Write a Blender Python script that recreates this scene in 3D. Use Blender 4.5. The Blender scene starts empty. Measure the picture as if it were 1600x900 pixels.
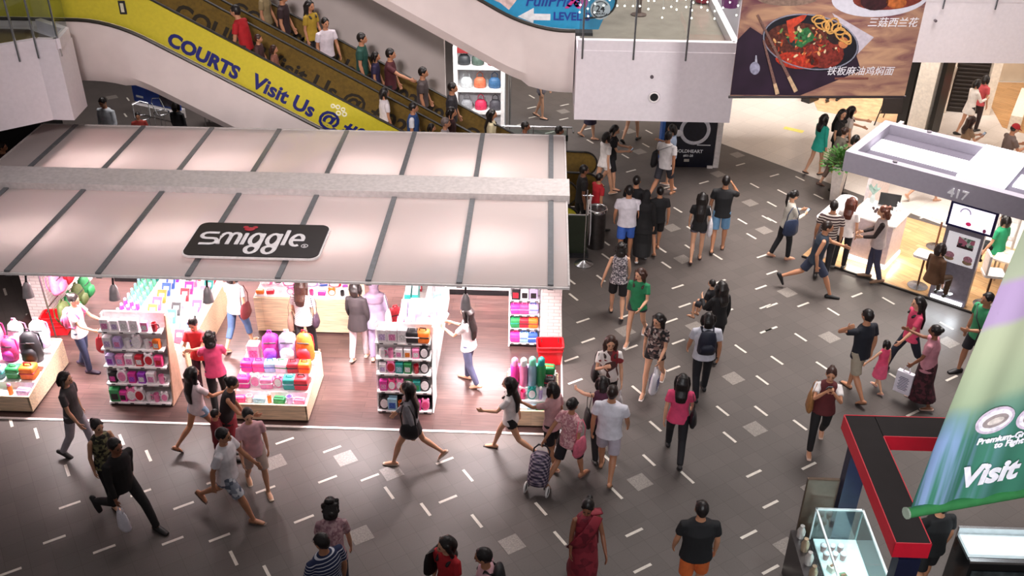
import bpy, bmesh, math, random
import numpy as np
from mathutils import Vector, Matrix, Euler
random.seed(7)
SC = bpy.context.scene
COL = SC.collection
PI = math.pi
rad = math.radians

# ------------------------------------------------------------------ camera
FPX, PITCH, ROLL, CAMH, YAW = 1527.6, 31.29, 0.6155, 10.25, 1.713
def _rz(v):
    c, s = math.cos(rad(YAW)), math.sin(rad(YAW))
    return np.array([c*v[0]-s*v[1], s*v[0]+c*v[1], v[2]])
_th, _ro = rad(PITCH), rad(ROLL)
FW = np.array([0, math.cos(_th), -math.sin(_th)])
U0 = np.array([0, math.sin(_th), math.cos(_th)])
R0 = np.array([1., 0, 0])
RT = _rz(R0*math.cos(_ro)+U0*math.sin(_ro))
UP = _rz(-R0*math.sin(_ro)+U0*math.cos(_ro))
FW = _rz(FW)
EYE = np.array([0, 0, CAMH])
cam_data = bpy.data.cameras.new('camera')
cam_data.sensor_width = 36.0
cam_data.lens = FPX/1600*36
cam_data.clip_end = 200
cam = bpy.data.objects.new('camera', cam_data)
M = Matrix(((RT[0], UP[0], -FW[0], 0), (RT[1], UP[1], -FW[1], 0), (RT[2], UP[2], -FW[2], CAMH), (0, 0, 0, 1)))
cam.matrix_world = M
COL.objects.link(cam)
SC.camera = cam

# ------------------------------------------------------------------ light and exposure
SC.view_settings.view_transform = 'Standard'
SC.view_settings.look = 'None'
SC.view_settings.gamma = 1.0
SC.view_settings.use_curve_mapping = False
SC.view_settings.exposure = 0.0
world = bpy.data.worlds.new('atrium_ambient')
SC.world = world
world.use_nodes = True
_bg = world.node_tree.nodes['Background']
_bg.inputs[0].default_value = (1.0, 0.91, 0.93, 1)
_bg.inputs[1].default_value = 0.16
def area(name, loc, target, size, power, color, spread=PI):
    d = bpy.data.lights.new(name, 'AREA')
    d.shape = 'RECTANGLE'; d.size, d.size_y = size
    d.energy = power; d.color = color
    try: d.spread = spread
    except Exception: pass
    o = bpy.data.objects.new(name, d); COL.objects.link(o)
    o.location = loc
    o.rotation_euler = (Vector(target)-Vector(loc)).to_track_quat('-Z', 'Y').to_euler()
    return o
area('atrium_ceiling_light', (7.5, 20.5, 17), (7.5, 20.5, 0), (9, 11), 2150, (1.0, 0.92, 0.88), rad(88))
area('atrium_ceiling_light', (-6, 24.5, 15), (-6, 22, 0), (12, 5), 700, (1.0, 0.92, 0.90), rad(100))
area('atrium_ceiling_light', (-5, 9, 19), (-4, 14, 0), (10, 8), 90, (1.0, 0.9, 0.92))
area('added_front_fill', (-3, 2, 13), (-4, 19, 4), (2, 1), 210, (1.0, 0.89, 0.89), rad(52))  # added frontal fill, brightens the escalator cladding and left fascia
area('added_front_fill', (4, 3, 12.5), (4.1, 14, 6.3), (1, .6), 55, (1.0, 0.95, 0.93), rad(36))  # added fill aimed at the underlit food banner
area('added_column_fill', (9.2, 24.0, 3.25), (10.6, 26.2, 1.2), (1.2, .5), 70, (1.0, 0.9, 0.8))  # added fill under the slab to brighten the cream column
area('gallery_light', (10.5, 27.5, 4.4), (10.5, 26, 0), (6, 6), 190, (1.0, 0.84, 0.72))
area('gallery_light', (15.0, 24.0, 3.2), (14, 25, 0), (4, 6), 210, (1.0, 0.87, 0.74))

area('added_front_fill', (0.5, 0.5, 9.0), (3.8, 6.2, 5.6), (1.6, 1.0), 150, (0.97, 0.97, 1.0), rad(70))  # added fill from the camera side, brightens the green banner
# ------------------------------------------------------------------ pixel rays used for measuring off the photograph
def ray(px, py): return RT*(px-800)/FPX-UP*(py-450)/FPX+FW
def PZ(px, py, z=0.0):
    d = ray(px, py); return Vector(EYE+d*(z-CAMH)/d[2])
def PY(px, py, y):
    d = ray(px, py); return Vector(EYE+d*y/d[1])

# ------------------------------------------------------------------ materials
def lin(c):
    if isinstance(c, str):
        c = c.lstrip('#'); c = [int(c[i:i+2], 16)/255 for i in (0, 2, 4)]
    return tuple((x/12.92 if x <= 0.04045 else ((x+0.055)/1.055)**2.4) for x in c[:3])
_mats = {}
def nodes_of(m):
    m.use_nodes = True
    nt = m.node_tree
    return nt, nt.nodes, nt.links, nt.nodes['Principled BSDF']
def pm(col, rough=0.6, metal=0.0, var=0.10, scale=14.0, bump=0.0, emit=0.0, trans=0.0, alpha=1.0, spec=0.5):
    """plain procedural surface: a base colour broken up by fine noise"""
    key = (col if isinstance(col, str) else tuple(col), rough, metal, var, scale, bump, emit, trans, alpha, spec)
    if key in _mats: return _mats[key]
    m = bpy.data.materials.new('surface'); _mats[key] = m
    nt, N, L, b = nodes_of(m)
    c = lin(col)
    tc = N.new('ShaderNodeTexCoord'); nz = N.new('ShaderNodeTexNoise'); nz.inputs['Scale'].default_value = scale
    L.new(tc.outputs['Object'], nz.inputs['Vector'])
    rp = N.new('ShaderNodeValToRGB')
    rp.color_ramp.elements[0].position = 0.3; rp.color_ramp.elements[1].position = 0.7
    rp.color_ramp.elements[0].color = tuple(max(0, x*(1-var)) for x in c)+(1,)
    rp.color_ramp.elements[1].color = tuple(min(1, x*(1+var)) for x in c)+(1,)
    L.new(nz.outputs[0], rp.inputs[0]); L.new(rp.outputs[0], b.inputs['Base Color'])
    b.inputs['Roughness'].default_value = rough; b.inputs['Metallic'].default_value = metal
    b.inputs['Specular IOR Level'].default_value = spec
    if bump:
        bp = N.new('ShaderNodeBump'); bp.inputs['Strength'].default_value = bump; bp.inputs['Distance'].default_value = 0.01
        L.new(nz.outputs[0], bp.inputs['Height']); L.new(bp.outputs[0], b.inputs['Normal'])
    if emit:
        L.new(rp.outputs[0], b.inputs['Emission Color']); b.inputs['Emission Strength'].default_value = emit
    if trans: b.inputs['Transmission Weight'].default_value = trans
    if alpha < 1: b.inputs['Alpha'].default_value = alpha
    return m
def glass(tint=(0.9, 0.95, 0.95), rough=0.02, clear=0.88):
    key = ('glass', tint, rough, clear)
    if key in _mats: return _mats[key]
    m = bpy.data.materials.new('clear_glass'); _mats[key] = m
    m.use_nodes = True; nt = m.node_tree; N = nt.nodes; L = nt.links
    N.remove(N['Principled BSDF'])
    t = N.new('ShaderNodeBsdfTransparent'); t.inputs[0].default_value = tint+(1,)
    g = N.new('ShaderNodeBsdfGlossy'); g.inputs['Roughness'].default_value = rough
    mx = N.new('ShaderNodeMixShader'); mx.inputs[0].default_value = 1-clear
    L.new(t.outputs[0], mx.inputs[1]); L.new(g.outputs[0], mx.inputs[2]); L.new(mx.outputs[0], N['Material Output'].inputs[0])
    return m
def striped(c1, c2, scale, axis='Z', rough=0.8, duty=0.5):
    key = ('stripe', c1, c2, scale, axis, duty)
    if key in _mats: return _mats[key]
    m = bpy.data.materials.new('striped_cloth'); _mats[key] = m
    nt, N, L, b = nodes_of(m)
    tc = N.new('ShaderNodeTexCoord'); w = N.new('ShaderNodeTexWave'); w.bands_direction = axis
    w.inputs['Scale'].default_value = scale; w.inputs['Distortion'].default_value = 0.3
    rp = N.new('ShaderNodeValToRGB'); rp.color_ramp.interpolation = 'CONSTANT'
    rp.color_ramp.elements[0].color = lin(c1)+(1,); rp.color_ramp.elements[1].color = lin(c2)+(1,); rp.color_ramp.elements[1].position = duty
    L.new(tc.outputs['Object'], w.inputs['Vector']); L.new(w.outputs['Fac'], rp.inputs[0]); L.new(rp.outputs[0], b.inputs['Base Color'])
    b.inputs['Roughness'].default_value = rough
    return m
def blotch(cols, scale, rough=0.8, kind='voronoi'):
    key = ('blotch', tuple(cols), scale, kind)
    if key in _mats: return _mats[key]
    m = bpy.data.materials.new('printed_cloth'); _mats[key] = m
    nt, N, L, b = nodes_of(m)
    tc = N.new('ShaderNodeTexCoord')
    if kind == 'voronoi':
        t = N.new('ShaderNodeTexVoronoi'); t.inputs['Scale'].default_value = scale
        sp = N.new('ShaderNodeSeparateColor'); L.new(t.outputs['Color'], sp.inputs[0]); out = sp.outputs[0]
    else:
        t = N.new('ShaderNodeTexNoise'); t.inputs['Scale'].default_value = scale; t.inputs['Detail'].default_value = 4
        mr = N.new('ShaderNodeMapRange'); mr.inputs[1].default_value = 0.3; mr.inputs[2].default_value = 0.7
        L.new(t.outputs[0], mr.inputs[0]); out = mr.outputs[0]
    L.new(tc.outputs['Object'], t.inputs['Vector'])
    rp = N.new('ShaderNodeValToRGB'); rp.color_ramp.interpolation = 'CONSTANT'
    n = len(cols)
    for i, c in enumerate(cols):
        if i < 2: e = rp.color_ramp.elements[i]; e.position = i/n
        else: e = rp.color_ramp.elements.new(i/n)
        e.color = lin(c)+(1,)
    L.new(out, rp.inputs[0]); L.new(rp.outputs[0], b.inputs['Base Color'])
    b.inputs['Roughness'].default_value = rough
    return m
def plaid(c1, c2, c3, scale):
    m = bpy.data.materials.new('plaid_cloth')
    nt, N, L, b = nodes_of(m)
    tc = N.new('ShaderNodeTexCoord'); outs = []
    for ax in ('X', 'Z'):
        w = N.new('ShaderNodeTexWave'); w.bands_direction = ax; w.inputs['Scale'].default_value = scale
        L.new(tc.outputs['Object'], w.inputs['Vector']); outs.append(w)
    ad = N.new('ShaderNodeMath'); ad.operation = 'ADD'; L.new(outs[0].outputs['Fac'], ad.inputs[0]); L.new(outs[1].outputs['Fac'], ad.inputs[1])
    hv = N.new('ShaderNodeMath'); hv.operation = 'MULTIPLY'; hv.inputs[1].default_value = 0.5; L.new(ad.outputs[0], hv.inputs[0])
    rp = N.new('ShaderNodeValToRGB'); rp.color_ramp.interpolation = 'CONSTANT'
    rp.color_ramp.elements[0].color = lin(c1)+(1,); rp.color_ramp.elements[1].position = 0.4; rp.color_ramp.elements[1].color = lin(c2)+(1,)
    e = rp.color_ramp.elements.new(0.75); e.color = lin(c3)+(1,)
    L.new(hv.outputs[0], rp.inputs[0]); L.new(rp.outputs[0], b.inputs['Base Color']); b.inputs['Roughness'].default_value = 0.8
    return m
def rotated_grid(m, size, ang, c1, c2, grout, rough, gw=0.012, bumpy=0.0):
    """square tiles turned on the floor"""
    nt, N, L, b = nodes_of(m)
    tc = N.new('ShaderNodeTexCoord'); mp = N.new('ShaderNodeMapping')
    mp.inputs['Rotation'].default_value = (0, 0, -rad(ang)); mp.inputs['Scale'].default_value = (1/size, 1/size, 1/size)
    L.new(tc.outputs['Object'], mp.inputs[0])
    br = N.new('ShaderNodeTexBrick'); br.offset = 0.0
    br.inputs['Scale'].default_value = 1.0; br.inputs['Brick Width'].default_value = 1.0; br.inputs['Row Height'].default_value = 1.0
    br.inputs['Mortar Size'].default_value = gw; br.inputs['Mortar Smooth'].default_value = 0.1; br.inputs['Bias'].default_value = 0.0
    br.inputs['Color1'].default_value = lin(c1)+(1,); br.inputs['Color2'].default_value = lin(c2)+(1,); br.inputs['Mortar'].default_value = lin(grout)+(1,)
    L.new(mp.outputs[0], br.inputs['Vector'])
    nz = N.new('ShaderNodeTexNoise'); nz.inputs['Scale'].default_value = 90; nz.inputs['Detail'].default_value = 3
    L.new(tc.outputs['Object'], nz.inputs['Vector'])
    mr = N.new('ShaderNodeMapRange'); mr.inputs[3].default_value = 0.75; mr.inputs[4].default_value = 1.25
    L.new(nz.outputs[0], mr.inputs[0])
    mx = N.new('ShaderNodeMix'); mx.data_type = 'RGBA'; mx.blend_type = 'MULTIPLY'; mx.inputs[0].default_value = 1
    L.new(br.outputs['Color'], mx.inputs[6]); L.new(mr.outputs[0], mx.inputs[7]); L.new(mx.outputs[2], b.inputs['Base Color'])
    b.inputs['Roughness'].default_value = rough
    return m
def planks(name, c1, c2, gap, length, width, ang=0, rough=0.35, mortar=0.02):
    m = bpy.data.materials.new(name)
    nt, N, L, b = nodes_of(m)
    tc = N.new('ShaderNodeTexCoord'); mp = N.new('ShaderNodeMapping'); mp.inputs['Rotation'].default_value = (0, 0, rad(ang))
    L.new(tc.outputs['Object'], mp.inputs[0])
    br = N.new('ShaderNodeTexBrick'); br.offset = 0.37
    br.inputs['Scale'].default_value = 1.0; br.inputs['Brick Width'].default_value = length; br.inputs['Row Height'].default_value = width
    br.inputs['Mortar Size'].default_value = mortar*width; br.inputs['Color1'].default_value = lin(c1)+(1,); br.inputs['Color2'].default_value = lin(c2)+(1,)
    br.inputs['Mortar'].default_value = lin(gap)+(1,)
    L.new(mp.outputs[0], br.inputs['Vector'])
    m2 = N.new('ShaderNodeMapping'); m2.inputs['Scale'].default_value = (2.0, 26.0, 26.0); L.new(mp.outputs[0], m2.inputs[0])
    nz = N.new('ShaderNodeTexNoise'); nz.inputs['Scale'].default_value = 1.6; nz.inputs['Detail'].default_value = 4; L.new(m2.outputs[0], nz.inputs['Vector'])
    mr = N.new('ShaderNodeMapRange'); mr.inputs[1].default_value = .3; mr.inputs[2].default_value = .7; mr.inputs[3].default_value = 0.72; mr.inputs[4].default_value = 1.2; L.new(nz.outputs[0], mr.inputs[0])
    mx = N.new('ShaderNodeMix'); mx.data_type = 'RGBA'; mx.blend_type = 'MULTIPLY'; mx.inputs[0].default_value = 1
    L.new(br.outputs['Color'], mx.inputs[6]); L.new(mr.outputs[0], mx.inputs[7]); L.new(mx.outputs[2], b.inputs['Base Color'])
    b.inputs['Roughness'].default_value = rough
    return m
def bricks(name, c1, c2, mortar):
    m = bpy.data.materials.new(name)
    nt, N, L, b = nodes_of(m)
    tc = N.new('ShaderNodeTexCoord'); sp = N.new('ShaderNodeSeparateXYZ'); cb = N.new('ShaderNodeCombineXYZ'); ad = N.new('ShaderNodeMath'); ad.operation = 'ADD'
    L.new(tc.outputs['Object'], sp.inputs[0]); L.new(sp.outputs['X'], ad.inputs[0]); L.new(sp.outputs['Y'], ad.inputs[1])
    L.new(ad.outputs[0], cb.inputs['X']); L.new(sp.outputs['Z'], cb.inputs['Y'])
    br = N.new('ShaderNodeTexBrick'); br.inputs['Scale'].default_value = 1.0; br.inputs['Brick Width'].default_value = 0.2; br.inputs['Row Height'].default_value = 0.07
    br.inputs['Mortar Size'].default_value = 0.006; br.inputs['Color1'].default_value = lin(c1)+(1,); br.inputs['Color2'].default_value = lin(c2)+(1,); br.inputs['Mortar'].default_value = lin(mortar)+(1,)
    L.new(cb.outputs[0], br.inputs['Vector']); L.new(br.outputs['Color'], b.inputs['Base Color'])
    bp = N.new('ShaderNodeBump'); bp.inputs['Strength'].default_value = 0.3; bp.inputs['Distance'].default_value = 0.01; bp.invert = True
    L.new(br.outputs['Fac'], bp.inputs['Height']); L.new(bp.outputs[0], b.inputs['Normal'])
    b.inputs['Roughness'].default_value = 0.7
    return m
WHITE = pm('#e9e4e2', 0.5)
STEEL = pm('#b9bbbd', 0.25, 1.0, 0.04)
BLACK = pm('#141416', 0.5)
DARK = pm('#26262a', 0.6)

# ------------------------------------------------------------------ mesh builder
def frame(t, hint):
    t = t.normalized(); x = hint-t*hint.dot(t)
    if x.length < 1e-4:
        x = Vector((0, 1, 0))-t*t.y
        if x.length < 1e-4: x = Vector((0, 0, 1))-t*t.z
    x.normalize(); return x, t.cross(x)
class MB:
    def __init__(s): s.bm = bmesh.new(); s.mi = 0
    def _face(s, vs):
        try: f = s.bm.faces.new(vs); f.material_index = s.mi; return f
        except ValueError: return None
    def poly(s, pts): s._face([s.bm.verts.new(p) for p in pts]); return s
    def box(s, c, d, rz=0, rx=0, ry=0, bev=0.0):
        R = Euler((rx, ry, rz)).to_matrix(); c = Vector(c)
        tmp = s.bm if not bev else bmesh.new()
        vs = [tmp.verts.new(c+R@Vector((x*d[0]/2, y*d[1]/2, z*d[2]/2))) for x in (-1, 1) for y in (-1, 1) for z in (-1, 1)]
        for q in ((0, 1, 3, 2), (4, 6, 7, 5), (0, 4, 5, 1), (2, 3, 7, 6), (0, 2, 6, 4), (1, 5, 7, 3)):
            f = tmp.faces.new([vs[i] for i in q]); f.material_index = s.mi
        if bev:
            bmesh.ops.bevel(tmp, geom=list(tmp.edges), offset=bev, segments=2, affect='EDGES', profile=0.5)
            s._merge(tmp)
        return s
    def _merge(s, t):
        mp = {v: s.bm.verts.new(v.co) for v in t.verts}
        for f in t.faces:
            g = s._face([mp[v] for v in f.verts])
            if g: g.material_index = s.mi
        t.free()
    def prism(s, poly, z0, z1, bev=0.0):
        tmp = bmesh.new(); n = len(poly)
        lo = [tmp.verts.new((p[0], p[1], z0)) for p in poly]; hi = [tmp.verts.new((p[0], p[1], z1)) for p in poly]
        tmp.faces.new(hi); tmp.faces.new(lo[::-1])
        for i in range(n): tmp.faces.new([lo[i], lo[(i+1) % n], hi[(i+1) % n], hi[i]])
        bmesh.ops.recalc_face_normals(tmp, faces=list(tmp.faces))
        if bev: bmesh.ops.bevel(tmp, geom=list(tmp.edges), offset=bev, segments=2, affect='EDGES', profile=0.5)
        s._merge(tmp); return s
    def sweep(s, poly, a, b):
        """extrude a 3-D polygon by the vector b-a"""
        tmp = bmesh.new(); n = len(poly); d = Vector(b)-Vector(a)
        lo = [tmp.verts.new(Vector(p)) for p in poly]; hi = [tmp.verts.new(Vector(p)+d) for p in poly]
        tmp.faces.new(hi); tmp.faces.new(lo[::-1])
        for i in range(n): tmp.faces.new([lo[i], lo[(i+1) % n], hi[(i+1) % n], hi[i]])
        bmesh.ops.recalc_face_normals(tmp, faces=list(tmp.faces)); s._merge(tmp); return s
    def tube(s, pts, r, n=8, hint=(1, 0, 0), cap='flat', closed=False):
        """rings along a polyline; r is a radius, an (rx, ry) pair or a list of either"""
        P = [Vector(p) for p in pts]; hint = Vector(hint)
        if not isinstance(r, list): r = [r]*len(P)
        rr = [(q, q) if not isinstance(q, tuple) else q for q in r]
        if cap == 'round':
            def ext(p, q, a):
                d = (p-q); d = d.normalized() if d.length else Vector((0, 0, 1)); m = (a[0]+a[1])/2
                m = min(a[0], a[1])
                return [(p+d*m*0.55, (a[0]*0.83, a[1]*0.83)), (p+d*m*0.92, (a[0]*0.38, a[1]*0.38))]
            e0 = ext(P[0], P[1], rr[0]); e1 = ext(P[-1], P[-2], rr[-1])
            P = [e0[1][0], e0[0][0]]+P+[e1[0][0], e1[1][0]]; rr = [e0[1][1], e0[0][1]]+rr+[e1[0][1], e1[1][1]]
        m = len(P); rings = []
        for i, p in enumerate(P):
            if closed: t = P[(i+1) % m]-P[i-1]
            else: t = (P[min(i+1, m-1)]-P[i]).normalized()+(P[i]-P[max(i-1, 0)]).normalized()
            if t.length < 1e-6: t = Vector((0, 0, 1))
            x, y = frame(t, hint)
            rings.append([s.bm.verts.new(p+x*rr[i][0]*math.cos(2*PI*k/n)+y*rr[i][1]*math.sin(2*PI*k/n)) for k in range(n)])
        for i in range(m if closed else m-1):
            a, b = rings[i], rings[(i+1) % m]
            for k in range(n): s._face([a[k], a[(k+1) % n], b[(k+1) % n], b[k]])
        if not closed and cap:
            s._face(rings[0][::-1]); s._face(rings[-1])
        return s
    def ball(s, c, r, n=12, m=8, R=None, fn=None):
        c = Vector(c); r = (r, r, r) if not isinstance(r, tuple) else r; rings = []
        def pt(th, ph):
            v = Vector((r[0]*math.sin(th)*math.cos(ph), r[1]*math.sin(th)*math.sin(ph), r[2]*math.cos(th)))
            if fn: v = fn(v)
            return c+(R@v if R else v)
        top = s.bm.verts.new(pt(0, 0)); bot = s.bm.verts.new(pt(PI, 0))
        for i in range(1, m): rings.append([s.bm.verts.new(pt(PI*i/m, 2*PI*k/n)) for k in range(n)])
        for k in range(n):
            s._face([top, rings[0][k], rings[0][(k+1) % n]]); s._face([bot, rings[-1][(k+1) % n], rings[-1][k]])
            for i in range(m-2): s._face([rings[i][k], rings[i+1][k], rings[i+1][(k+1) % n], rings[i][(k+1) % n]])
        return s
    def lathe(s, prof, n=16, c=(0, 0, 0)):
        c = Vector(c); rings = []
        for r, z in prof: rings.append([s.bm.verts.new(c+Vector((r*math.cos(2*PI*k/n), r*math.sin(2*PI*k/n), z))) for k in range(n)])
        for a, b in zip(rings, rings[1:]):
            for k in range(n): s._face([a[k], a[(k+1) % n], b[(k+1) % n], b[k]])
        s._face(rings[0][::-1]); s._face(rings[-1]); return s
    def mesh(s, name, smooth=None, xf=None):
        bmesh.ops.recalc_face_normals(s.bm, faces=list(s.bm.faces))
        if xf is not None: s.bm.transform(xf)
        me = bpy.data.meshes.new(name); s.bm.to_mesh(me); s.bm.free()
        if smooth:
            for p in me.polygons: p.use_smooth = True
            if smooth != 'all':
                try: me.set_sharp_from_angle(angle=rad(smooth))
                except Exception: pass
        return me
    def build(s, name, m, parent=None, world=False, smooth=None):
        xf = None
        if world and parent is not None: xf = parent.matrix_basis.inverted()
        me = s.mesh(name, smooth, xf)
        for q in (m if isinstance(m, (list, tuple)) else [m]): me.materials.append(q)
        o = bpy.data.objects.new(name, me); COL.objects.link(o)
        if parent is not None: o.parent = parent
        return o
def tag(o, label=None, cat=None, group=None, kind=None):
    if label: o['label'] = label
    if cat: o['category'] = cat
    if group: o['group'] = group
    if kind: o['kind'] = kind
    return o
def thing(name, label, cat, loc=(0, 0, 0), rz=0.0, group=None):
    o = bpy.data.objects.new(name, None); COL.objects.link(o)
    o.location = loc; o.rotation_euler = (0, 0, rz); o.empty_display_size = 0.1
    o.matrix_basis = Matrix.Translation(Vector(loc)) @ Matrix.Rotation(rz, 4, 'Z')
    return tag(o, label, cat, group)
def struct(o): o['kind'] = 'structure'; return o
def dup(o, parent=None, loc=None, rz=None):
    c = o.copy(); COL.objects.link(c)
    if parent is not None: c.parent = parent
    if loc is not None: c.location = loc
    if rz is not None: c.rotation_euler = (0, 0, rz)
    for ch in list(o.children): dup(ch, c)
    return c
_text_cache = {}
def text_mesh(s, size=1.0, bold=0.0, extrude=0.004, spacing=1.0, align='LEFT', shear=0.0):
    cu = bpy.data.curves.new('lettering', 'FONT'); cu.body = s; cu.size = size; cu.offset = bold; cu.extrude = extrude
    cu.space_character = spacing; cu.align_x = align; cu.resolution_u = 3; cu.shear = shear
    o = bpy.data.objects.new('lettering', cu); COL.objects.link(o)
    dg = bpy.context.evaluated_depsgraph_get(); dg.update()
    me = bpy.data.meshes.new_from_object(o.evaluated_get(dg))
    bpy.data.objects.remove(o); bpy.data.curves.remove(cu)
    return me
def lettering(name, s, m, mat4, parent=None, size=1.0, bold=0.0, extrude=0.004, spacing=1.0, align='LEFT', shear=0.0, world=True):
    me = text_mesh(s, size, bold, extrude, spacing, align, shear)
    if world and parent is not None: mat4 = parent.matrix_basis.inverted() @ mat4
    me.transform(mat4); me.materials.clear(); me.materials.append(m)
    o = bpy.data.objects.new(name, me); COL.objects.link(o)
    if parent is not None: o.parent = parent
    return o
def basis(o, x, y):
    x = Vector(x).normalized(); y = Vector(y); y = (y-x*y.dot(x)).normalized(); z = x.cross(y)
    return Matrix(((x.x, y.x, z.x, o[0]), (x.y, y.y, z.y, o[1]), (x.z, y.z, z.z, o[2]), (0, 0, 0, 1)))
# ------------------------------------------------------------------ the setting: floors
TILE = bpy.data.materials.new('dark_floor_tile')
rotated_grid(TILE, 0.30, 33.5, '#5a5350', '#544e4b', '#47423f', 0.42, gw=0.009)
TILE.node_tree.nodes['Principled BSDF'].inputs['Specular IOR Level'].default_value = 0.30
CREAM = bpy.data.materials.new('cream_floor_tile')
rotated_grid(CREAM, 0.60, 43.7, '#d6ccc2', '#cdc3ba', '#b4aaa2', 0.22, gw=0.006)
SHOPWOOD = planks('dark_plank_floor', '#59433f', '#4a3836', '#2e2322', 1.2, 0.14, 0, 0.28)
MB().prism([(-22, 3), (22, 3), (22, 48), (-22, 48)], -0.2, 0.0).build('floor', TILE)['kind'] = 'structure'
CR0, CR1 = Vector((4.0, 25.45)), Vector((9.6, 19.7))
MB().prism([(-1.5, 31.1), (CR0.x, CR0.y), (CR1.x, CR1.y), (22, 7.0), (22, 47), (-1.5, 47)], 0.0, 0.004).build('floor', CREAM)['kind'] = 'structure'
MB().prism([(-9.75, 12.34), (0.46, 12.34), (0.46, 18.1), (-9.75, 18.1)], 0.0, 0.006).build('floor', SHOPWOOD)['kind'] = 'structure'
MB().box((-4.6, 12.315, 0.006), (10.15, 0.05, 0.012)).box((0.475, 15.2, 0.006), (0.03, 5.8, 0.012)).build('trim_3', pm('#efe6e2', 0.3))['kind'] = 'structure'
DASH = {}
DASH['u'] = [(109,789),(85,843),(163,858),(15,894),(287,790),(270,845),(343,840),(338,751),(220,770),(445,689),(519,702),(512,749),(578,746),(695,720),(475,811),(415,765),(991,832),(1004,888),
 (1059,448),(1125,440),(1070,477),(1136,486),(1049,501),(911,501),(919,532),(893,561),(899,596),(986,543),(1060,534),(1052,576),(1189,449),(1196,479),(1197,517),(977,494),(1339,461),(1255,476),(1206,477),
 (1205,514),(1487,591),(1426,646),(1178,740),(1264,728),(1204,788),(1204,890),(1268,891),(1157,257),(1100,285),(1045,292),(986,267),(1191,400),(882,164),(831,168),(833,183),(881,186),(815,194),(859,207),(920,201),
 (1210,274),(1206,426),(1444,339),(30,615),(140,560),(700,780),(1170,835)]
DASH['d'] = [(105,735),(57,677),(190,687),(232,712),(17,659),(365,872),(731,743),(608,770),(665,796),(745,814),(418,895),(875,841),(963,770),(1014,719),(1074,746),(1024,666),(953,720),(939,435),(896,464),
 (996,610),(1157,545),(1191,594),(1129,642),(1189,642),(1388,470),(1302,487),(1251,527),(1214,563),(1285,572),(1400,590),(1479,509),(1140,683),(1250,664),(1179,290),(977,244),(1009,227),(1059,328),(1080,358),(1077,387),
 (1121,401),(1160,346),(1174,369),(1041,414),(1034,390),(947,401),(946,379),(1198,341),(892,439),(831,151),(1014,206),(922,221),(1250,279),(1222,300),(1279,307),(1206,319),(1206,344),(200,155),(172,171),(196,180),(8,456),(44,496),(845,795)]
mb = MB()
for k, L in DASH.items():
    for px in L:
        p = PZ(*px); mb.box((p.x, p.y, 0.0012), (0.30, 0.045, 0.0024), rz=rad(33.5 if k == 'u' else -56.5))
mb.build('trim_1', pm('#cfc8bd', 0.4))['kind'] = 'structure'
mb = MB()
for px in [(540,716),(430,722),(612,738),(564,836),(800,850),(1000,753),(1272,765),(1230,855),(1296,527),(1230,457),(1482,535),(1087,511),(1146,591),(977,517),(1172,317),(1050,356),(1067,405),(1122,272),(1152,242),(999,237),(1194,360),(880,174),(983,205),(1180,670),(175,152)]:
    p = PZ(*px); mb.box((p.x, p.y, 0.001), (0.295, 0.295, 0.002), rz=rad(33.5))
mb.build('trim_2', pm('#7d7670', 0.4, var=0.25, scale=40))['kind'] = 'structure'

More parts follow.
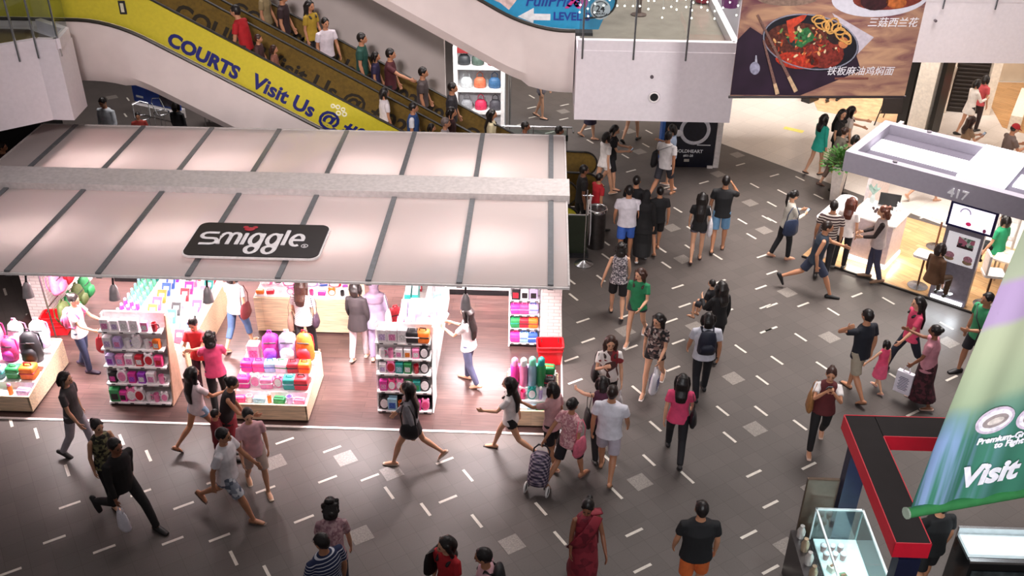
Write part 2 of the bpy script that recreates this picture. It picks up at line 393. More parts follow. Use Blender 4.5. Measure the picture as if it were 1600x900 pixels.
# ------------------------------------------------------------------ escalators
TRUSS = pm('#e3d8d4', 0.22, 0.0, 0.03, 3.0)
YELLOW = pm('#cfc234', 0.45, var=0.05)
SHADED_YELLOW = pm('#66501a', 0.5, var=0.2)  # banner yellow with the shade of the inner balustrades put into its colour
NAVY = pm('#1d2370', 0.5, var=0.05)
STEPM = striped('#2a2a2c', '#161617', 12, 'X', 0.5)
GL = glass()
def kinked(x, xb, xt, z0, z1, r=0.7):
    k = (z1-z0)/(xb-xt)
    def relu(t): return 0 if t < -r else (t if t > r else (t+r)**2/(4*r))
    return z0+k*(relu(xb-x)-relu(xt-x))
def esc_builder(label, xb, xt, z0, z1, y0, y1, xend, xleft, near_mat, far_mat, near_back=None, flat_drop=1.15, xtr=None):
    root = thing('escalator', label, 'escalator', (xb, (y0+y1)/2, z0))
    S = lambda x: kinked(x, xb, xt, z0, z1)
    xtr = xend-0.1 if xtr is None else xtr
    xs = [xleft+(xtr-xleft)*i/70 for i in range(71)]
    lo = 0.006
    mb = MB(); rings = []
    for x in xs:
        s = S(x); t = min(1, max(0, (s-z0)/(z1-z0))); dr = flat_drop if (t < 0.03 or t > 0.97) else 1.08
        zz = [s+0.12, s-0.85, s-dr, s-dr, s-0.85, s+0.12]; yy = [y0-0.06, y0-0.06, y0+0.12, y1-0.12, y1+0.06, y1+0.06]
        rings.append([mb.bm.verts.new((x, y, max(z, lo))) for y, z in zip(yy, zz)])
    for a, b in zip(rings, rings[1:]):
        for i in range(6): mb._face([a[i], a[(i+1) % 6], b[(i+1) % 6], b[i]])
    mb._face(rings[0]); mb._face(rings[-1])
    mb.build('truss_cladding', TRUSS, root, True, smooth=35)
    # dark skirting line between cladding and balustrade
    mb = MB()
    for y in (y0-0.075, y1+0.075):
        P = [(x, y, S(x)+0.14) for x in xs]; mb.tube(P, 0.035, 6, (0, 1, 0))
    mb.build('skirting', pm('#2c2820', 0.4), root, True)
    # steps
    mb = MB(); n = 26
    x = xend-0.4
    while x > xleft:
        z = S(x-0.2); zc = max(z, lo+0.02)
        mb.box((x-0.2, (y0+y1)/2, zc-0.02), (0.40, y1-y0-0.16, 0.16)); x -= 0.4
    mb.build('step_band', STEPM, root, True)
    # balustrades with newel ends, handrails
    for y, m in ((y0, near_mat), (y1, far_mat)):
        hr = [(x, S(x)+1.0) for x in xs if x < xend-0.28]
        c = (xend-0.3, z0+0.70)
        arc = [(c[0]+0.3*math.sin(a), c[1]+0.3*math.cos(a)) for a in [PI*i/10 for i in range(11)]]
        top = hr+arc
        low = [(x, S(x)+0.16) for x in xs if x < xend-0.45]
        poly = [(px, y-0.012, pz-0.03) for px, pz in top]+[(px, y-0.012, pz) for px, pz in low[::-1]]
        # strip triangulation keeps the concave band clean
        mb = MB(); X0 = [xleft+(xend-0.3-xleft)*i/60 for i in range(61)]
        for yy in (y-0.012, y+0.012):
            cols = [(mb.bm.verts.new((px, yy, S(px)+0.16)), mb.bm.verts.new((px, yy, S(px)+0.97))) for px in X0]
            for a, b in zip(cols, cols[1:]): mb._face([a[0], b[0], b[1], a[1]])
            hub = mb.bm.verts.new((xend-0.3, yy, z0+0.6)); pts = [cols[-1][1]]+[mb.bm.verts.new((xend-0.3+0.28*math.sin(PI*i/8), yy, z0+0.69+0.28*math.cos(PI*i/8))) for i in range(1, 8)]+[cols[-1][0]]
            for a, b in zip(pts, pts[1:]): mb._face([hub, a, b])
            mb._face([cols[-1][0], hub, cols[-1][1]])
        mb.build('balustrade', m, root, True)
        mb = MB(); mb.tube([(px, y, pz) for px, pz in top]+[(xend-0.6, y, z0+0.36)], (0.035, 0.022), 8, (0, 1, 0))
        mb.build('handrail', pm('#17130f', 0.4), root, True, smooth=60)
    return root, S
XB, XT, L2 = 0.12, -8.37, 4.65
esc1, S1 = esc_builder('yellow-bannered descending escalator nearest the white shop canopy', XB, XT, 0, L2, 18.6, 19.85, 0.85, -13.5, YELLOW, SHADED_YELLOW)
esc2, S2 = esc_builder('second yellow descending escalator, between the near one and the grey wall', XB, XT, 0, L2, 20.3, 21.5, 1.35, -13.5, SHADED_YELLOW, SHADED_YELLOW)
BLUE = pm('#2f9fd0', 0.4, var=0.05)
esc3, S3 = esc_builder('upper white escalator with a blue LEVEL 3 panel above the other escalators', -0.2, -8.7, L2, L2*2, 18.5, 19.8, 1.34, -9.6, BLUE, pm('#7f8f98', 0.4), xtr=0.60)
ang = math.atan(L2/(XB-XT))
sl = (math.cos(ang), 0, -math.sin(ang)); up = (math.sin(ang), 0, math.cos(ang))
def banner_text(root, S, y, px, s, size, m, name='lettering', bold=0.012, dz=0.42):
    x = PY(px[0], px[1], y).x
    lettering(name, s, m, basis((x, y-0.02, S(x)+dz-0.16), sl, up), root, size, bold, 0.002, 1.0)
banner_text(esc1, S1, 18.6, (259, 60), 'COURTS', 0.375, NAVY, bold=0.018, dz=0.40)
banner_text(esc1, S1, 18.6, (392, 135), 'Visit Us @ #02-49', 0.425, NAVY, bold=0.014, dz=0.42)
DKTXT = pm('#1c160e', 0.6)
banner_text(esc1, S1, 19.85, (268, 10), 'COURTS', 0.50, DKTXT, bold=0.015)
banner_text(esc1, S1, 19.85, (408, 75), 'Visit Us @ #02-49', 0.52, DKTXT, bold=0.012)
banner_text(esc1, S1, 19.85, (720, 235), 'COURTS', 0.46, DKTXT, bold=0.012)
banner_text(esc2, S2, 21.5, (360, 20), 'COURTS', 0.46, DKTXT)
banner_text(esc2, S2, 21.5, (450, 50), 'Visit Us @ #02-49', 0.50, DKTXT)
banner_text(esc2, S2, 21.5, (722, 190), 'COURTS', 0.46, DKTXT)
# white speech-like patch printed between @ and #02, control box on the landing band
p = PY(528, 170, 18.57)
mb = MB()
for dx, dz, r in ((-.10, .05, .06), (0, .03, .065), (.1, -.02, .06), (.0, -.1, .07), (.12, -.12, .07)):
    mb.tube([(p.x+dx+r*.6*math.cos(t), 18.583, p.z+dz+r*.6*math.sin(t)) for t in [2*PI*i/10 for i in range(10)]], 0.016, 5, (0, 1, 0), closed=True)
mb.build('lettering', pm('#f2f0d8', 0.5), esc1, True)
p = PY(191, 12, 18.57)
MB().box((p.x, 18.58, p.z), (0.14, 0.02, 0.26), bev=0.01).build('control_panel', DARK, esc1, True)
MB().box((p.x, 18.565, p.z), (0.06, 0.01, 0.17)).build('control_panel', pm('#d9d4b8', 0.4), esc1, True)
# blue panel lettering
WT = pm('#eef2f6', 0.5)
p = PY(862, 20, 18.47)
def e3txt(s, px, size, m, bold=0.006, shear=0.0):
    q = PY(px[0], px[1], 18.47); lettering('lettering', s, m, basis((q.x, 18.47, q.z), (1, 0, 0), (0, 0, 1)), esc3, size, bold, 0.002, shear=shear)
DBL = pm('#1d3f9a', 0.5)
e3txt('FullPrice', (820, 9), 0.30, DBL, 0.004, 0.25)
e3txt('X', (884, 12), 0.38, pm('#d0348c', 0.5), 0.012)
e3txt('m', (898, 11), 0.30, pm('#c65aa8', 0.5), 0.004, 0.25)
e3txt('LEVEL 3', (864, 31), 0.21, DBL, 0.006)
a, b = PY(809, 27, 18.47), PY(860, 26, 18.47); z = (a.z+b.z)/2
mb = MB(); mb.sweep([(a.x, 18.475, z), (a.x+.3, 18.475, z+.17), (a.x+.3, 18.475, z+.06), (b.x, 18.475, z+.06), (b.x, 18.475, z-.06), (a.x+.3, 18.475, z-.06), (a.x+.3, 18.475, z-.12)][::1], (0, 0, 0), (0, 0.006, 0))
mb.build('arrow', WT, esc3, True)
c = PY(938, 15, 18.47)
mb = MB(); mb.tube([(c.x, 18.482, c.z), (c.x, 18.472, c.z)], 0.19, 24); mb.build('round_badge', pm('#d7dde6', 0.5), esc3, True)
mb = MB(); mb.tube([(c.x+.15*math.cos(t), 18.469, c.z+.15*math.sin(t)) for t in [0.6+5.2*i/18 for i in range(19)]], 0.009, 5, (0, 1, 0)); mb.build('round_badge', DARK, esc3, True)
lettering('lettering', '24', DARK, basis((c.x, 18.467, c.z-.04), (1, 0, 0), (0, 0, 1)), esc3, 0.17, 0.004, 0.001, align='CENTER')
lettering('lettering', 'HOURS', DARK, basis((c.x, 18.467, c.z-.10), (1, 0, 0), (0, 0, 1)), esc3, 0.06, 0.001, 0.001, align='CENTER')
q = PY(780, 3, 18.48); mb = MB(); mb.tube([(q.x-.2, 18.483, q.z+.25), (q.x+.1, 18.483, q.z+.12), (q.x+.28, 18.483, q.z-.02)], (0.16, 0.003), 10, (1, 0, 1), cap='round'); mb.build('printed_patch', pm('#e8c9c4', 0.5, var=0.3, scale=9), esc3, True)

# ------------------------------------------------------------------ upper level slabs, walls and columns
SLAB = pm('#e4dde2', 0.45, var=0.03)
def slab(poly, m=SLAB):
    mb = MB(); mb.prism(poly, 3.3, 4.65); o = mb.build('ceiling', m); o['kind'] = 'structure'
    return o
def curb(pts, w=0.12):
    mb = MB()
    for a, b in zip(pts, pts[1:]):
        a, b = Vector(a), Vector(b); d = (b-a); mid = (a+b)/2
        mb.box((mid.x, mid.y, 4.745), (d.length, w, 0.19), rz=math.atan2(d.y, d.x))
    o = mb.build('trim_4', SLAB); o['kind'] = 'structure'
slab([(-14, 13.06), (-9.2, 17.1), (-8.8, 17.1), (-8.86, 17.85), (-9.7, 18.45), (-14, 18.45)])
curb([(-13.9, 13.24), (-9.18, 17.17), (-8.82, 17.17), (-8.93, 17.82), (-9.7, 18.37)])
slab([(0.62, 17.69), (3.58, 17.69), (3.6, 21.45), (16, 21.8), (16, 25.2), (0.62, 25.2)])
curb([(0.64, 17.76), (3.52, 17.76), (3.54, 21.5), (16, 21.86)])
UPFLOOR = pm('#8d8378', 0.2, var=0.1, scale=3)
MB().prism([(0.7, 17.85), (3.45, 17.85), (3.5, 21.6), (15.9, 22.0), (15.9, 25.1), (0.7, 25.1)], 4.65, 4.656).build('floor', UPFLOOR)['kind'] = 'structure'
MB().prism([(-13.9, 13.5), (-9.25, 17.3), (-9.2, 17.8), (-9.9, 18.3), (-13.9, 18.3)], 4.65, 4.656).build('floor', pm('#5c4a3c', 0.2, var=0.2, scale=3)).__setitem__('kind', 'structure')
GREYWALL = pm('#b9b0ac', 0.6, var=0.05, scale=2)
MB().box((-3.75, 22.32, 3.2), (2.9, 0.24, 6.4)).build('wall_back', GREYWALL)['kind'] = 'structure'
MB().box((-9.7, 22.32, 4.9), (9.0, 0.24, 3.2)).build('wall_back', GREYWALL)['kind'] = 'structure'
_cx = PY(66, 205, 20.6).x
MB().box((_cx-1.5, 21.1, 1.65), (3.0, 1.0, 3.28)).build('column_left', pm('#0b0b0c', 0.5))['kind'] = 'structure'
MB().box((-13, 36, 6), (24, .3, 12)).build('wall_back', GREYWALL)['kind'] = 'structure'
MB().box((-21, 22, 6), (.3, 28, 12)).build('wall_left', GREYWALL)['kind'] = 'structure'
# round sprinkler port and small round vent on the white fascia
mb = MB(); p = PY(1022, 152, 17.68)
t = thing('fascia_lamp', 'recessed round downlight with dark centre on the white upper-floor fascia', 'light', (p.x, 17.69, p.z))
MB().tube([(0, 0, 0), (0, -0.012, 0)], 0.125, 24, (1, 0, 0)).build('rim', pm('#d3ccd1', 0.4), t)
MB().tube([(.088*math.cos(a), -0.02, .088*math.sin(a)) for a in [2*PI*i/24 for i in range(24)]], 0.011, 6, (0, 1, 0), closed=True).build('ring', WHITE, t)
MB().tube([(0, 0, 0), (0, -0.016, 0)], 0.075, 24, (1, 0, 0)).build('lens', BLACK, t)
p = PY(1018.5, 120, 17.68)
tag(MB().tube([(p.x, 17.69, p.z), (p.x, 17.66, p.z)], 0.034, 16, (1, 0, 0)).build('fascia_sensor', pm('#5b5157', 0.4)), 'small dark round sensor above the downlight on white fascia', 'sensor')
def railing(label, pts, posts, h=1.15, glass_tint=(0.86, 0.9, 0.9), drop=0.34):
    t = thing('glass_railing', label, 'railing', (pts[0][0], pts[0][1], 4.84))
    mb = MB()
    for a, b in zip(pts, pts[1:]):
        a, b = Vector(a), Vector(b); d = b-a; mid = (a+b)/2
        mb.box((mid.x, mid.y, 4.86+h/2), (d.length-0.02, 0.014, h-0.03), rz=math.atan2(d.y, d.x))
    mb.build('glass_panel', glass(glass_tint, 0.03, 0.9), t, True)
    for x, y in posts:
        mb = MB(); mb.box((x, y, 4.84-drop+(h+drop)/2), (0.035, 0.035, h+drop), bev=0.006); mb.build('post', STEEL, t, True)
    mb = MB(); mb.tube([(a[0], a[1], 4.86+h+0.03) for a in pts], 0.025, 8, (0, 0, 1)); mb.build('top_rail', STEEL, t, True)
    return t
railing('glass railing with steel posts on the right white fascia', [(0.64, 17.73), (3.52, 17.73)], [(0.72, 17.66), (1.66, 17.66), (2.62, 17.66)])
railing('glass railing with steel posts on the left white balcony', [(-13.6, 13.44), (-9.19, 17.14), (-8.82, 17.14), (-8.9, 17.82)], [(-9.42, 16.86), (-9.17, 17.07), (-8.81, 17.2), (-10.6, 15.86)])
mb = railing('glass railing of the far right gallery', [(3.54, 21.5), (16, 21.86)], [(8.62, 21.55), (9.75, 21.58), (7.3, 21.52)])
for px in ((1515, 3),):
    p = PY(px[0], px[1], 21.5)
tag(MB().tube([(8.52, 21.5, 4.25), (8.52, 21.57, 4.25)], 0.03, 12, (1, 0, 0)).build('fascia_sensor', pm('#5b5157', 0.4)), 'small dark round sensor on the far right white fascia', 'sensor')
# a curtain of fairy lights behind the right railing
t = thing('fairy_light_curtain', 'curtain of warm white fairy lights hanging behind the right glass railing', 'string lights', (0.9, 17.9, 7.0))
LED = pm('#fff6e6', 0.4, emit=9.0)
for i in range(22):
    x = 0.66+i*0.135+random.uniform(-.03, .03); zb = 5.22+random.choice([0, .07, .15, .2, .3]); z = 6.9; mb = MB(); mb.tube([(x, 17.92, 6.95), (x, 17.92, zb)], 0.003, 4)
    s = mb.build('strand', pm('#cfcac2', 0.5), t, True)
    mb = MB(); k = zb
    while k < 6.0: mb.ball((x+random.uniform(-.012, .012), 17.915, k), 0.016, 8, 6); k += 0.15+random.uniform(-.02, .03)
    mb.build('bulbs', LED, s).parent = s
    s.children[0].location = (-0.9, -17.9, -7.0)
# decorations on the upper floor, seen through the railings
for i, (px, py, c) in enumerate([(1098, 4, '#a8163a'), (1140, 12, '#8f2a86')]):
    p = PZ(px, py, 4.66)
    tag(MB().lathe([(0.02, 0), (0.16, .02), (0.2, .25), (0.12, .5), (0.02, .56)], 14, (p.x, p.y, 4.66)).build('gift_decoration', pm(c, 0.4)), ('crimson rounded festive decoration' if i == 0 else 'purple rounded festive decoration')+' standing behind the right glass railing', 'decoration')
p = PZ(985, 50, 4.66)
tag(MB().lathe([(0.16, 0), (0.16, 0.02), (0.05, 0.05), (0.04, 0.9), (0.10, 0.92), (0.10, 1.3), (0.02, 1.32)], 14, (p.x+.25, p.y+1.2, 4.66)).build('post_stand', pm('#57433a', 0.5)), 'brown turned display stand on the upper floor behind glass railing', 'stand')
mb = MB(); mb.tube([(-10.75, 17.4, 4.65), (-10.75, 17.4, 7.5)], .14, 20); mb.build('column_left', pm('#d8d8de', 0.3))['kind'] = 'structure'
# back of the concourse on the right: column, louvred door, shop
B45 = rad(-47)
mb = MB(); mb.box((10.52, 25.95, 1.65), (0.52, 0.5, 3.28), rz=B45); o = mb.build('column_right', pm('#e6ddd0', 0.5)); o['kind'] = 'structure'
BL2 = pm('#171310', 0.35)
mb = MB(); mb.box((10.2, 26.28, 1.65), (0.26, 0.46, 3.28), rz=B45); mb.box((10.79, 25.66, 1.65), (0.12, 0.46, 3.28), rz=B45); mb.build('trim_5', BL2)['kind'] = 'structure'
mb = MB(); mb.box((12.17, 27.35, 1.45), (0.9, 0.1, 2.9), rz=rad(-10))
for i in range(24): mb.box((12.17, 27.28, 0.15+i*0.115), (0.8, 0.05, 0.05), rz=rad(-10), rx=0.5)
mb.build('door_1', pm('#241a14', 0.5))['kind'] = 'structure'
mb = MB(); mb.box((11.55, 27.4, 1.65), (0.22, 0.4, 3.28)); mb.box((12.75, 27.3, 1.65), (0.25, 0.4, 3.28)); mb.build('column_right', pm('#ded2c2', 0.5))['kind'] = 'structure'
mb = MB(); mb.box((11.0, 30.2, 1.65), (26, 0.2, 3.28)); mb.build('wall_right', pm('#cdbda6', 0.6, var=0.15, scale=1.5))['kind'] = 'structure'
WOODF = planks('tan_plank_floor', '#c79a68', '#b98a58', '#8a6238', 1.2, 0.16, 43, 0.3)
mb = MB(); mb.prism([(12.9, 26.2), (14.2, 24.9), (19, 24.9), (19, 30.0), (13.6, 30.0)], 0.004, 0.01); mb.build('floor', WOODF)['kind'] = 'structure'
mb = MB(); mb.prism([(8.0, 27.2), (9.9, 26.2), (10.3, 26.9), (10.2, 30.0), (8.2, 30.0)], 0.004, 0.01); mb.build('floor', pm('#d9ae84', 0.3, var=0.25, scale=5))['kind'] = 'structure'
mb = MB(); mb.box((13.7, 27.1, 0.22), (0.3, 2.6, 0.42), rz=rad(-28)); tag(mb.build('display_plinth', pm('#f6ead6', 0.3)), 'long low cream plinth edging the tan shop floor at right', 'plinth')
mb = MB(); mb.box((7.95, 28.0, 1.2), (0.28, 0.5, 2.4), rz=B45); mb.build('column_right', BL2)['kind'] = 'structure'
mb = MB(); mb.box((6.9, 28.6, 0.5), (2.0, 0.3, 1.0), rz=rad(-12)); tag(mb.build('low_display_wall', pm('#e9dfd2', 0.5)), 'low cream display wall behind the food banner at the far concourse', 'display')
p = PZ(1240, 203); MB().box((p.x, p.y, 0.0055), (0.55, 0.2, 0.003), rz=rad(-32)).build('trim_6', pm('#e6d86a', 0.5))['kind'] = 'structure'
# easel with a dark board
t = thing('easel', 'black A-frame easel holding a dark board by the white column', 'easel', (9.75, 26.25, 0))
for s in (-1, 1):
    mb = MB(); mb.tube([(s*0.42, -0.1, 0), (s*0.12, 0.05, 1.25)], 0.018, 8); mb.build('leg', BLACK, t)
mb = MB(); mb.tube([(0, 0.5, 0), (0, 0.06, 1.2)], 0.016, 8); mb.build('leg', BLACK, t)
mb = MB(); mb.box((0, -0.07, 0.62), (0.62, 0.03, 0.5), rx=-0.12, bev=0.006); mb.build('board', pm('#2a2321', 0.5), t)
mb = MB(); mb.tube([(-0.36, -0.09, 0.36), (0.36, -0.09, 0.36)], 0.014, 8); mb.build('ledge', BLACK, t)
p = PZ(1440, 175)
mb = MB(); mb.box((11.15, 26.7, 0.95), (0.55, 0.06, 1.3), rz=B45, rx=-0.15, bev=0.02); tag(mb.build('standing_mirror', pm('#d8cfc4', 0.1, 0.6)), 'leaning framed mirror panel beside the white column', 'mirror')

# ------------------------------------------------------------------ bag shop shelf and glass rail behind the escalators
area('shop_light', (-1.7, 23.3, 3.1), (-1.6, 24.4, 1.0), (1.2, 0.5), 75, (1.0, 0.97, 0.95))
area('shop_light', (0.3, 25.5, 3.6), (0.0, 25.0, 0.0), (1.5, 1.0), 60, (0.80, 0.90, 1.0))
t = thing('bag_shelf_unit', 'tall white shelf unit of bags beyond the escalators', 'shelf', (-1.62, 24.5, 0))
SH = pm('#f3f1f0', 0.4)
for sx in (-.62, .60):
    mb = MB(); mb.box((sx, 0, 1.3), (0.10, 0.5, 2.6)); mb.build('side_panel', SH, t)
for z in (0.25, 0.85, 1.45, 2.05):
    mb = MB(); mb.box((0, -0.02, z), (1.14, 0.48, 0.07)); mb.build('shelf', SH, t)
mb = MB(); mb.box((0, 0.24, 1.3), (1.14, 0.03, 2.6)); mb.build('back_panel', pm('#cfd3d8', 0.5), t)
mb = MB(); mb.box((0, -0.1, 2.55), (1.14, 0.3, 0.22)); mb.build('sign_fascia', pm('#6d1418', 0.5), t)
SHELF_BAGS = [(-.4, 2.09, '#23262a', 'black'), (-.05, 2.09, '#3d4d45', 'dark green'), (.35, 2.09, '#8d2a33', 'wine red'), (-.35, 1.49, '#b9bfc2', 'silver grey'), (.0, 1.49, '#c96a4a', 'coral'), (.38, 1.49, '#38628c', 'blue'), (-.35, .89, '#9a9da3', 'grey'), (.02, .89, '#d4325a', 'hot pink'), (.4, .89, '#4c4a52', 'charcoal'), (-.3, .29, '#6b7078', 'slate'), (.2, .29, '#b56b50', 'tan')]
WORD = {2.09: 'top', 1.49: 'second', .89: 'third', .29: 'bottom'}
for x, z, c, n in SHELF_BAGS:
    g = thing('handbag', n+' bag on the '+WORD[z]+' shelf of the unit beyond the escalators', 'bag', (-1.62+x, 24.42, z+0.0), 0, 'bags on the far shelf')
    mb = MB(); mb.tube([(0, 0, 0.005), (0, 0, 0.05), (0, 0, .2), (0, 0, .27)], [(.14, .09), (.165, .11), (.15, .09), (.09, .04)], 12); mb.build('body', pm(c, 0.55, var=.2, scale=25), g, smooth='all')
    mb = MB(); mb.tube([(-.08, 0, .24), (-.07, 0, .36), (0, 0, .42), (.07, 0, .36), (.08, 0, .24)], 0.012, 6, (0, 1, 0)); mb.build('handle', pm(c, 0.5), g, smooth='all')
t = thing('glass_barrier', 'low glass barrier with steel top rail beside the escalator exit', 'barrier', (-0.1, 23.0, 0))
mb = MB(); mb.tube([(-1.02, 0, 1.0), (.88, 0, 1.0), (.90, -0.28, 0.98)], 0.022, 8, (0, 0, 1)); mb.build('top_rail', STEEL, t)
for x in (-1.0, -.1, .75):
    mb = MB(); mb.tube([(x, 0, 0), (x, 0, 1.0)], 0.018, 8); mb.build('post', STEEL, t)
    mb = MB(); mb.box((x, 0, 0.72), (0.06, 0.05, 0.16), bev=.006); mb.build('clamp', pm('#1f2a26', 0.4), t)
mb = MB(); mb.box((-.12, 0, 0.5), (1.75, 0.012, 0.84)); mb.build('glass_panel', glass((0.82, 0.9, 0.88)), t)
t = thing('glass_screen', 'tall steel edged glass screen at the right of bag shop', 'screen', (-.84, 24.2, 0))
mb = MB(); mb.tube([(0, 0, 0), (0, 0, 2.6)], 0.025, 8); mb.build('post', STEEL, t)
mb = MB(); mb.box((-.02, .9, 1.3), (0.014, 1.7, 2.5)); mb.build('glass_panel', glass((0.86, 0.93, 0.97)), t)
# board, bench behind the canopy at left
t = thing('advertising_board', 'blue printed advertising board on white base under the escalator', 'board', (-10.75, 25.7, 0), rad(-24))
mb = MB(); mb.box((0, 0, 0.95), (1.7, 0.06, 1.3), bev=.01); mb.build('panel', pm('#2649a8', 0.4, var=.25, scale=2), t)
mb = MB(); mb.box((0.5, -.032, 0.75), (0.7, 0.01, 0.8)); mb.build('printed_picture', pm('#3b3440', 0.4, var=.5, scale=5), t)
mb = MB(); mb.box((0, 0, 0.15), (1.6, 0.4, 0.28), bev=.01); mb.build('base', WHITE, t)
mb = MB(); mb.box((-.6, -.033, .47), (.26, .008, .06)); mb.build('printed_patch', WT, t)
t = thing('bench', 'white topped bench under the yellow escalator', 'bench', (-8.6, 25.1, 0))
mb = MB(); mb.box((0, 0, .45), (1.5, .42, .06), bev=.01); mb.build('seat', WHITE, t)
for sx in (-.6, .6):
    for sy in (-.15, .15):
        mb = MB(); mb.tube([(sx, sy, 0), (sx, sy, .43)], .02, 8); mb.build('leg', STEEL, t)
for i, px in enumerate(((228, 209), (257, 201))):
    p = PZ(*px)
    t = thing('steel_chair', ('steel tube chair behind the canopy beside the red-shirted child', 'second steel tube chair behind the canopy nearer the bench')[i], 'chair', (p.x, p.y, 0), 0.4+i)
    mb = MB(); mb.tube([(.2*math.cos(a), .2*math.sin(a), .46) for a in [2*PI*k/16 for k in range(16)]], .015, 6, (0, 0, 1), closed=True); mb.build('seat', STEEL, t)
    mb = MB(); mb.tube([(-.2, 0, .46), (-.2, .12, .8), (0, .2, .85), (.2, .12, .8), (.2, 0, .46)], .014, 6, (0, 0, 1)); mb.build('backrest', STEEL, t)
    for a in (45, 135, 225, 315):
        mb = MB(); mb.tube([(.24*math.cos(rad(a)), .24*math.sin(rad(a)), 0), (.18*math.cos(rad(a)), .18*math.sin(rad(a)), .46)], .012, 6); mb.build('leg', STEEL, t)
# bin, stanchion sign, barrier by the escalator exit
t = thing('litter_bin', 'round steel litter bin with open ring top beside the escalator exit', 'bin', (1.24, 18.72, 0))
mb = MB(); mb.lathe([(.2, 0), (.2, .86), (.19, .86)], 24); mb.build('body', pm('#55504f', 0.3, .8), t, smooth=40)
mb = MB(); mb.tube([(.2*math.cos(a), .2*math.sin(a), .88) for a in [2*PI*k/28 for k in range(28)]], (.05, .03), 8, (0, 0, 1), closed=True); mb.build('rim', pm('#d9d9da', 0.2, 1.0), t, smooth='all')
t = thing('stanchion_sign', 'slim steel stanchion with a tall narrow pennant on a domed base', 'sign', (0.97, 17.9, 0))
mb = MB(); mb.lathe([(.2, 0), (.2, .02), (.12, .05), (.03, .09), (.02, .1)], 24); mb.build('base', STEEL, t, smooth=40)
mb = MB(); mb.tube([(0, 0, .08), (0, 0, 1.72)], .014, 8); mb.build('pole', STEEL, t)
mb = MB(); mb.tube([(-.1, 0, 1.6), (.12, 0, 1.6)], .01, 6); mb.build('crossbar', STEEL, t)
mb = MB(); mb.tube([(.06, .02, 1.62), (.09, .02, 1.2), (.1, .02, .75), (.09, .02, .45)], [(.03, .012), (.05, .012), (.045, .012), (.012, .006)], 8, (0, 1, 0)); mb.build('pennant', pm('#dcdce0', 0.5), t)
t = thing('green_barrier', 'dark green barrier panel with white bracket at canopy corner', 'barrier', (0.72, 18.3, 0))
mb = MB(); mb.box((0.1, 0, .5), (.42, .06, .9), bev=.01); mb.build('panel', pm('#27301f', 0.5), t)
mb = MB(); mb.tube([(-.1, -.04, .98), (.3, -.04, .98), (.3, -.04, 1.25)], .014, 6); mb.build('bracket', WHITE, t)
mb = MB(); mb.box((.1, 0, .03), (.5, .3, .05)); mb.build('foot', DARK, t)

# ------------------------------------------------------------------ jewellery advertising stand
t = thing('advertising_stand', 'navy jewellery advertising stand with white side on the dark floor', 'sign', (3.75, 23.2, 0))
mb = MB(); mb.box((-.02, 0, 1.1), (1.28, .4, 2.2), bev=.01); mb.build('panel', pm('#0d1022', 0.3, var=.3), t)
mb = MB(); mb.box((.70, .0, 1.1), (.14, .42, 2.2)); mb.build('frame', WHITE, t)
mb = MB(); mb.box((-.70, .0, 1.1), (.08, .42, 2.2)); mb.build('frame', pm('#3a6fc0', 0.4), t)
mb = MB(); mb.tube([(.08+.34*math.cos(a), -.205, 1.0+.34*math.sin(a)) for a in [2*PI*k/36 for k in range(36)]], (.012, .045), 8, (0, 1, 0), closed=True); mb.build('ring_picture', pm('#d8dae2', 0.3), t)
mb = MB(); mb.ball((-.32, -.21, .92), (.1, .03, .09), 12, 8); mb.build('ring_picture', pm('#f0f0f4', 0.4), t)
lettering('lettering', 'GOLDHEART', WT, basis((-.02, -.207, .40), (1, 0, 0), (0, 0, 1)), t, 0.12, 0.003, 0.002, align='CENTER', world=False)
lettering('lettering', '#01-28', WT, basis((-.02, -.207, .29), (1, 0, 0), (0, 0, 1)), t, 0.085, 0.002, 0.002, align='CENTER', world=False)
mb = MB(); mb.box((-.05, -.21, .19), (.13, .01, .07)); mb.build('label', pm('#c9c6bd', 0.5), t)
mb = MB(); mb.box((.55, -.23, .03), (.14, .05, .06)); mb.build('foot', WHITE, t)
mb = MB(); mb.box((.34, -.203, .61), (.34, .006, .022)); mb.build('printed_line', WT, t)
# ------------------------------------------------------------------ stationery kiosk: canopy, walls, lamps
XL, XR, YF, YB, ZR = -9.97, 0.46, 12.35, 18.08, 2.8
ROOF = bpy.data.materials.new('frosted_roof_panel')
ROOF.use_nodes = True
_n = ROOF.node_tree.nodes; _l = ROOF.node_tree.links; _n.remove(_n['Principled BSDF'])
_d = _n.new('ShaderNodeBsdfDiffuse'); _t = _n.new('ShaderNodeBsdfTranslucent'); _g = _n.new('ShaderNodeBsdfGlossy'); _m1 = _n.new('ShaderNodeMixShader'); _m2 = _n.new('ShaderNodeMixShader'); _f = _n.new('ShaderNodeFresnel')
_tc = _n.new('ShaderNodeTexCoord'); _nz = _n.new('ShaderNodeTexNoise'); _nz.inputs['Scale'].default_value = 0.6; _rp = _n.new('ShaderNodeValToRGB')
_rp.color_ramp.elements[0].color = lin('#eadfdc')+(1,); _rp.color_ramp.elements[1].color = lin('#f2e9e6')+(1,)
_l.new(_tc.outputs['Object'], _nz.inputs[0]); _l.new(_nz.outputs[0], _rp.inputs[0]); _l.new(_rp.outputs[0], _d.inputs[0]); _l.new(_rp.outputs[0], _t.inputs[0])
_g.inputs['Roughness'].default_value = 0.06; _f.inputs[0].default_value = 1.35; _m1.inputs[0].default_value = 0.5
_l.new(_d.outputs[0], _m1.inputs[1]); _l.new(_t.outputs[0], _m1.inputs[2]); _l.new(_f.outputs[0], _m2.inputs[0]); _l.new(_m1.outputs[0], _m2.inputs[1]); _l.new(_g.outputs[0], _m2.inputs[2]); _l.new(_m2.outputs[0], _n['Material Output'].inputs[0])
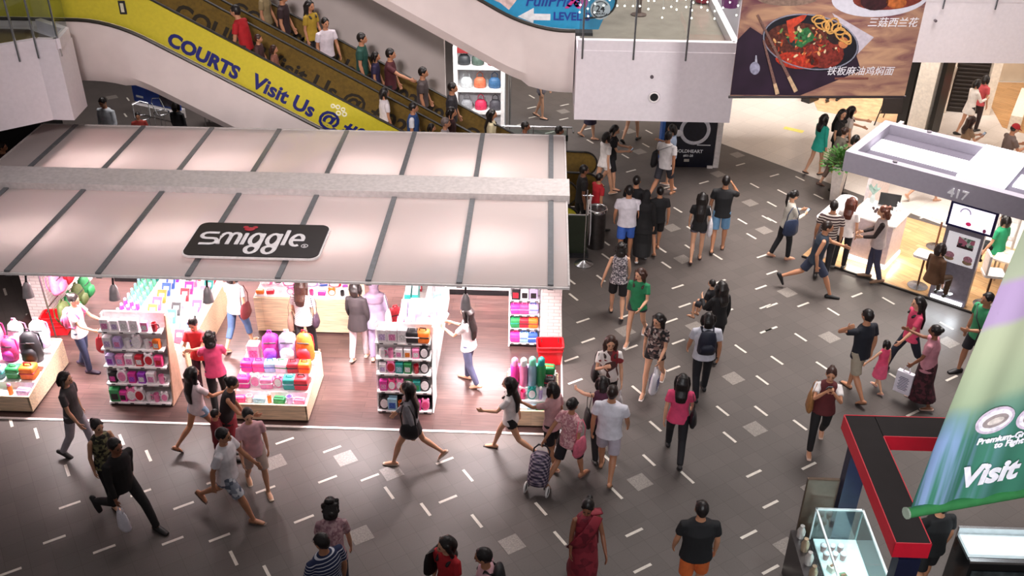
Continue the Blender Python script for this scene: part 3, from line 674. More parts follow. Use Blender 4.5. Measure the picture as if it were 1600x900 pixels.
kiosk = thing('shop_kiosk', 'stationery kiosk with long frosted white canopy divided by grey ribs', 'kiosk', ((XL+XR)/2, (YF+YB)/2, 0))
RIBX = [-9.29, -7.93, -6.55, -5.2, -3.85, -2.5, -1.15, 0.20]
edges = [XL]+RIBX+[XR]
RIBM = pm('#75777a', 0.4, 0.3)
for a, b in zip(edges, edges[1:]):
    for y0, y1 in ((YF, 15.15), (15.85, YB)):
        mb = MB(); mb.box(((a+b)/2, (y0+y1)/2, ZR-0.01), (b-a-0.004, y1-y0, 0.012)); mb.build('roof_panel', ROOF, kiosk, True)
for x in RIBX:
    for y0, y1 in ((YF, 15.15), (15.85, YB)):
        mb = MB(); mb.box((x, (y0+y1)/2, ZR-0.03), (0.085, y1-y0, 0.10)); mb.build('rib', RIBM, kiosk, True)
EDGE = pm('#c9c2c0', 0.45)
mb = MB(); mb.box(((XL+XR)/2+.02, 15.5, ZR+0.03), (XR-XL+.08, 0.68, 0.16)); mb.build('ridge_beam', EDGE, kiosk, True)
mb = MB(); mb.box(((XL+XR)/2, YF-.015, ZR-0.03), (XR-XL+.03, 0.03, 0.035)); mb.build('front_edge_trim', WHITE, kiosk, True)
mb = MB(); mb.box(((XL+XR)/2, YB+.015, ZR-0.03), (XR-XL, 0.03, 0.08)); mb.build('back_edge_trim', EDGE, kiosk, True)
for x in (XR+.01, XL-.01):
    mb = MB(); mb.box((x, (YF+YB)/2, ZR-0.03), (0.03, YB-YF, 0.08)); mb.build('side_edge_trim', EDGE, kiosk, True)
BRK = bricks('white_brick', '#efe4e0', '#e6dad7', '#c4b5b1')
mb = MB(); mb.box((.26, 16.25, 1.38), (0.36, 3.4, 2.74)); mb.build('side_wall', BRK, kiosk, True)
mb = MB(); mb.box((-9.25, 16.5, 1.38), (0.42, 2.9, 2.74)); mb.build('side_wall', BRK, kiosk, True)
mb = MB(); mb.box((-2.9, 17.95, 1.38), (5.9, 0.1, 2.74)); mb.build('back_wall', pm('#4a3c3c', 0.6), kiosk, True)
mb = MB(); mb.box((-7.5, 17.95, 1.38), (3.2, 0.1, 2.74)); mb.build('back_wall', pm('#d7c6c6', 0.6), kiosk, True)
# light battens fixed under the roof
def downlight(name, loc, power, size, color, spread=rad(150)):
    d = bpy.data.lights.new(name, 'AREA'); d.shape = 'RECTANGLE'; d.size, d.size_y = size; d.energy = power; d.color = color; d.spread = spread
    o = bpy.data.objects.new(name, d); COL.objects.link(o); o.location = loc; return o
LEDP = pm('#fff2ee', 0.5, emit=2.0)
for i, (x, y) in enumerate([(-8.2, 13.6), (-5.9, 13.6), (-3.2, 13.6), (-0.9, 13.6), (-8.2, 16.4), (-5.9, 16.4), (-3.2, 16.4), (-1.2, 16.4)]):
    mb = MB(); mb.box((x, y, 2.13), (1.3, 0.12, 0.05)); mb.tube([(x-.5, y, 2.15), (x-.5, y, 2.78)], .006, 5); mb.tube([(x+.5, y, 2.15), (x+.5, y, 2.78)], .006, 5); mb.build('light_batten', LEDP, kiosk, True)
    downlight('canopy_downlight', (x, y, 2.09), 150, (1.25, 0.14), (1.0, 0.87, 0.88), rad(130))
for i, (x, y) in enumerate([(-8.2, 13.6), (-5.9, 13.6), (-3.2, 13.6), (-0.9, 13.6), (-8.2, 16.6), (-5.9, 16.6), (-3.2, 16.6), (-1.2, 16.6)]):
    u_ = downlight('added_roof_uplight', (x, y if y < 15 else 16.4, 2.17), 40, (1.25, 0.14), (1.0, 0.90, 0.89), PI); u_.rotation_euler = (PI, 0, 0)  # upward lights added over the battens to strengthen the roof glow
for i, (px, py) in enumerate([(46, 440), (181, 444), (326, 443), (728, 448)]):
    x = PY(px, py, 12.55).x
    nm = ['leftmost gooseneck lamp under the canopy front edge', 'second gooseneck lamp from left under the canopy front edge', 'third gooseneck lamp from left, above slanted notebook display', 'right gooseneck lamp above the woman in white with jeans'][i]
    t = thing('gooseneck_lamp', 'grey '+nm, 'lamp', (x, 12.6, 2.75), 0, 'gooseneck lamps under the canopy front')
    mb = MB(); mb.tube([(0, 0.15, 0), (0, .02, -.02), (0, -.10, -.10), (0, -.14, -.2)], .016, 8); mb.build('arm', DARK, t, smooth='all')
    mb = MB(); mb.tube([(0, -.14, -.2), (0, -.15, -.26), (0, -.16, -.30), (0, -.18, -.44)], [(.03, .03), (.06, .06), (.065, .065), (.085, .085)], 16, cap='flat'); mb.build('lamp_shade', pm('#a9a2a4', 0.4, .2), t, smooth=40)
    d = bpy.data.lights.new('lamp_spot', 'SPOT'); d.energy = 30 if i < 3 else 300; d.spot_size = rad(74 if i < 3 else 58); d.spot_blend = 0.25; d.color = (1.0, 0.82, 0.80); d.shadow_soft_size = 0.05
    o = bpy.data.objects.new('lamp_spot', d); COL.objects.link(o); o.location = (x, 12.6-.2, 2.75-.47)
    o.rotation_euler = (Vector((x+(.0 if i < 3 else .12), 11.9 if i < 3 else 12.95, 0))-o.location).to_track_quat('-Z', 'Y').to_euler()
for x in (-4.6, -1.55):   # two more lamps hidden behind the canopy edge light the walkway
    t = thing('gooseneck_lamp', 'grey gooseneck lamp tucked behind the canopy edge at '+('the middle of the shop' if x < -3 else 'the open aisle'), 'lamp', (x, 12.75, 2.75), 0, 'gooseneck lamps under the canopy front')
    mb = MB(); mb.tube([(0, 0.15, 0), (0, .02, -.02), (0, -.06, -.05)], .016, 8); mb.build('arm', DARK, t, smooth='all')
    mb = MB(); mb.tube([(0, -.05, -.04), (0, -.06, -.08), (0, -.09, -.15)], [(.03, .03), (.06, .06), (.085, .085)], 16); mb.build('lamp_shade', pm('#a9a2a4', 0.4, .2), t, smooth=40)
    d = bpy.data.lights.new('lamp_spot', 'SPOT'); d.energy = 45 if x < -3 else 110; d.spot_size = rad(84); d.spot_blend = 0.25; d.color = (1.0, 0.84, 0.82); d.shadow_soft_size = 0.05
    o = bpy.data.objects.new('lamp_spot', d); COL.objects.link(o); o.location = (x, 12.62, 2.55); o.rotation_euler = (Vector((x, 11.8, 0))-o.location).to_track_quat('-Z', 'Y').to_euler()
# sign on the canopy
c00, c10, c11, c01 = [PZ(*p, 2.9) for p in ((285, 397), (497, 404), (512, 352), (316, 348))]
W = (c10-c00).length; Hh = ((c01-c00).length+(c11-c10).length)/2
cx, cy = (c00+c10+c11+c01).x/4, (c00+c10+c11+c01).y/4
t = thing('shop_sign', 'black rounded shop sign with white lettering on the canopy', 'sign', (cx, cy, 2.86))
def rrect(w, h, r, n=6):
    P = []
    for sx, sy, a0 in ((1, 1, 0), (-1, 1, 90), (-1, -1, 180), (1, -1, 270)):
        for i in range(n+1):
            a = rad(a0+90*i/n); P.append((sx*(w/2-r)+r*math.cos(a), sy*(h/2-r)+r*math.sin(a)))
    return P
mb = MB(); mb.prism(rrect(W+.05, Hh+.05, .16), 0, .03); mb.build('border', pm('#f4efee', 0.4), t)
mb = MB(); mb.prism(rrect(W, Hh, .14), .03, .045); mb.build('panel', pm('#1c1517', 0.4), t)
WSIGN = pm('#ece9ea', 0.4)
# rounded logo letters drawn as swept strokes on the sign
def stroke(mb, pts, w=.034):
    mb.tube([(x, y, .05) for x, y in pts], (w, .012), 6, (0, 0, 1), cap='round') if False else mb.tube([(x, y, .05) for x, y in pts], [(.008, w)]*len(pts), 8, (0, 0, 1), cap='flat')
def arcp(cx, cy, rx, ry, a0, a1, n=10): return [(cx+rx*math.cos(rad(a0+(a1-a0)*i/n)), cy+ry*math.sin(rad(a0+(a1-a0)*i/n))) for i in range(n+1)]
LW = W*0.84/6.6; x0 = -W*0.42; hx = Hh*.17
mb = MB()
def S_(x): stroke(mb, [(x+LW*.85, hx), (x+LW*.25, hx)]+arcp(x+LW*.25, hx*.5, hx*.5, hx*.5, 90, 270, 6)+[(x+LW*.6, 0)]+arcp(x+LW*.62, -hx*.5, hx*.5, hx*.5, 90, -90, 6)+[(x, -hx)])
S_(x0); x = x0+LW*1.1
stroke(mb, [(x, -hx), (x, hx*.5)]+arcp(x+LW*.27, hx*.4, LW*.27, hx*.6, 180, 0, 8)+[(x+LW*.54, -hx)]); stroke(mb, [(x+LW*.54, hx*.4)]+arcp(x+LW*.81, hx*.4, LW*.27, hx*.6, 180, 0, 8)+[(x+LW*1.08, -hx)]); x += LW*1.42
stroke(mb, [(x, -hx), (x, hx)]); x += LW*.36
for q in range(2):
    stroke(mb, arcp(x+LW*.33, 0, LW*.33, hx, 0, 360, 16)); stroke(mb, [(x+LW*.66, hx), (x+LW*.66, -hx*1.6)]+arcp(x+LW*.33, -hx*1.7, LW*.33, hx*.75, 0, -180, 8)+arcp(x+LW*.33, -hx*1.7, LW*.33, hx*.5, 180, 20, 8)); x += LW*1.02
stroke(mb, [(x, hx*1.7), (x, -hx*.95)]); x += LW*.36
stroke(mb, [(x+.02, 0), (x+LW*.68, 0)]+arcp(x+LW*.36, 0, LW*.34, hx, 0, 300, 14)); x += LW*.95
mb.build('lettering', WSIGN, t)
mb = MB(); mb.tube(arcp3 if False else [(x+.05*math.cos(a), -hx+.05*math.sin(a), .05) for a in [2*PI*k/16 for k in range(16)]], .007, 5, (0, 0, 1), closed=True); mb.build('registered_mark', WSIGN, t)
lettering('registered_mark', 'R', WSIGN, Matrix.Translation((x-.02, -hx-.025, .046)), t, .07, .001, .003, world=False)
ix = x0+LW*2.52
mb = MB(); mb.ball((ix, hx*1.75, .055), (.085, .06, .012), 12, 6); mb.ball((ix-.075, hx*2.1, .055), (.045, .04, .01), 10, 6); mb.ball((ix+.075, hx*2.1, .055), (.045, .04, .01), 10, 6); mb.build('red_mark', pm('#b32636', 0.4), t)

# ------------------------------------------------------------------ hanging food banner
t = thing('food_banner', 'hanging brown food poster with noodle bowl and white Chinese lettering', 'banner', (2.79, 14.0, 5.16), rad(3.5))
BW, BH = 2.62, 3.6
WOODP = bpy.data.materials.new('printed_wood')
nt, N, L, b = nodes_of(WOODP)
tc = N.new('ShaderNodeTexCoord'); mp = N.new('ShaderNodeMapping'); mp.inputs['Scale'].default_value = (1.0, 1, 3.5); mp.inputs['Rotation'].default_value = (0, .5, 0); nz = N.new('ShaderNodeTexNoise'); nz.inputs['Scale'].default_value = 1.6; nz.inputs['Detail'].default_value = 7; nz.inputs['Distortion'].default_value = 1.2
rp = N.new('ShaderNodeValToRGB'); rp.color_ramp.elements[0].position = .3; rp.color_ramp.elements[0].color = lin('#70404a')+(1,); rp.color_ramp.elements[1].position = .7; rp.color_ramp.elements[1].color = lin('#c59878')+(1,)
L.new(tc.outputs['Object'], mp.inputs[0]); L.new(mp.outputs[0], nz.inputs['Vector']); L.new(nz.outputs[0], rp.inputs[0]); L.new(rp.outputs[0], b.inputs['Base Color']); b.inputs['Roughness'].default_value = .5
mb = MB(); mb.box((BW/2, 0, BH/2), (BW, .012, BH)); mb.build('cloth', WOODP, t)
mb = MB(); mb.tube([(-.02, 0, 0), (BW+.02, 0, 0)], .022, 8); mb.build('bottom_rod', pm('#2a1d20', 0.4), t)
def fpt(px, py):   # photograph pixel -> (u, w) on the banner
    d = ray(px, py); o = Vector(EYE)
    Mi = t.matrix_basis.inverted(); o2 = Mi@o; d2 = (Mi.to_3x3()@Vector(d)); s = -o2.y/d2.y; q = o2+d2*s; return q.x, q.z
def decal(name, pts, m, lay):
    mb = MB(); mb.sweep([(u, -.006-lay*.0025, w) for u, w in pts], (0, 0, 0), (0, -.0012, 0)); return mb.build(name, m, t)
def ell(px, py, rx, ry, n=28, rot=0, a0=0, a1=360):
    P = []
    for i in range(n):
        a = rad(a0+(a1-a0)*i/(n if a1-a0 == 360 else n-1)); x, y = rx*math.cos(a), ry*math.sin(a); c, s = math.cos(rad(rot)), math.sin(rad(rot))
        P.append(fpt(px+x*c-y*s, py+x*s+y*c))
    return P
PRN = lambda c, v=.25, s=18: pm(c, 0.5, var=v, scale=s)
decal('shadow_print', [fpt(*p) for p in ((1141, 148), (1152, 62), (1172, 42), (1200, 60), (1330, 60), (1345, 110), (1250, 149))], PRN('#2c1a2c', .3, 3), 0)
decal('napkin_print', [fpt(*p) for p in ((1300, 20), (1365, 58), (1328, 96), (1322, 60))], PRN('#c8bcc6', .1), 1)
decal('plate_print', ell(1375, -4, 76, 30, 32, -4), PRN('#d9d4de', .06), 1)
decal('sauce_print', ell(1388, -3, 56, 18, 24, -4), PRN('#7a3326', .5, 14), 2)
decal('food_print', ell(1366, 2, 22, 14, 20), PRN('#38171c', .4), 3)
decal('food_print', ell(1400, 3, 16, 10, 16), PRN('#b5622f', .4), 3)
decal('bowl_rim_print', ell(1230, -5, 50, 14, 24), PRN('#8d7264', .3), 1)
decal('bowl_print', ell(1266, 66, 76, 44, 40, 9), PRN('#16131d', .3, 6), 2)
mb = MB(); E2 = ell(1266, 65, 74, 42, 40, 9); mb.tube([(u, -.014, w) for u, w in E2], .011, 5, (0, 1, 0), closed=True); mb.build('bowl_rim_print', PRN('#8b8a9a', .2), t)
decal('stew_print', ell(1256, 70, 62, 34, 32, 9), PRN('#5a2a20', .6, 30), 3)
decal('chicken_print', ell(1288, 84, 30, 22, 20), PRN('#7a2a22', .5, 26), 4)
decal('pepper_print', ell(1245, 94, 34, 13, 20, 5), PRN('#b33420', .5, 30), 4)
decal('pepper_print', [fpt(*p) for p in ((1228, 32), (1262, 20), (1256, 30), (1240, 42), (1244, 60), (1234, 66))], PRN('#c8442c', .3), 5)
decal('leaf_print', [fpt(*p) for p in ((1248, 46), (1262, 42), (1276, 60), (1262, 66), (1252, 74), (1242, 70))], PRN('#2f6a3c', .5, 30), 5)
decal('leaf_print', ell(1240, 62, 14, 9, 14, 40), PRN('#1f3330', .5), 4)
decal('mushroom_print', ell(1302, 58, 12, 9, 14, 50), PRN('#2b1c1c', .4), 6)
decal('shrimp_print', ell(1317, 66, 8, 9, 14), PRN('#c9794a', .3), 6)
rf = random.Random(11)
for c_, n_ in (('#a8341f', 22), ('#d9a36a', 14), ('#6b8f4a', 9), ('#3a2018', 16), ('#e0c9a0', 10), ('#c2582c', 14)):
    mb = MB()
    for k in range(n_):
        a = rf.uniform(0, 6.28); q = rf.random()**.5; cx, cy = 1256+56*q*math.cos(a), 70+29*q*math.sin(a)
        u_, w_ = fpt(cx, cy); r1, r2, ro = rf.uniform(.015, .045), rf.uniform(.008, .02), rf.uniform(0, 3.1); lay = -.0185-.0001*k
        mb.sweep([(u_+r1*math.cos(z)*math.cos(ro)-r2*math.sin(z)*math.sin(ro), lay, w_+r1*math.cos(z)*math.sin(ro)+r2*math.sin(z)*math.cos(ro)) for z in [2*PI*i/9 for i in range(9)]], (0, 0, 0), (0, -.0012, 0))
    tag(mb.build('food_print', PRN(c_, .3, 30), t), kind='stuff')
NOOD = PRN('#d9a25a', .25, 40)
for k in range(9):
    cx, cy, r = 1278+k*5.5, 30+k*3.2+4*math.sin(k), 10+3*math.sin(k*2)
    mb = MB(); mb.tube([(u, -.022-.001*k, w) for u, w in ell(cx, cy, r, r*.62, 18, 30*k)], .013, 5, (0, 1, 0), closed=True); mb.build('noodle_print', NOOD, t)
for a, b2 in (((1183, 22), (1243, 142)), ((1192, 62), (1214, 146))):
    mb = MB(); u0, w0 = fpt(*a); u1, w1 = fpt(*b2); mb.tube([(u0, -.03, w0), (u0*.2+u1*.8, -.03, w0*.2+w1*.8)], [(.014, .003), (.022, .003)], 6, (1, 0, 0)); mb.build('chopstick_print', PRN('#7c5a52', .4, 60), t)
    mb = MB(); mb.tube([(u0*.2+u1*.8, -.03, w0*.2+w1*.8), (u1, -.03, w1)], [(.024, .003), (.03, .003)], 6, (1, 0, 0)); mb.build('chopstick_print', PRN('#d0ad8a', .2), t)
decal('spoon_print', ell(1179, 106, 8, 10, 18), PRN('#9c98ae', .3), 4)
decal('spoon_print', [fpt(*p) for p in ((1179, 98), (1183, 98), (1182, 86), (1180, 86))], PRN('#b9b6c6', .2), 4)
WLET = pm('#efe9ee', 0.5)
def flet(s, px, size, bold=.004, shear=0.0):
    u, w = fpt(*px); lettering('lettering', s, WLET, basis((u, -.02, w), (1, 0, 0), (0, 0, 1)), t, size, bold, .002, shear=shear, world=False)
flet('三菇西兰花', (1354, 40), .145, .0012, .15)
flet('铁板麻油鸡焖面', (1290, 115.5), .142, .0006, .15)
u_, w_ = fpt(1330, 122); mb = MB(); mb.box((u_, -.018, w_), (.5, .002, .03)); mb.build('printed_line', pm('#7d4a40', .5), t)

# ------------------------------------------------------------------ hanging green banner (near, at right)
gp0 = PY(1421, 801, 6.0); gp1 = PZ(1600, 769, gp0.z)
gx = Vector((gp1.x-gp0.x, gp1.y-gp0.y, 0)); gang = math.atan2(gx.y, gx.x)
t = thing('green_banner', 'large green and lilac hanging fabric banner reading Visit', 'banner', gp0, gang)
GMi = t.matrix_basis.inverted()
def gpt(px, py):
    d = ray(px, py); o2 = GMi@Vector(EYE); d2 = GMi.to_3x3()@Vector(d); s = -o2.y/d2.y; q = o2+d2*s; return q.x, q.z
GM = bpy.data.materials.new('printed_banner'); nt, N, L, b = nodes_of(GM)
tc = N.new('ShaderNodeTexCoord'); sp = N.new('ShaderNodeSeparateXYZ'); L.new(tc.outputs['Object'], sp.inputs[0])
nz = N.new('ShaderNodeTexNoise'); nz.inputs['Scale'].default_value = 1.1; L.new(tc.outputs['Object'], nz.inputs['Vector'])
ma = N.new('ShaderNodeMath'); ma.operation = 'MULTIPLY_ADD'; ma.inputs[1].default_value = -0.32; L.new(sp.outputs['X'], ma.inputs[0]); L.new(sp.outputs['Z'], ma.inputs[2])
m3 = N.new('ShaderNodeMath'); m3.operation = 'MULTIPLY_ADD'; m3.inputs[1].default_value = 0.12; L.new(nz.outputs[0], m3.inputs[0]); L.new(ma.outputs[0], m3.inputs[2])
dv = N.new('ShaderNodeMath'); dv.operation = 'DIVIDE'; dv.inputs[1].default_value = 4.0; L.new(m3.outputs[0], dv.inputs[0])
rp = N.new('ShaderNodeValToRGB'); cr = rp.color_ramp
def _gz(px, py):
    u, w = gpt(px, py); return (w-.32*u+.06)/4.0
STOPS = [(_gz(1500, 770), '#3a7560'), (_gz(1500, 690), '#417866'), (_gz(1490, 660), '#688a78'), (_gz(1490, 640), '#93a184'), (_gz(1530, 560), '#a3ab8d'), (_gz(1530, 528), '#a6ad90'), (_gz(1540, 512), '#a58fb0'), (_gz(1570, 450), '#a78fb2'), (_gz(1575, 436), '#9ea48d'), (_gz(1590, 400), '#989f87')]
for i, (pz, c) in enumerate(sorted(STOPS)):
    if i < 2: e = cr.elements[i]; e.position = max(0, pz)
    else: e = cr.elements.new(pz)
    e.color = lin(c)+(1,)
L.new(dv.outputs[0], rp.inputs[0])
# printed blue brush strokes near the lower left edge
wv = N.new('ShaderNodeTexNoise'); wv.inputs['Scale'].default_value = 1.0; wv.inputs['Detail'].default_value = 2; mpv = N.new('ShaderNodeMapping'); mpv.inputs['Scale'].default_value = (13, 1, .5); L.new(tc.outputs['Object'], mpv.inputs[0]); L.new(mpv.outputs[0], wv.inputs['Vector'])
fx = N.new('ShaderNodeMapRange'); fx.inputs[1].default_value = .75; fx.inputs[2].default_value = .15; L.new(sp.outputs['X'], fx.inputs[0])
fz = N.new('ShaderNodeMapRange'); fz.inputs[1].default_value = 1.05; fz.inputs[2].default_value = .7; L.new(sp.outputs['Z'], fz.inputs[0])
fw = N.new('ShaderNodeMapRange'); fw.inputs[1].default_value = .42; fw.inputs[2].default_value = .58; L.new(wv.outputs[0], fw.inputs[0])
q1 = N.new('ShaderNodeMath'); q1.operation = 'MULTIPLY'; L.new(fx.outputs[0], q1.inputs[0]); L.new(fz.outputs[0], q1.inputs[1])
q2 = N.new('ShaderNodeMath'); q2.operation = 'MULTIPLY'; L.new(q1.outputs[0], q2.inputs[0]); L.new(fw.outputs[0], q2.inputs[1])
mxb = N.new('ShaderNodeMix'); mxb.data_type = 'RGBA'; L.new(q2.outputs[0], mxb.inputs[0]); L.new(rp.outputs[0], mxb.inputs[6]); mxb.inputs[7].default_value = lin('#7f97bd')+(1,)
L.new(mxb.outputs[2], b.inputs['Base Color']); b.inputs['Roughness'].default_value = .75
b.inputs['Specular IOR Level'].default_value = .2
GW, GH = 2.4, 4.4
mb = MB(); nx, nz_ = 48, 30; vs = []
utop = gpt(1600, 366)
for j in range(nz_+1):
    row = []
    for i in range(nx+1):
        u = GW*i/nx; w = GH*j/nz_; u0 = utop[0]*w/utop[1]
        fold = .035*math.sin(u*17+.6*w)*math.exp(-u*1.3)*math.exp(-w*.5)+.01*math.sin(u*6+w*1.1)
        row.append((u0+u, fold, w))
    vs.append(row)
F = [[mb.bm.verts.new(p) for p in r] for r in vs]; B2 = [[mb.bm.verts.new((p[0], p[1]+.006, p[2])) for p in r] for r in vs]
for G_ in (F, B2):
    for j in range(nz_):
        for i in range(nx): mb._face([G_[j][i], G_[j][i+1], G_[j+1][i+1], G_[j+1][i]])
mb.build('cloth', GM, t, smooth='all')
mb = MB(); mb.tube([(-.02, 0, 0), (GW, 0, 0)], .045, 12); mb.build('bottom_rod', pm('#2c6e3c', .5), t, smooth=40)
mb = MB(); mb.tube([(-.035, 0, 0), (-.018, 0, 0)], .05, 12); mb.build('rod_end', pm('#7f8a7c', .4), t)
# violet-blue printed brush marks on the lower left
def gdecal(name, pix, m, off=.045):
    mb = MB(); mb.sweep([(u, -off, w) for u, w in [gpt(*p) for p in pix]], (0, 0, 0), (0, -.002, 0)); return mb.build(name, m, t)
gw = pm('#eceaf2', .5)
u, w = gpt(1490, 756); lettering('lettering', 'Visit', gw, basis((u, -.05, w), (1, 0, .02), (0, 0, 1)), t, .30, .012, .002, shear=.12, world=False)
u, w = gpt(1519, 689); lettering('lettering', 'Premium-Grade', gw, basis((u, -.05, w), (1, 0, .02), (0, 0, 1)), t, .085, .003, .002, shear=.12, world=False)
u, w = gpt(1546, 694); lettering('lettering', 'to Fight H', gw, basis((u, -.05, w), (1, 0, .02), (0, 0, 1)), t, .085, .003, .002, shear=.12, world=False)
for px, py in ((1549, 651), (1612, 644)):
    u, w = gpt(px, py)
    for k, (r1, r2, c) in enumerate(((.165, .125, '#c9b9ca'), (.14, .10, '#e9e3ee'), (.11, .06, '#9a8d8c'), (.07, .03, '#d9cdc6'))):
        mb = MB(); mb.sweep([(u+r1*math.cos(a)*1-.3*r2*math.sin(a), -.045-.003*k, w+r2*math.sin(a)+.25*r1*math.cos(a)) for a in [2*PI*i/28 for i in range(28)]], (0, 0, 0), (0, -.002, 0)); mb.build('oval_print', pm(c, .5, var=.25, scale=20), t)

# ------------------------------------------------------------------ kiosk 417
KA = rad(-36.5)
KB = Matrix.Translation((5.65, 18.45, 0)) @ Matrix.Rotation(KA, 4, 'Z')
def KP(u, v, z=0): return KB @ Vector((u, v, z))
def kthing(name, label, cat, u, v, z=0, rz=0.0, group=None):
    return thing(name, label, cat, KP(u, v, z), KA+rz, group)
OAK = planks('oak_plank_floor', '#c9a377', '#b88f62', '#8d6a48', 1.1, 0.15, math.degrees(0)+36.5+12, 0.3)
mb = MB(); mb.prism([KP(0, 0.02)[:2], KP(5.6, 0.02)[:2], KP(5.6, 3.25)[:2], KP(0, 3.25)[:2]], .002, .035); mb.build('floor', OAK)['kind'] = 'structure'
mb = MB(); q = KP(2.8, 0, .02); mb.box(q, (5.6, .04, .042), rz=KA); mb.build('trim_7', pm('#2a2523', .4))['kind'] = 'structure'
kr = kthing('kiosk_canopy', 'grey kiosk canopy with white light panels and metal number 417', 'canopy', 2.9, .55)
KG = pm('#5e5a66', .75, 0, .03, spec=.15); KW = pm('#a39da9', .7, 0, .03, spec=.2)
def kprism(mb, u0, u1, v0, v1, z0, z1, r=0.0):
    if r:
        P = [(p[0]+(u0+u1)/2, p[1]+(v0+v1)/2) for p in rrect(u1-u0, v1-v0, r)]
    else: P = [(u0, v0), (u1, v0), (u1, v1), (u0, v1)]
    mb.prism([KP(*p)[:2] for p in P], z0, z1)
U0, U1, V0, V1 = .62, 5.2, -.44, 1.66
mb = MB(); kprism(mb, U0+.15, U1-.15, V0+.15, V1-.15, 2.38, 2.56); mb.build('roof_tray', KG, kr, True)
for (a, b2, c, d) in ((U0, U1, V0, V0+.17), (U0, U1, V1-.17, V1), (U0, U0+.17, V0+.17, V1-.17), (U1-.17, U1, V0+.17, V1-.17)):
    mb = MB(); kprism(mb, a, b2, c, d, 2.36, 2.76); mb.build('rim', KW, kr, True)
LITE = pm('#f4f3ff', .4, emit=1.8)
mb = MB(); kprism(mb, U0+.2, 2.62, .42, 1.02, 2.56, 2.60); mb.build('light_panel', LITE, kr, True)
mb = MB(); kprism(mb, 2.64, 3.42, -.22, 1.62, 2.56, 2.78); mb.build('light_panel', LITE, kr, True)
mb = MB(); kprism(mb, 3.5, 5.0, .42, 1.02, 2.56, 2.60); mb.build('light_panel', LITE, kr, True)
for u in (1.55, ):
    for v in (V0+.09, V1-.09):
        mb = MB(); q = KP(u, v, 2.77); mb.tube([q, q+Vector((0, 0, .02))], .045, 12); mb.build('cap_plate', pm('#6f6a70', .4), kr, True)
q = KP(2.62, V0-.004, 2.44)
lettering('number_sign', '417', pm('#f0eff4', .4), basis(q, KP(1, 0)-KP(0, 0), (0, 0, 1)), kr, .24, .004, .02)
# support walls
mb = MB(); mb.prism([KP(.66, 1.5)[:2], KP(.66, 2.9)[:2], KP(.58, 2.9)[:2], KP(.58, 1.5)[:2]], .035, 2.36); mb.build('side_wall', pm('#f1e6e6', .4), kr, True)
for uu, zz in ((5.0, 1.2),):
    mb = MB(); q = KP(uu, 1.4, 1.2); mb.box(q, (.2, .2, 2.36), rz=KA); mb.build('column', KG, kr, True)
for u, v in ((1.3, .3), (2.1, .9), (3.0, .9), (4.1, .5)):
    downlight('kiosk_downlight', KP(u, v, 2.34), 24, (.25, .25), (1.0, .93, .86), rad(140))
# totem with screen and poster
tt = kthing('display_totem', 'tall grey totem with white lit foot at the kiosk front', 'totem', 3.01, .10)
mb = MB(); mb.box((0, 0, 1.2), (.70, .16, 2.31)); mb.build('body', pm('#8d8793', .35, .2), tt)
mb = MB(); mb.box((0, -.09, .10), (.60, .02, .07)); mb.build('light_strip', pm('#ffffff', .4, emit=3.0), tt)
o = area('totem_foot_light', tuple(KP(3.01, -.06, .35)), tuple(KP(3.05, -.9, 0)), (.6, .1), 16, (.86, .93, 1.0))
tv = kthing('flat_screen', 'lit flat screen with navy frame mounted on the grey totem', 'screen', 3.07, -.02, 1.94)
mb = MB(); mb.box((0, 0, 0), (.86, .06, .52), bev=.008); mb.build('frame', pm('#15164a', .35), tv)
mb = MB(); mb.box((0, -.033, 0), (.76, .006, .42)); mb.build('display', pm('#f4f0ff', .3, var=.02, emit=.95), tv)
mb = MB(); mb.tube([(-.13+.09*math.cos(a), -.038, .08+.09*math.sin(a)) for a in [PI*k/10 for k in range(11)]], .012, 5, (0, 1, 0)); mb.build('displayed_image', pm('#9a8ca6', .4, emit=.5), tv)
mb = MB(); mb.ball((-.03, -.038, -.12), (.05, .004, .04), 10, 6); mb.build('displayed_image', pm('#c02a5c', .4, emit=.7), tv)
mb = MB(); mb.ball((.27, -.038, -.17), (.03, .004, .04), 8, 6); mb.build('displayed_image', pm('#7a3050', .4, emit=.5), tv)
po = kthing('product_poster', 'white product poster with pink pots under the screen on totem', 'poster', 3.02, .012, 1.24)
mb = MB(); mb.box((0, 0, 0), (.58, .008, .64)); mb.build('sheet', pm('#f0edf2', .4, emit=.35), po)
mb = MB(); mb.box((.06, -.006, .16), (.3, .004, .2)); mb.build('printed_picture', blotch(['#6a8f7a', '#c8768f', '#3c3b40', '#d9e3dc'], 14, .5), po)
mb = MB(); mb.box((.06, -.008, .06), (.3, .004, .05)); mb.build('printed_picture', pm('#3a2a2e', .5), po)
for s in (-.17, .17):
    mb = MB(); mb.ball((s, -.008, -.16), (.085, .003, .07), 14, 8); mb.build('printed_pot', pm('#c78fa0', .5, var=.4, scale=40), po)
    mb = MB(); mb.ball((s, -.007, -.23), (.09, .003, .05), 14, 8); mb.build('printed_pot', pm('#a58a6c', .5, var=.3), po)
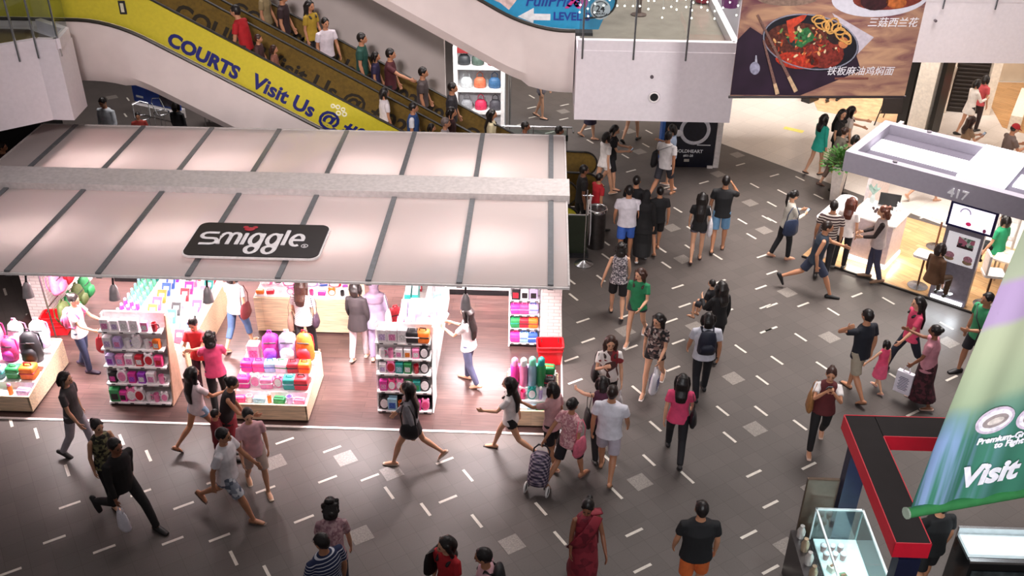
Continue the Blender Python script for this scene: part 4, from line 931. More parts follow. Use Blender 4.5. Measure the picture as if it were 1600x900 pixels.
# main counter with lit foot
ct = kthing('reception_counter', 'white reception counter glowing at its foot in the kiosk', 'counter', 1.15, .95, .035)
mb = MB(); mb.box((0, 0, .55), (.86, .86, .9), bev=.01); mb.build('body', pm('#cfc0c4', .35), ct)
mb = MB(); mb.box((0, 0, 1.02), (.96, .96, .05), bev=.012); mb.build('worktop', pm('#fbf6f4', .3), ct)
mb = MB(); mb.box((0, 0, .05), (.9, .9, .09)); mb.build('light_plinth', pm('#fff6e8', .4, emit=2.5), ct)
for du, dv, rx in ((0, -.56, 0), (.56, 0, 0), (-.56, 0, 0)):
    o = area('counter_foot_light', tuple(KP(1.15+du*.9, .95+dv*.9, .2)), tuple(KP(1.15+du*1.7, .95+dv*1.7, .0)), (.7, .06), 6, (1.0, .92, .78))
# low side counter at the left edge with a rounded white top
sc = kthing('side_counter', 'low white topped side counter along the kiosk left edge', 'counter', .27, .85, .035)
mb = MB(); mb.box((0, 0, .42), (.30, 1.4, .84), bev=.01); mb.build('body', pm('#8f8890', .4), sc)
mb = MB(); mb.prism(rrect(.38, 1.55, .17), .84, .9); mb.build('worktop', pm('#fdf6f4', .3), sc)
# things on the counter
t = kthing('computer_monitor', 'black monitor on the kiosk reception counter', 'monitor', 1.2, 1.2, 1.08, .3)
mb = MB(); mb.box((0, 0, .2), (.42, .03, .28), bev=.006); mb.build('screen', BLACK, t)
mb = MB(); mb.tube([(0, 0, .01), (0, 0, .1)], .02, 8); mb.box((0, 0, .008), (.2, .14, .016)); mb.build('stand', BLACK, t)
t = kthing('product_tray', 'tray of small dark sample jars in front of the monitor', 'tray', 1.12, .85, 1.08)
mb = MB(); mb.box((0, 0, .01), (.36, .22, .02)); mb.build('tray', WHITE, t)
for i in range(8):
    mb = MB(); mb.lathe([(.028, .02), (.03, .06), (.02, .08)], 10, (-.13+.085*(i % 4), -.05+.1*(i//4), 0)); mb.build('jar', pm('#3c2a2c' if i % 3 else '#d8d3d0', .4), t)
t = kthing('flower_vase', 'small vase of pale leaves at the back counter corner', 'vase', .82, 1.28, 1.08)
mb = MB(); mb.lathe([(.04, 0), (.055, .08), (.03, .16), (.035, .18)], 12); mb.build('vase', pm('#cfd8d6', .3), t)
mb = MB()
for i in range(16):
    a = random.uniform(0, 6.28); r = random.uniform(.05, .16); mb.tube([(0, 0, .17), (r*.6*math.cos(a), r*.6*math.sin(a), .3), (r*math.cos(a), r*math.sin(a), .32+random.uniform(-.05, .08))], [(.006, .003), (.035, .004), (.004, .002)], 6)
mb.build('foliage', pm('#9fb8ae', .5), t)
for i, (u, v) in enumerate(((1.42, 1.15), (1.5, .98))):
    t = kthing('soft_toy', ['white plush display toy beside the monitor', 'second white plush display toy nearer the counter front'][i], 'toy', u, v, 1.08)
    mb = MB(); mb.ball((0, 0, .07), (.06, .05, .07), 10, 8); mb.ball((0, 0, .17), .045, 10, 8); mb.ball((-.03, 0, .22), .016, 8, 6); mb.ball((.03, 0, .22), .016, 8, 6); mb.build('body', pm('#f2eef0', .7), t, smooth='all')
# stools, lounge chairs
def stool(u, v, label, rz=0, back=False):
    t = kthing('bar_stool', label, 'stool', u, v, .035, rz, 'white stools of the kiosk')
    mb = MB(); mb.prism(rrect(.40, .36, .06), .70, .75); mb.build('seat', pm('#f6ece6', .5), t, smooth=30)
    mb = MB(); mb.tube([(0, 0, .03), (0, 0, .70)], .022, 10); mb.build('column', pm('#6d4f40', .3, .6), t)
    mb = MB(); mb.lathe([(.2, 0), (.2, .015), (.1, .03), (.03, .05)], 20); mb.build('base', STEEL, t, smooth=40)
    if back:
        mb = MB(); mb.box((-.16, 0, .95), (.05, .34, .42), bev=.02); mb.build('backrest', pm('#efe2da', .5), t)
stool(2.36, .30, 'white square bar stool in front of the grey totem, on its left')
stool(2.1, 2.2, 'white bar stool at the back behind the grey totem')
stool(3.62, .42, 'white stool with backrest right of the grey totem', .5, True)
mb = kthing('side_table', 'cream side table with papers right of the screen', 'table', 3.75, 1.3, .035)
t = mb; mb = MB(); mb.box((0, 0, .72), (.6, .6, .05), bev=.01); mb.build('table_top', pm('#f3e3d2', .4), t)
for sx in (-.24, .24):
    for sy in (-.24, .24):
        mb = MB(); mb.tube([(sx, sy, 0), (sx, sy, .7)], .02, 8); mb.build('leg', STEEL, t)
mb = MB(); mb.box((.05, 0, .752), (.3, .22, .008)); mb.box((-.1, .12, .757), (.2, .15, .006), rz=.3); tag(mb.build('paper_sheets', pm('#e9d9c8', .5)), 'cream paper sheets on the side table at kiosk 417', 'papers').matrix_basis = t.matrix_basis.copy()
t = kthing('display_rack', 'narrow white product rack behind the lit screen', 'rack', 3.4, 2.0, .035)
for z in (.4, .8, 1.2, 1.55):
    mb = MB(); mb.box((0, 0, z), (.35, .25, .025)); mb.build('shelf', WHITE, t)
for sx in (-.18, .18):
    mb = MB(); mb.box((sx, 0, .8), (.02, .25, 1.6)); mb.build('side_panel', WHITE, t)
# planter
t = thing('potted_plant', 'leafy green plant in a tall white planter at kiosk corner', 'plant', PZ(1304, 312), KA)
mb = MB(); mb.tube([(0, 0, 0), (0, 0, .85)], [(.13, .13), (.2, .2)], 4, (1, 1, 0)); mb.build('planter', pm('#efe9e4', .4), t)
mb = MB()
rr = random.Random(3)
for i in range(330):
    a = rr.uniform(0, 6.28); e = rr.uniform(.1, 1.4); L_ = rr.uniform(.16, .42); dx = Vector((math.cos(a)*math.cos(e), math.sin(a)*math.cos(e), math.sin(e)))
    p0 = Vector((0, 0, .84)); p2 = p0+dx*L_*1.2; q = p2+dx*.13+Vector((0, 0, -.05)); sd = dx.cross(Vector((0, 0, 1))).normalized()*.042
    mb.poly([p2, p2*.5+q*.5+sd, q, p2*.5+q*.5-sd])
    if i % 5 == 0: mb.tube([p0, p2], .004, 4)
mb.build('foliage', pm('#3f6f2c', .5, var=.5, scale=30), t)

# ------------------------------------------------------------------ red-edged counter kiosk (bottom right)
rk = thing('ring_canopy', 'dark overhead counter frame with red fascia edges at lower right', 'canopy', (4.05, 8.6, 0))
BK = pm('#2a2626', .75, var=.06, scale=4, spec=.15); RED = pm('#c4142c', .45, var=.04)
zt, zb = 2.6, 2.39
mb = MB(); mb.box((4.06, 8.67, (zt+zb)/2), (.36, 2.13, zt-zb-.004)); mb.box((6.5, 9.55, (zt+zb)/2), (4.5, .38, zt-zb-.004)); mb.build('beam', BK, rk, True)
for (c, d) in (((3.874, 8.67, (zt+zb)/2), (.012, 2.15, zt-zb)), ((4.06, 7.595, (zt+zb)/2), (.384, .012, zt-zb)), ((6.5, 9.354, (zt+zb)/2), (4.5, .012, zt-zb)), ((4.246, 8.47, (zt+zb)/2), (.012, 1.76, zt-zb)), ((6.3, 9.746, (zt+zb)/2), (4.85, .012, zt-zb))):
    mb = MB(); mb.box(c, d); mb.build('red_fascia', RED, rk, True)
for x, y in ((4.10, 7.72), (4.12, 9.64), (7.6, 9.55)):
    mb = MB(); mb.box((x, y, 1.155), (.24, .16, 2.3)); mb.build('post', pm('#121732', .4), rk, True)
for x, y in ((4.06, 8.2), (4.06, 9.0), (6.0, 9.55)): downlight('counter_downlight', (x, y, 2.30), 8, (.3, .1), (.85, .95, 1.0))
sh = thing('glass_showcase', 'long lit glass showcase of sweets below the red-edged frame', 'showcase', (4.02, 8.55, 0))
mb = MB(); mb.box((0, 0, .33), (.62, 2.0, .64)); mb.build('cabinet', pm('#2c2426', .3, var=.4, scale=6), sh)
mb = MB(); mb.box((.02, 0, .67), (.56, 1.94, .03)); mb.build('shelf', pm('#dff0f0', .3, emit=.35), sh)
mb = MB(); mb.box((-.295, 0, .93), (.012, 1.98, .52)); mb.box((.295, 0, .93), (.012, 1.98, .52)); mb.box((0, .98, .93), (.58, .012, .52)); mb.box((0, -.98, .93), (.58, .012, .52)); mb.box((0, 0, 1.195), (.6, 1.98, .01)); mb.build('glass_case', glass((.9, .97, .97), .02, .9), sh)
FR = pm('#e4ecec', .3, .3)
mb = MB()
for sx in (-.3, .3): mb.box((sx, 0, 1.2), (.025, 2.0, .025)); mb.box((sx, .99, .93), (.02, .02, .54)); mb.box((sx, -.99, .93), (.02, .02, .54))
for sy in (-.99, .99): mb.box((0, sy, 1.2), (.62, .025, .025))
mb.build('frame', FR, sh)
downlight('showcase_light', (4.05, 8.55, 1.18), 7, (.1, 1.8), (.85, .97, 1.0))
k = 0
for j in range(2):
    for i in range(3):
        k += 1; t = thing('dessert_cup', ['front', 'rear'][j]+' row '+['left', 'middle', 'right'][i]+' dessert cup at the far end of the lit showcase', 'cup', (3.83+.11*i, 9.30-.14*(1-j), .69), 0, 'dessert cups in the showcase')
        mb = MB(); mb.lathe([(.03, 0), (.045, .1), (.046, .105)], 12); mb.build('cup', pm('#b08a86', .3), t, smooth=40)
        mb = MB(); mb.ball((0, 0, .105), (.045, .045, .03), 12, 6); mb.build('lid', pm('#f3eef0', .3), t, smooth='all')
for i in range(9):
    t = thing('cake_box', ['pale', 'green', 'cream'][i % 3]+' packet in the lit showcase, '+['first', 'second', 'third', 'fourth', 'fifth', 'sixth', 'seventh', 'eighth', 'ninth'][i]+' back from its near end', 'packet', (3.86+.10*(i % 2), 7.72+i*.155, .69), .3*(i % 3), 'packets in the showcase')
    mb = MB(); mb.box((0, 0, .05), (.1, .1, .1), bev=.012); mb.build('packet', pm(['#cfc9c2', '#6f8f6a', '#e7dfcf'][i % 3], .4), t)
    mb = MB(); mb.box((0, 0, .105), (.07, .03, .012), bev=.003); mb.build('seal', pm('#8a5a3c', .4), t)
t = thing('back_panel_unit', 'bronze tinted upright panel at the far end of showcase', 'panel', (3.78, 9.68, 0))
mb = MB(); mb.box((0, 0, .8), (.42, .05, 1.6), bev=.01); mb.build('panel', pm('#5a4a3e', .25, .4), t)
mb = MB(); mb.box((0, .0, .02), (.46, .12, .04)); mb.build('foot', BLACK, t)
t = thing('product_stand', 'stand of glinting jars outside the left of showcase', 'stand', (3.55, 8.75, 0))
mb = MB(); mb.box((0, 0, .4), (.2, 1.6, .8)); mb.build('base', pm('#241d1e', .35), t)
for i in range(7):
    mb = MB(); mb.lathe([(.05, .8), (.055, .92), (.03, .97), (.03, 1.0)], 12, (.0, -.7+i*.23, 0)); mb.build('jar', pm('#b9a48a' if i % 2 else '#d8d4cf', .12, .6), t, smooth=40)
s2 = thing('chilled_cabinet', 'black chilled cabinet with white lit top tray, right of the person in black', 'cabinet', (6.6, 9.1, 0))
mb = MB(); mb.box((0, 0, .5), (2.2, .5, 1.0)); mb.build('body', pm('#0d0d0f', .25), s2)
mb = MB(); mb.box((0, .05, 1.03), (2.16, .36, .05)); mb.build('tray', pm('#dcebee', .3, emit=.45), s2)
mb = MB(); mb.box((0, -.21, 1.02), (2.2, .06, .05)); mb.box((0, .24, 1.08), (2.2, .04, .16)); mb.build('frame', STEEL, s2)
mb = MB(); mb.box((0, -.262, .72), (2.1, .02, .34)); mb.build('window', pm('#33393a', .1, var=.5, scale=8), s2)
for x in (-.35, .3):
    mb = MB(); mb.tube([(x, -.27, .5), (x+.03, -.27, .05)], .012, 6); mb.build('handle', STEEL, s2)
t = thing('red_cushion', 'crimson fabric bundle in the chilled cabinet front at right', 'cushion', (6.75, 8.78, .62))
mb = MB(); mb.ball((0, 0, .14), (.13, .05, .14), 14, 10); mb.build('cover', pm('#a8202e', .7, var=.3, scale=30), t, smooth='all')
t = thing('pink_box', 'pink carton with white round print at bottom right edge', 'box', PZ(1583, 893, .35)-Vector((0, 0, .35)), -.1)
mb = MB(); mb.box((0, 0, .32), (.5, .3, .64), bev=.01); mb.build('carton', pm('#e2485c', .5), t)
mb = MB(); mb.tube([(-.12, -.152, .42), (-.12, -.158, .42)], .12, 20); mb.build('printed_circle', pm('#efe9ea', .5, var=.2, scale=20), t)
# ------------------------------------------------------------------ goods: one builder per kind, copies for the rest
def PXp(px, py, x):
    d = ray(px, py); return Vector(EYE+d*x/d[0])
_proto = {}
def g_backpack(n, c, c2):
    t = thing(n, 'x', 'backpack')
    mb = MB(); mb.tube([(0, 0, .005), (0, 0, .06), (0, 0, .22), (0, .01, .34), (0, .02, .395)], [(.14, .085), (.155, .10), (.15, .095), (.12, .075), (.05, .03)], 14); mb.build('body', pm(c, .6, var=.18, scale=30), t, smooth='all')
    mb = MB(); mb.tube([(0, -.085, .04), (0, -.10, .08), (0, -.10, .17), (0, -.08, .21)], [(.09, .03), (.115, .045), (.11, .04), (.06, .02)], 12); mb.build('front_pocket', pm(c2, .6, var=.18, scale=30), t, smooth='all')
    mb = MB(); mb.tube([(-.10, -.055, .27), (0, -.09, .295), (.10, -.055, .27)], .009, 5, (0, 0, 1)); mb.build('zipper', pm('#2c2a2e', .5), t)
    mb = MB(); mb.tube([(-.035, .02, .385), (-.03, .02, .43), (.03, .02, .43), (.035, .02, .385)], .011, 6, (0, 1, 0)); mb.build('handle', pm(c2, .6), t, smooth='all')
    for s in (-1, 1):
        mb = MB(); mb.tube([(s*.06, .06, .36), (s*.09, .12, .30), (s*.10, .125, .15), (s*.09, .09, .05)], (.018, .007), 6, (1, 0, 0)); mb.build('strap', pm(c2, .6), t, smooth='all')
    return t
def g_lunch(n, c, c2):
    t = thing(n, 'x', 'lunch box')
    mb = MB(); mb.box((0, 0, .065), (.185, .13, .13), bev=.022); mb.build('body', pm(c, .5, var=.12, scale=20), t, smooth=50)
    mb = MB(); mb.box((0, -.001, .072), (.19, .136, .014), bev=.005); mb.build('band', pm(c2, .5), t)
    mb = MB(); mb.tube([(-.045, 0, .127), (-.04, 0, .155), (.04, 0, .155), (.045, 0, .127)], .008, 6, (0, 1, 0)); mb.build('handle', pm(c2, .5), t, smooth='all')
    return t
def g_case(n, c, c2):
    t = thing(n, 'x', 'pencil case')
    mb = MB(); mb.box((0, 0, .04), (.15, .09, .08), bev=.018); mb.build('body', pm(c, .5, var=.2, scale=50), t, smooth=50)
    mb = MB(); mb.tube([(-.06, -.01, .081), (.06, -.01, .081)], .006, 6); mb.build('zipper', pm(c2, .4), t)
    return t
def g_bottle(n, c, c2):
    t = thing(n, 'x', 'bottle')
    mb = MB(); mb.lathe([(.028, 0), (.034, .01), (.034, .12), (.024, .145)], 14); mb.build('body', pm(c, .3), t, smooth=50)
    mb = MB(); mb.lathe([(.026, .143), (.026, .175), (.016, .185)], 14); mb.build('cap', pm(c2, .4), t, smooth=50)
    return t
def g_note(n, c, c2):
    t = thing(n, 'x', 'notebook')
    mb = MB(); mb.box((0, 0, .105), (.145, .022, .21), bev=.004); mb.build('cover', pm(c, .45, var=.2, scale=25), t)
    mb = MB(); mb.box((.004, 0, .107), (.14, .014, .212)); mb.build('pages', pm('#efe9e0', .7), t)
    mb = MB(); mb.box((0, -.0125, .125), (.08, .002, .06)); mb.build('label', pm(c2, .5), t)
    return t
def g_carton(n, c, c2):
    t = thing(n, 'x', 'box')
    mb = MB(); mb.box((0, 0, .07), (.13, .09, .14), bev=.005); mb.build('carton', pm(c, .45, var=.12, scale=30), t)
    mb = MB(); mb.box((0, -.046, .06), (.09, .004, .07)); mb.build('window', pm(c2, .3, var=.5, scale=60), t)
    return t
def g_round(n, c, c2):
    t = thing(n, 'x', 'clock')
    mb = MB(); mb.tube([(0, .035, .075), (0, -.03, .075)], [.07, .075], 18); mb.build('body', pm(c, .4), t, smooth=40)
    mb = MB(); mb.tube([(0, -.03, .075), (0, -.036, .075)], .055, 18); mb.build('face', pm(c2, .4, var=.15, scale=60), t)
    for s in (-1, 1):
        mb = MB(); mb.ball((s*.045, 0, .15), .024, 10, 6); mb.build('bell', pm(c, .4), t, smooth='all')
    return t
def g_filebox(n, c, c2):
    t = thing(n, 'x', 'file box')
    mb = MB(); mb.sweep([(-.05, -.12, 0), (-.05, .12, 0), (-.05, .12, .30), (-.05, -.12, .20)], (0, 0, 0), (.10, 0, 0)); mb.build('box', pm(c, .4, var=.12, scale=20), t)
    mb = MB(); mb.box((0, -.122, .1), (.07, .004, .1)); mb.build('label', pm(c2, .4), t)
    mb = MB(); mb.box((0, .0, .258), (.085, .20, .02), rx=.4); mb.build('papers', pm('#efe7ea', .6), t)
    return t
def g_mug(n, c, c2):
    t = thing(n, 'x', 'mug')
    mb = MB(); mb.lathe([(.036, 0), (.042, .01), (.042, .1), (.037, .1), (.036, .02)], 16); mb.build('cup', pm(c, .3), t, smooth=50)
    mb = MB(); mb.tube([(.04, 0, .08), (.07, 0, .075), (.07, 0, .035), (.04, 0, .025)], .008, 6, (0, 1, 0)); mb.build('handle', pm(c2, .3), t, smooth='all')
    return t
GB = dict(backpack=g_backpack, lunch_box=g_lunch, pencil_case=g_case, drink_bottle=g_bottle, notebook=g_note, carton=g_carton, alarm_clock=g_round, file_box=g_filebox, mug=g_mug)
def put(kind, c, c2, loc, rz, label, group, s=1.0, rx=0.0, ry=0.0):
    k = (kind, c, c2)
    if k in _proto: t = dup(_proto[k])
    else: t = _proto[k] = GB[kind](kind, c, c2)
    t.location = loc; t.rotation_euler = (rx, ry, rz); t.scale = (s, s, s) if not isinstance(s, tuple) else s; t['label'] = label; t['group'] = group
    return t
PNK, MAG, LIL, PUR, TEA, GRN, ORG, RED2, BLU, WHI, BLK, SKY, MNT, HOT = '#f08ab8', '#d83a9a', '#c9b2e6', '#a044c0', '#2c9a92', '#2f8f52', '#f07a2c', '#c22838', '#3b62b4', '#f1eaee', '#262428', '#9cc8dc', '#7fdcb8', '#ea4c8c'
NAME = {PNK: 'pink', MAG: 'magenta', LIL: 'lilac', PUR: 'purple', TEA: 'teal', GRN: 'green', ORG: 'orange', RED2: 'red', BLU: 'blue', WHI: 'white', BLK: 'black', SKY: 'pale blue', MNT: 'mint', HOT: 'hot pink'}
ORD = ['first', 'second', 'third', 'fourth', 'fifth', 'sixth', 'seventh', 'eighth', 'ninth', 'tenth', 'eleventh', 'twelfth', 'thirteenth', 'fourteenth', 'fifteenth']
KW_ = dict(backpack='backpack', lunch_box='lunch box', pencil_case='pencil case', drink_bottle='drink bottle', notebook='notebook', carton='boxed item', alarm_clock='round clock', file_box='file box', mug='mug')
PALEW = planks('pale_wood', '#e9d3b4', '#e2caa8', '#c7ab86', 2.0, 0.5, 0, .45, .004)
SHELFW = pm('#fbf4f4', .35)
def bin_table(label, x0, x1, y0, y1, rows, place, hside=.42):
    """low wooden sale bin with stepped tiers; rows = [(z, depth fraction, [(kind, c, c2, scale)...])] front to back"""
    t = thing('display_bin', label, 'display bin', ((x0+x1)/2, (y0+y1)/2, 0))
    w, d = x1-x0, y1-y0
    mb = MB(); mb.box((0, -d/2+.015, .19), (w, .03, .30)); mb.build('front_panel', PALEW, t)
    for s in (-1, 1):
        mb = MB(); mb.sweep([(s*(w/2-.015), -d/2, .04), (s*(w/2-.015), d/2, .04), (s*(w/2-.015), d/2, hside+.12), (s*(w/2-.015), -d/2, .34)], (-.015, 0, 0), (.015, 0, 0)); mb.build('side_panel', PALEW, t)
    mb = MB(); mb.box((0, d/2-.015, .3), (w, .03, .52)); mb.build('back_panel', PALEW, t)
    mb = MB(); mb.box((0, 0, .025), (w-.06, d-.06, .05)); mb.build('plinth', BLACK, t)
    n = len(rows); dd = (d-.06)/n
    for j, (z, items) in enumerate(rows):
        yy = -d/2+.03+dd*(j+.5)
        mb = MB(); mb.box((0, yy, z/2+.02), (w-.06, dd, z)); mb.build('tier', SHELFW, t)
    for j, (z, items) in enumerate(rows):
        yy = y0+.03+dd*(j+.5); m = len(items)
        for i, (kind, c, c2, s) in enumerate(items):
            xx = x0+.06+(w-.12)*(i+.5)/m
            rn = ['front', 'second', 'third', 'back'][j] if n == 4 else ['front', 'middle', 'back'][j]
            put(kind, c, c2, (xx, yy, z+.022), random.uniform(-.1, .1), '%s %s, %s from left in %s row of %s' % (NAME[c], KW_[kind], ORD[i], rn, place), 'goods in '+place, (s*.96, s*1.1, s*1.2) if kind == 'backpack' else (s*1.3,)*3 if j == 0 else (s*1.03, s*1.35, s*1.4))
    return t
bin_table('pale wood sale bin at the front of the shop middle, with an orange backpack', -4.98, -3.70, 12.44, 13.68,
 [(.24, [('pencil_case', HOT, WHI, 1), ('mug', WHI, PNK, 1), ('pencil_case', SKY, WHI, 1), ('drink_bottle', ORG, WHI, .8), ('pencil_case', GRN, BLK, 1), ('mug', LIL, WHI, 1), ('pencil_case', PNK, RED2, .9)]),
  (.34, [('lunch_box', MAG, WHI, 1.1), ('alarm_clock', WHI, PNK, 1.1), ('lunch_box', PNK, WHI, 1.1), ('alarm_clock', PNK, WHI, 1), ('lunch_box', TEA, SKY, 1.15), ('lunch_box', RED2, BLK, 1.2)]),
  (.46, [('lunch_box', MAG, PUR, 1.05), ('lunch_box', HOT, MAG, 1.05), ('lunch_box', SKY, BLU, 1.05), ('lunch_box', WHI, GRN, 1.05), ('lunch_box', RED2, BLK, 1.05), ('lunch_box', ORG, RED2, 1.05)]),
  (.50, [('carton', WHI, PNK, 1.5), ('backpack', MAG, PUR, 1.05), ('backpack', LIL, WHI, 1.1), ('backpack', ORG, RED2, 1.1)])], 'the middle sale bin')
bin_table('pale wood sale bin at the left edge, with a black backpack', -9.95, -8.28, 12.46, 13.85,
 [(.22, [('pencil_case', MNT, WHI, 1), ('pencil_case', PNK, WHI, 1), ('mug', WHI, GRN, 1), ('pencil_case', MNT, GRN, 1), ('drink_bottle', GRN, MNT, .9), ('drink_bottle', ORG, PNK, .9), ('pencil_case', LIL, PNK, 1.1)]),
  (.34, [('lunch_box', SKY, WHI, 1.1), ('lunch_box', LIL, WHI, 1.1), ('lunch_box', MAG, PUR, 1.1), ('lunch_box', SKY, TEA, 1.1), ('lunch_box', GRN, MNT, 1.15), ('lunch_box', ORG, RED2, 1.3)]),
  (.44, [('backpack', PUR, MAG, .8), ('backpack', WHI, PNK, .9), ('backpack', HOT, MAG, .9), ('backpack', BLK, BLK, 1.2)]),
  (.50, [('backpack', LIL, WHI, 1), ('backpack', PNK, HOT, 1), ('backpack', WHI, PNK, 1.05), ('backpack', WHI, LIL, 1.1)])], 'the left sale bin')
bin_table('pale wood sale bin at the right front corner, with green and pink lunch boxes', -.46, .38, 12.48, 13.25,
 [(.24, [('pencil_case', PNK, WHI, .9), ('pencil_case', WHI, SKY, .9), ('pencil_case', SKY, TEA, .9), ('pencil_case', GRN, WHI, .9), ('mug', WHI, TEA, 1)]),
  (.36, [('alarm_clock', PNK, HOT, 1.1), ('mug', HOT, WHI, 1), ('alarm_clock', TEA, WHI, 1.0), ('drink_bottle', LIL, WHI, .9), ('drink_bottle', BLU, WHI, .9)]),
  (.50, [('drink_bottle', MAG, PNK, 2.0), ('drink_bottle', PNK, WHI, 2.0), ('drink_bottle', SKY, MNT, 2.1), ('drink_bottle', GRN, TEA, 2.1), ('lunch_box', BLK, RED2, .9)]),
  (.62, [('pencil_case', MAG, PNK, 1.2), ('pencil_case', PNK, WHI, 1.2), ('pencil_case', TEA, MNT, 1.3), ('pencil_case', GRN, ORG, 1.3)])], 'the right sale bin')
# tall end shelves
def gondola(label, x0, x1, yf, depth, zs, rows, place, side='right', woodside=False):
    t = thing('shelf_unit', label, 'shelf', ((x0+x1)/2, yf+depth/2, 0))
    w = x1-x0; top = zs[-1]+.22
    mb = MB(); mb.box((0, depth/2-.02, top/2), (w, .04, top)); mb.build('back_panel', SHELFW, t)
    for s in (-1, 1):
        m = pm('#c9a088', .5) if (woodside and s == 1) else SHELFW
        mb = MB(); mb.sweep([(s*(w/2), -depth/2, .02), (s*(w/2), depth/2, .02), (s*(w/2), depth/2, top), (s*(w/2), depth/2-.12, top), (s*(w/2), -depth/2+.04, .1)], (-.012, 0, 0), (.012, 0, 0)); mb.build('side_panel', m, t)
    mb = MB(); mb.box((0, .02, .03), (w-.02, depth-.06, .06)); mb.build('plinth', DARK, t)
    for j, z in enumerate(zs):
        f = j/(len(zs)-1)
        d2 = depth*(1-.38*f)
        sh = MB(); sh.box((0, depth/2-d2/2-.02, z), (w-.03, d2, .03)); so = sh.build('shelf', SHELFW, t)
        for i in range(4): mb = MB(); mb.box((-w/2+w*(i+.5)/4, depth/2-d2-.022, z), (.06, .004, .02)); mb.build('price_tag', pm('#4a4448', .5), so)
        items = rows[j]; m = len(items)
        for i, (kind, c, c2, s) in enumerate(items):
            xx = x0+.05+(w-.1)*(i+.5)/m; yy = yf+depth-d2+.05
            put(kind, c, c2, (xx, yy, z+.017), random.uniform(-.08, .08), '%s %s, %s from left on %s shelf of %s' % (NAME[c], KW_[kind], ORD[i], ['bottom', 'second', 'third', 'fourth', 'top'][j], place), 'goods on '+place, (s*1.06, s*1.15, s*1.5))
    return t
zsA = [PY(220, y, 12.80).z for y in (626, 600, 576, 552, 527)]
gondola('white five-tier end shelf with brown right side, at the left front aisle', -7.10, -6.04, 12.74, .50, zsA, [
 [('carton', GRN, BLK, 1.15), ('carton', MAG, BLK, .9), ('alarm_clock', PNK, WHI, 1.1), ('alarm_clock', WHI, RED2, 1.1), ('mug', WHI, PNK, 1), ('mug', PNK, WHI, 1), ('alarm_clock', WHI, PNK, .8)],
 [('carton', BLK, MAG, .9), ('alarm_clock', WHI, PNK, 1.1), ('carton', MAG, PUR, .9), ('carton', PUR, WHI, .9), ('carton', WHI, PNK, 1), ('mug', PNK, WHI, 1)],
 [('carton', LIL, PUR, .9), ('carton', PNK, LIL, .9), ('carton', WHI, PNK, 1), ('carton', RED2, WHI, .9), ('alarm_clock', WHI, RED2, 1), ('carton', HOT, RED2, .9)],
 [('carton', WHI, LIL, 1), ('carton', LIL, PNK, .9), ('mug', WHI, LIL, 1.1), ('alarm_clock', WHI, WHI, 1), ('mug', WHI, HOT, 1), ('carton', ORG, WHI, .8)],
 [('carton', WHI, PNK, 1), ('carton', WHI, LIL, .9), ('carton', WHI, WHI, 1), ('carton', WHI, WHI, 1), ('carton', PNK, WHI, .8), ('mug', RED2, BLK, 1)]], 'the left end shelf', woodside=True)
zsB = [PY(630, y, 12.82).z for y in (639, 612, 587, 566, 543)]
gondola('white five-tier end shelf behind the long-haired woman in a black skirt', -2.60, -1.68, 12.76, .46, zsB, [
 [('alarm_clock', BLK, WHI, 1.1), ('carton', SKY, BLU, 1.1), ('mug', ORG, WHI, 1), ('carton', HOT, WHI, .9), ('carton', MAG, PNK, .9), ('alarm_clock', PNK, HOT, .9)],
 [('carton', MAG, PNK, .9), ('alarm_clock', HOT, WHI, .9), ('alarm_clock', PNK, WHI, .9), ('carton', GRN, WHI, .9), ('carton', TEA, GRN, .9), ('alarm_clock', BLK, WHI, 1.1)],
 [('carton', WHI, LIL, .8), ('alarm_clock', PNK, RED2, 1), ('carton', TEA, SKY, .9), ('carton', GRN, WHI, .9), ('mug', RED2, WHI, 1), ('alarm_clock', BLK, WHI, 1)],
 [('mug', WHI, PNK, 1), ('mug', PNK, WHI, 1), ('carton', WHI, PNK, .8), ('carton', WHI, ORG, .8), ('carton', PNK, WHI, .8), ('alarm_clock', BLK, WHI, 1)],
 [('carton', WHI, LIL, 1.1), ('carton', WHI, PNK, 1.1), ('carton', WHI, WHI, 1.1), ('lunch_box', BLK, WHI, 1.1), ('lunch_box', ORG, BLK, 1.1)]], 'the aisle end shelf')
# long white table behind the aisle shelf
t = thing('display_table', 'long white display table running back from the aisle end shelf', 'table', (-2.05, 14.85, 0))
mb = MB(); mb.box((0, 0, .82), (.76, 3.1, .04), bev=.006); mb.build('table_top', SHELFW, t)
mb = MB(); mb.box((0, 0, .4), (.66, 3.0, .78)); mb.build('cabinet', SHELFW, t)
mb = MB(); mb.box((.12, 0, 1.02), (.03, 3.0, .36)); mb.build('divider', SHELFW, t)
for k, yy in enumerate((-1.3, -.4, .5, 1.4)):
    mb = MB(); mb.box((.1, yy, 1.02), (.5, .02, .36)); mb.build('divider', SHELFW, t)
for i, (px, py, c, n) in enumerate([(642, 512, MAG, 'nearest'), (640, 490, LIL, 'second'), (648, 466, TEA, 'third'), (655, 450, RED2, 'farthest')]):
    for j in range(2):
        put('file_box', c, WHI, (-2.30+.13*j, 13.75+i*.55, .842), 0, '%s file box, %s from the front in the %s column of the white display table' % (NAME[c], ORD[i], ['left', 'right'][j]), 'file boxes on the white table', 1.15)
for i in range(9):
    c = [WHI, LIL, WHI, PNK, WHI, SKY, WHI, WHI, PNK][i]
    put('carton', c, WHI, (-1.80, 13.5+i*.3, .842), .2*(i % 3), '%s boxed item, %s from the front along right edge of white display table' % (NAME[c], ORD[i]), 'boxes on the white table', 1.0)
put('backpack', RED2, RED2, (-2.62, 15.25, .05), .4, 'red backpack standing left of the long white display table', 'goods in shop', 1.1)
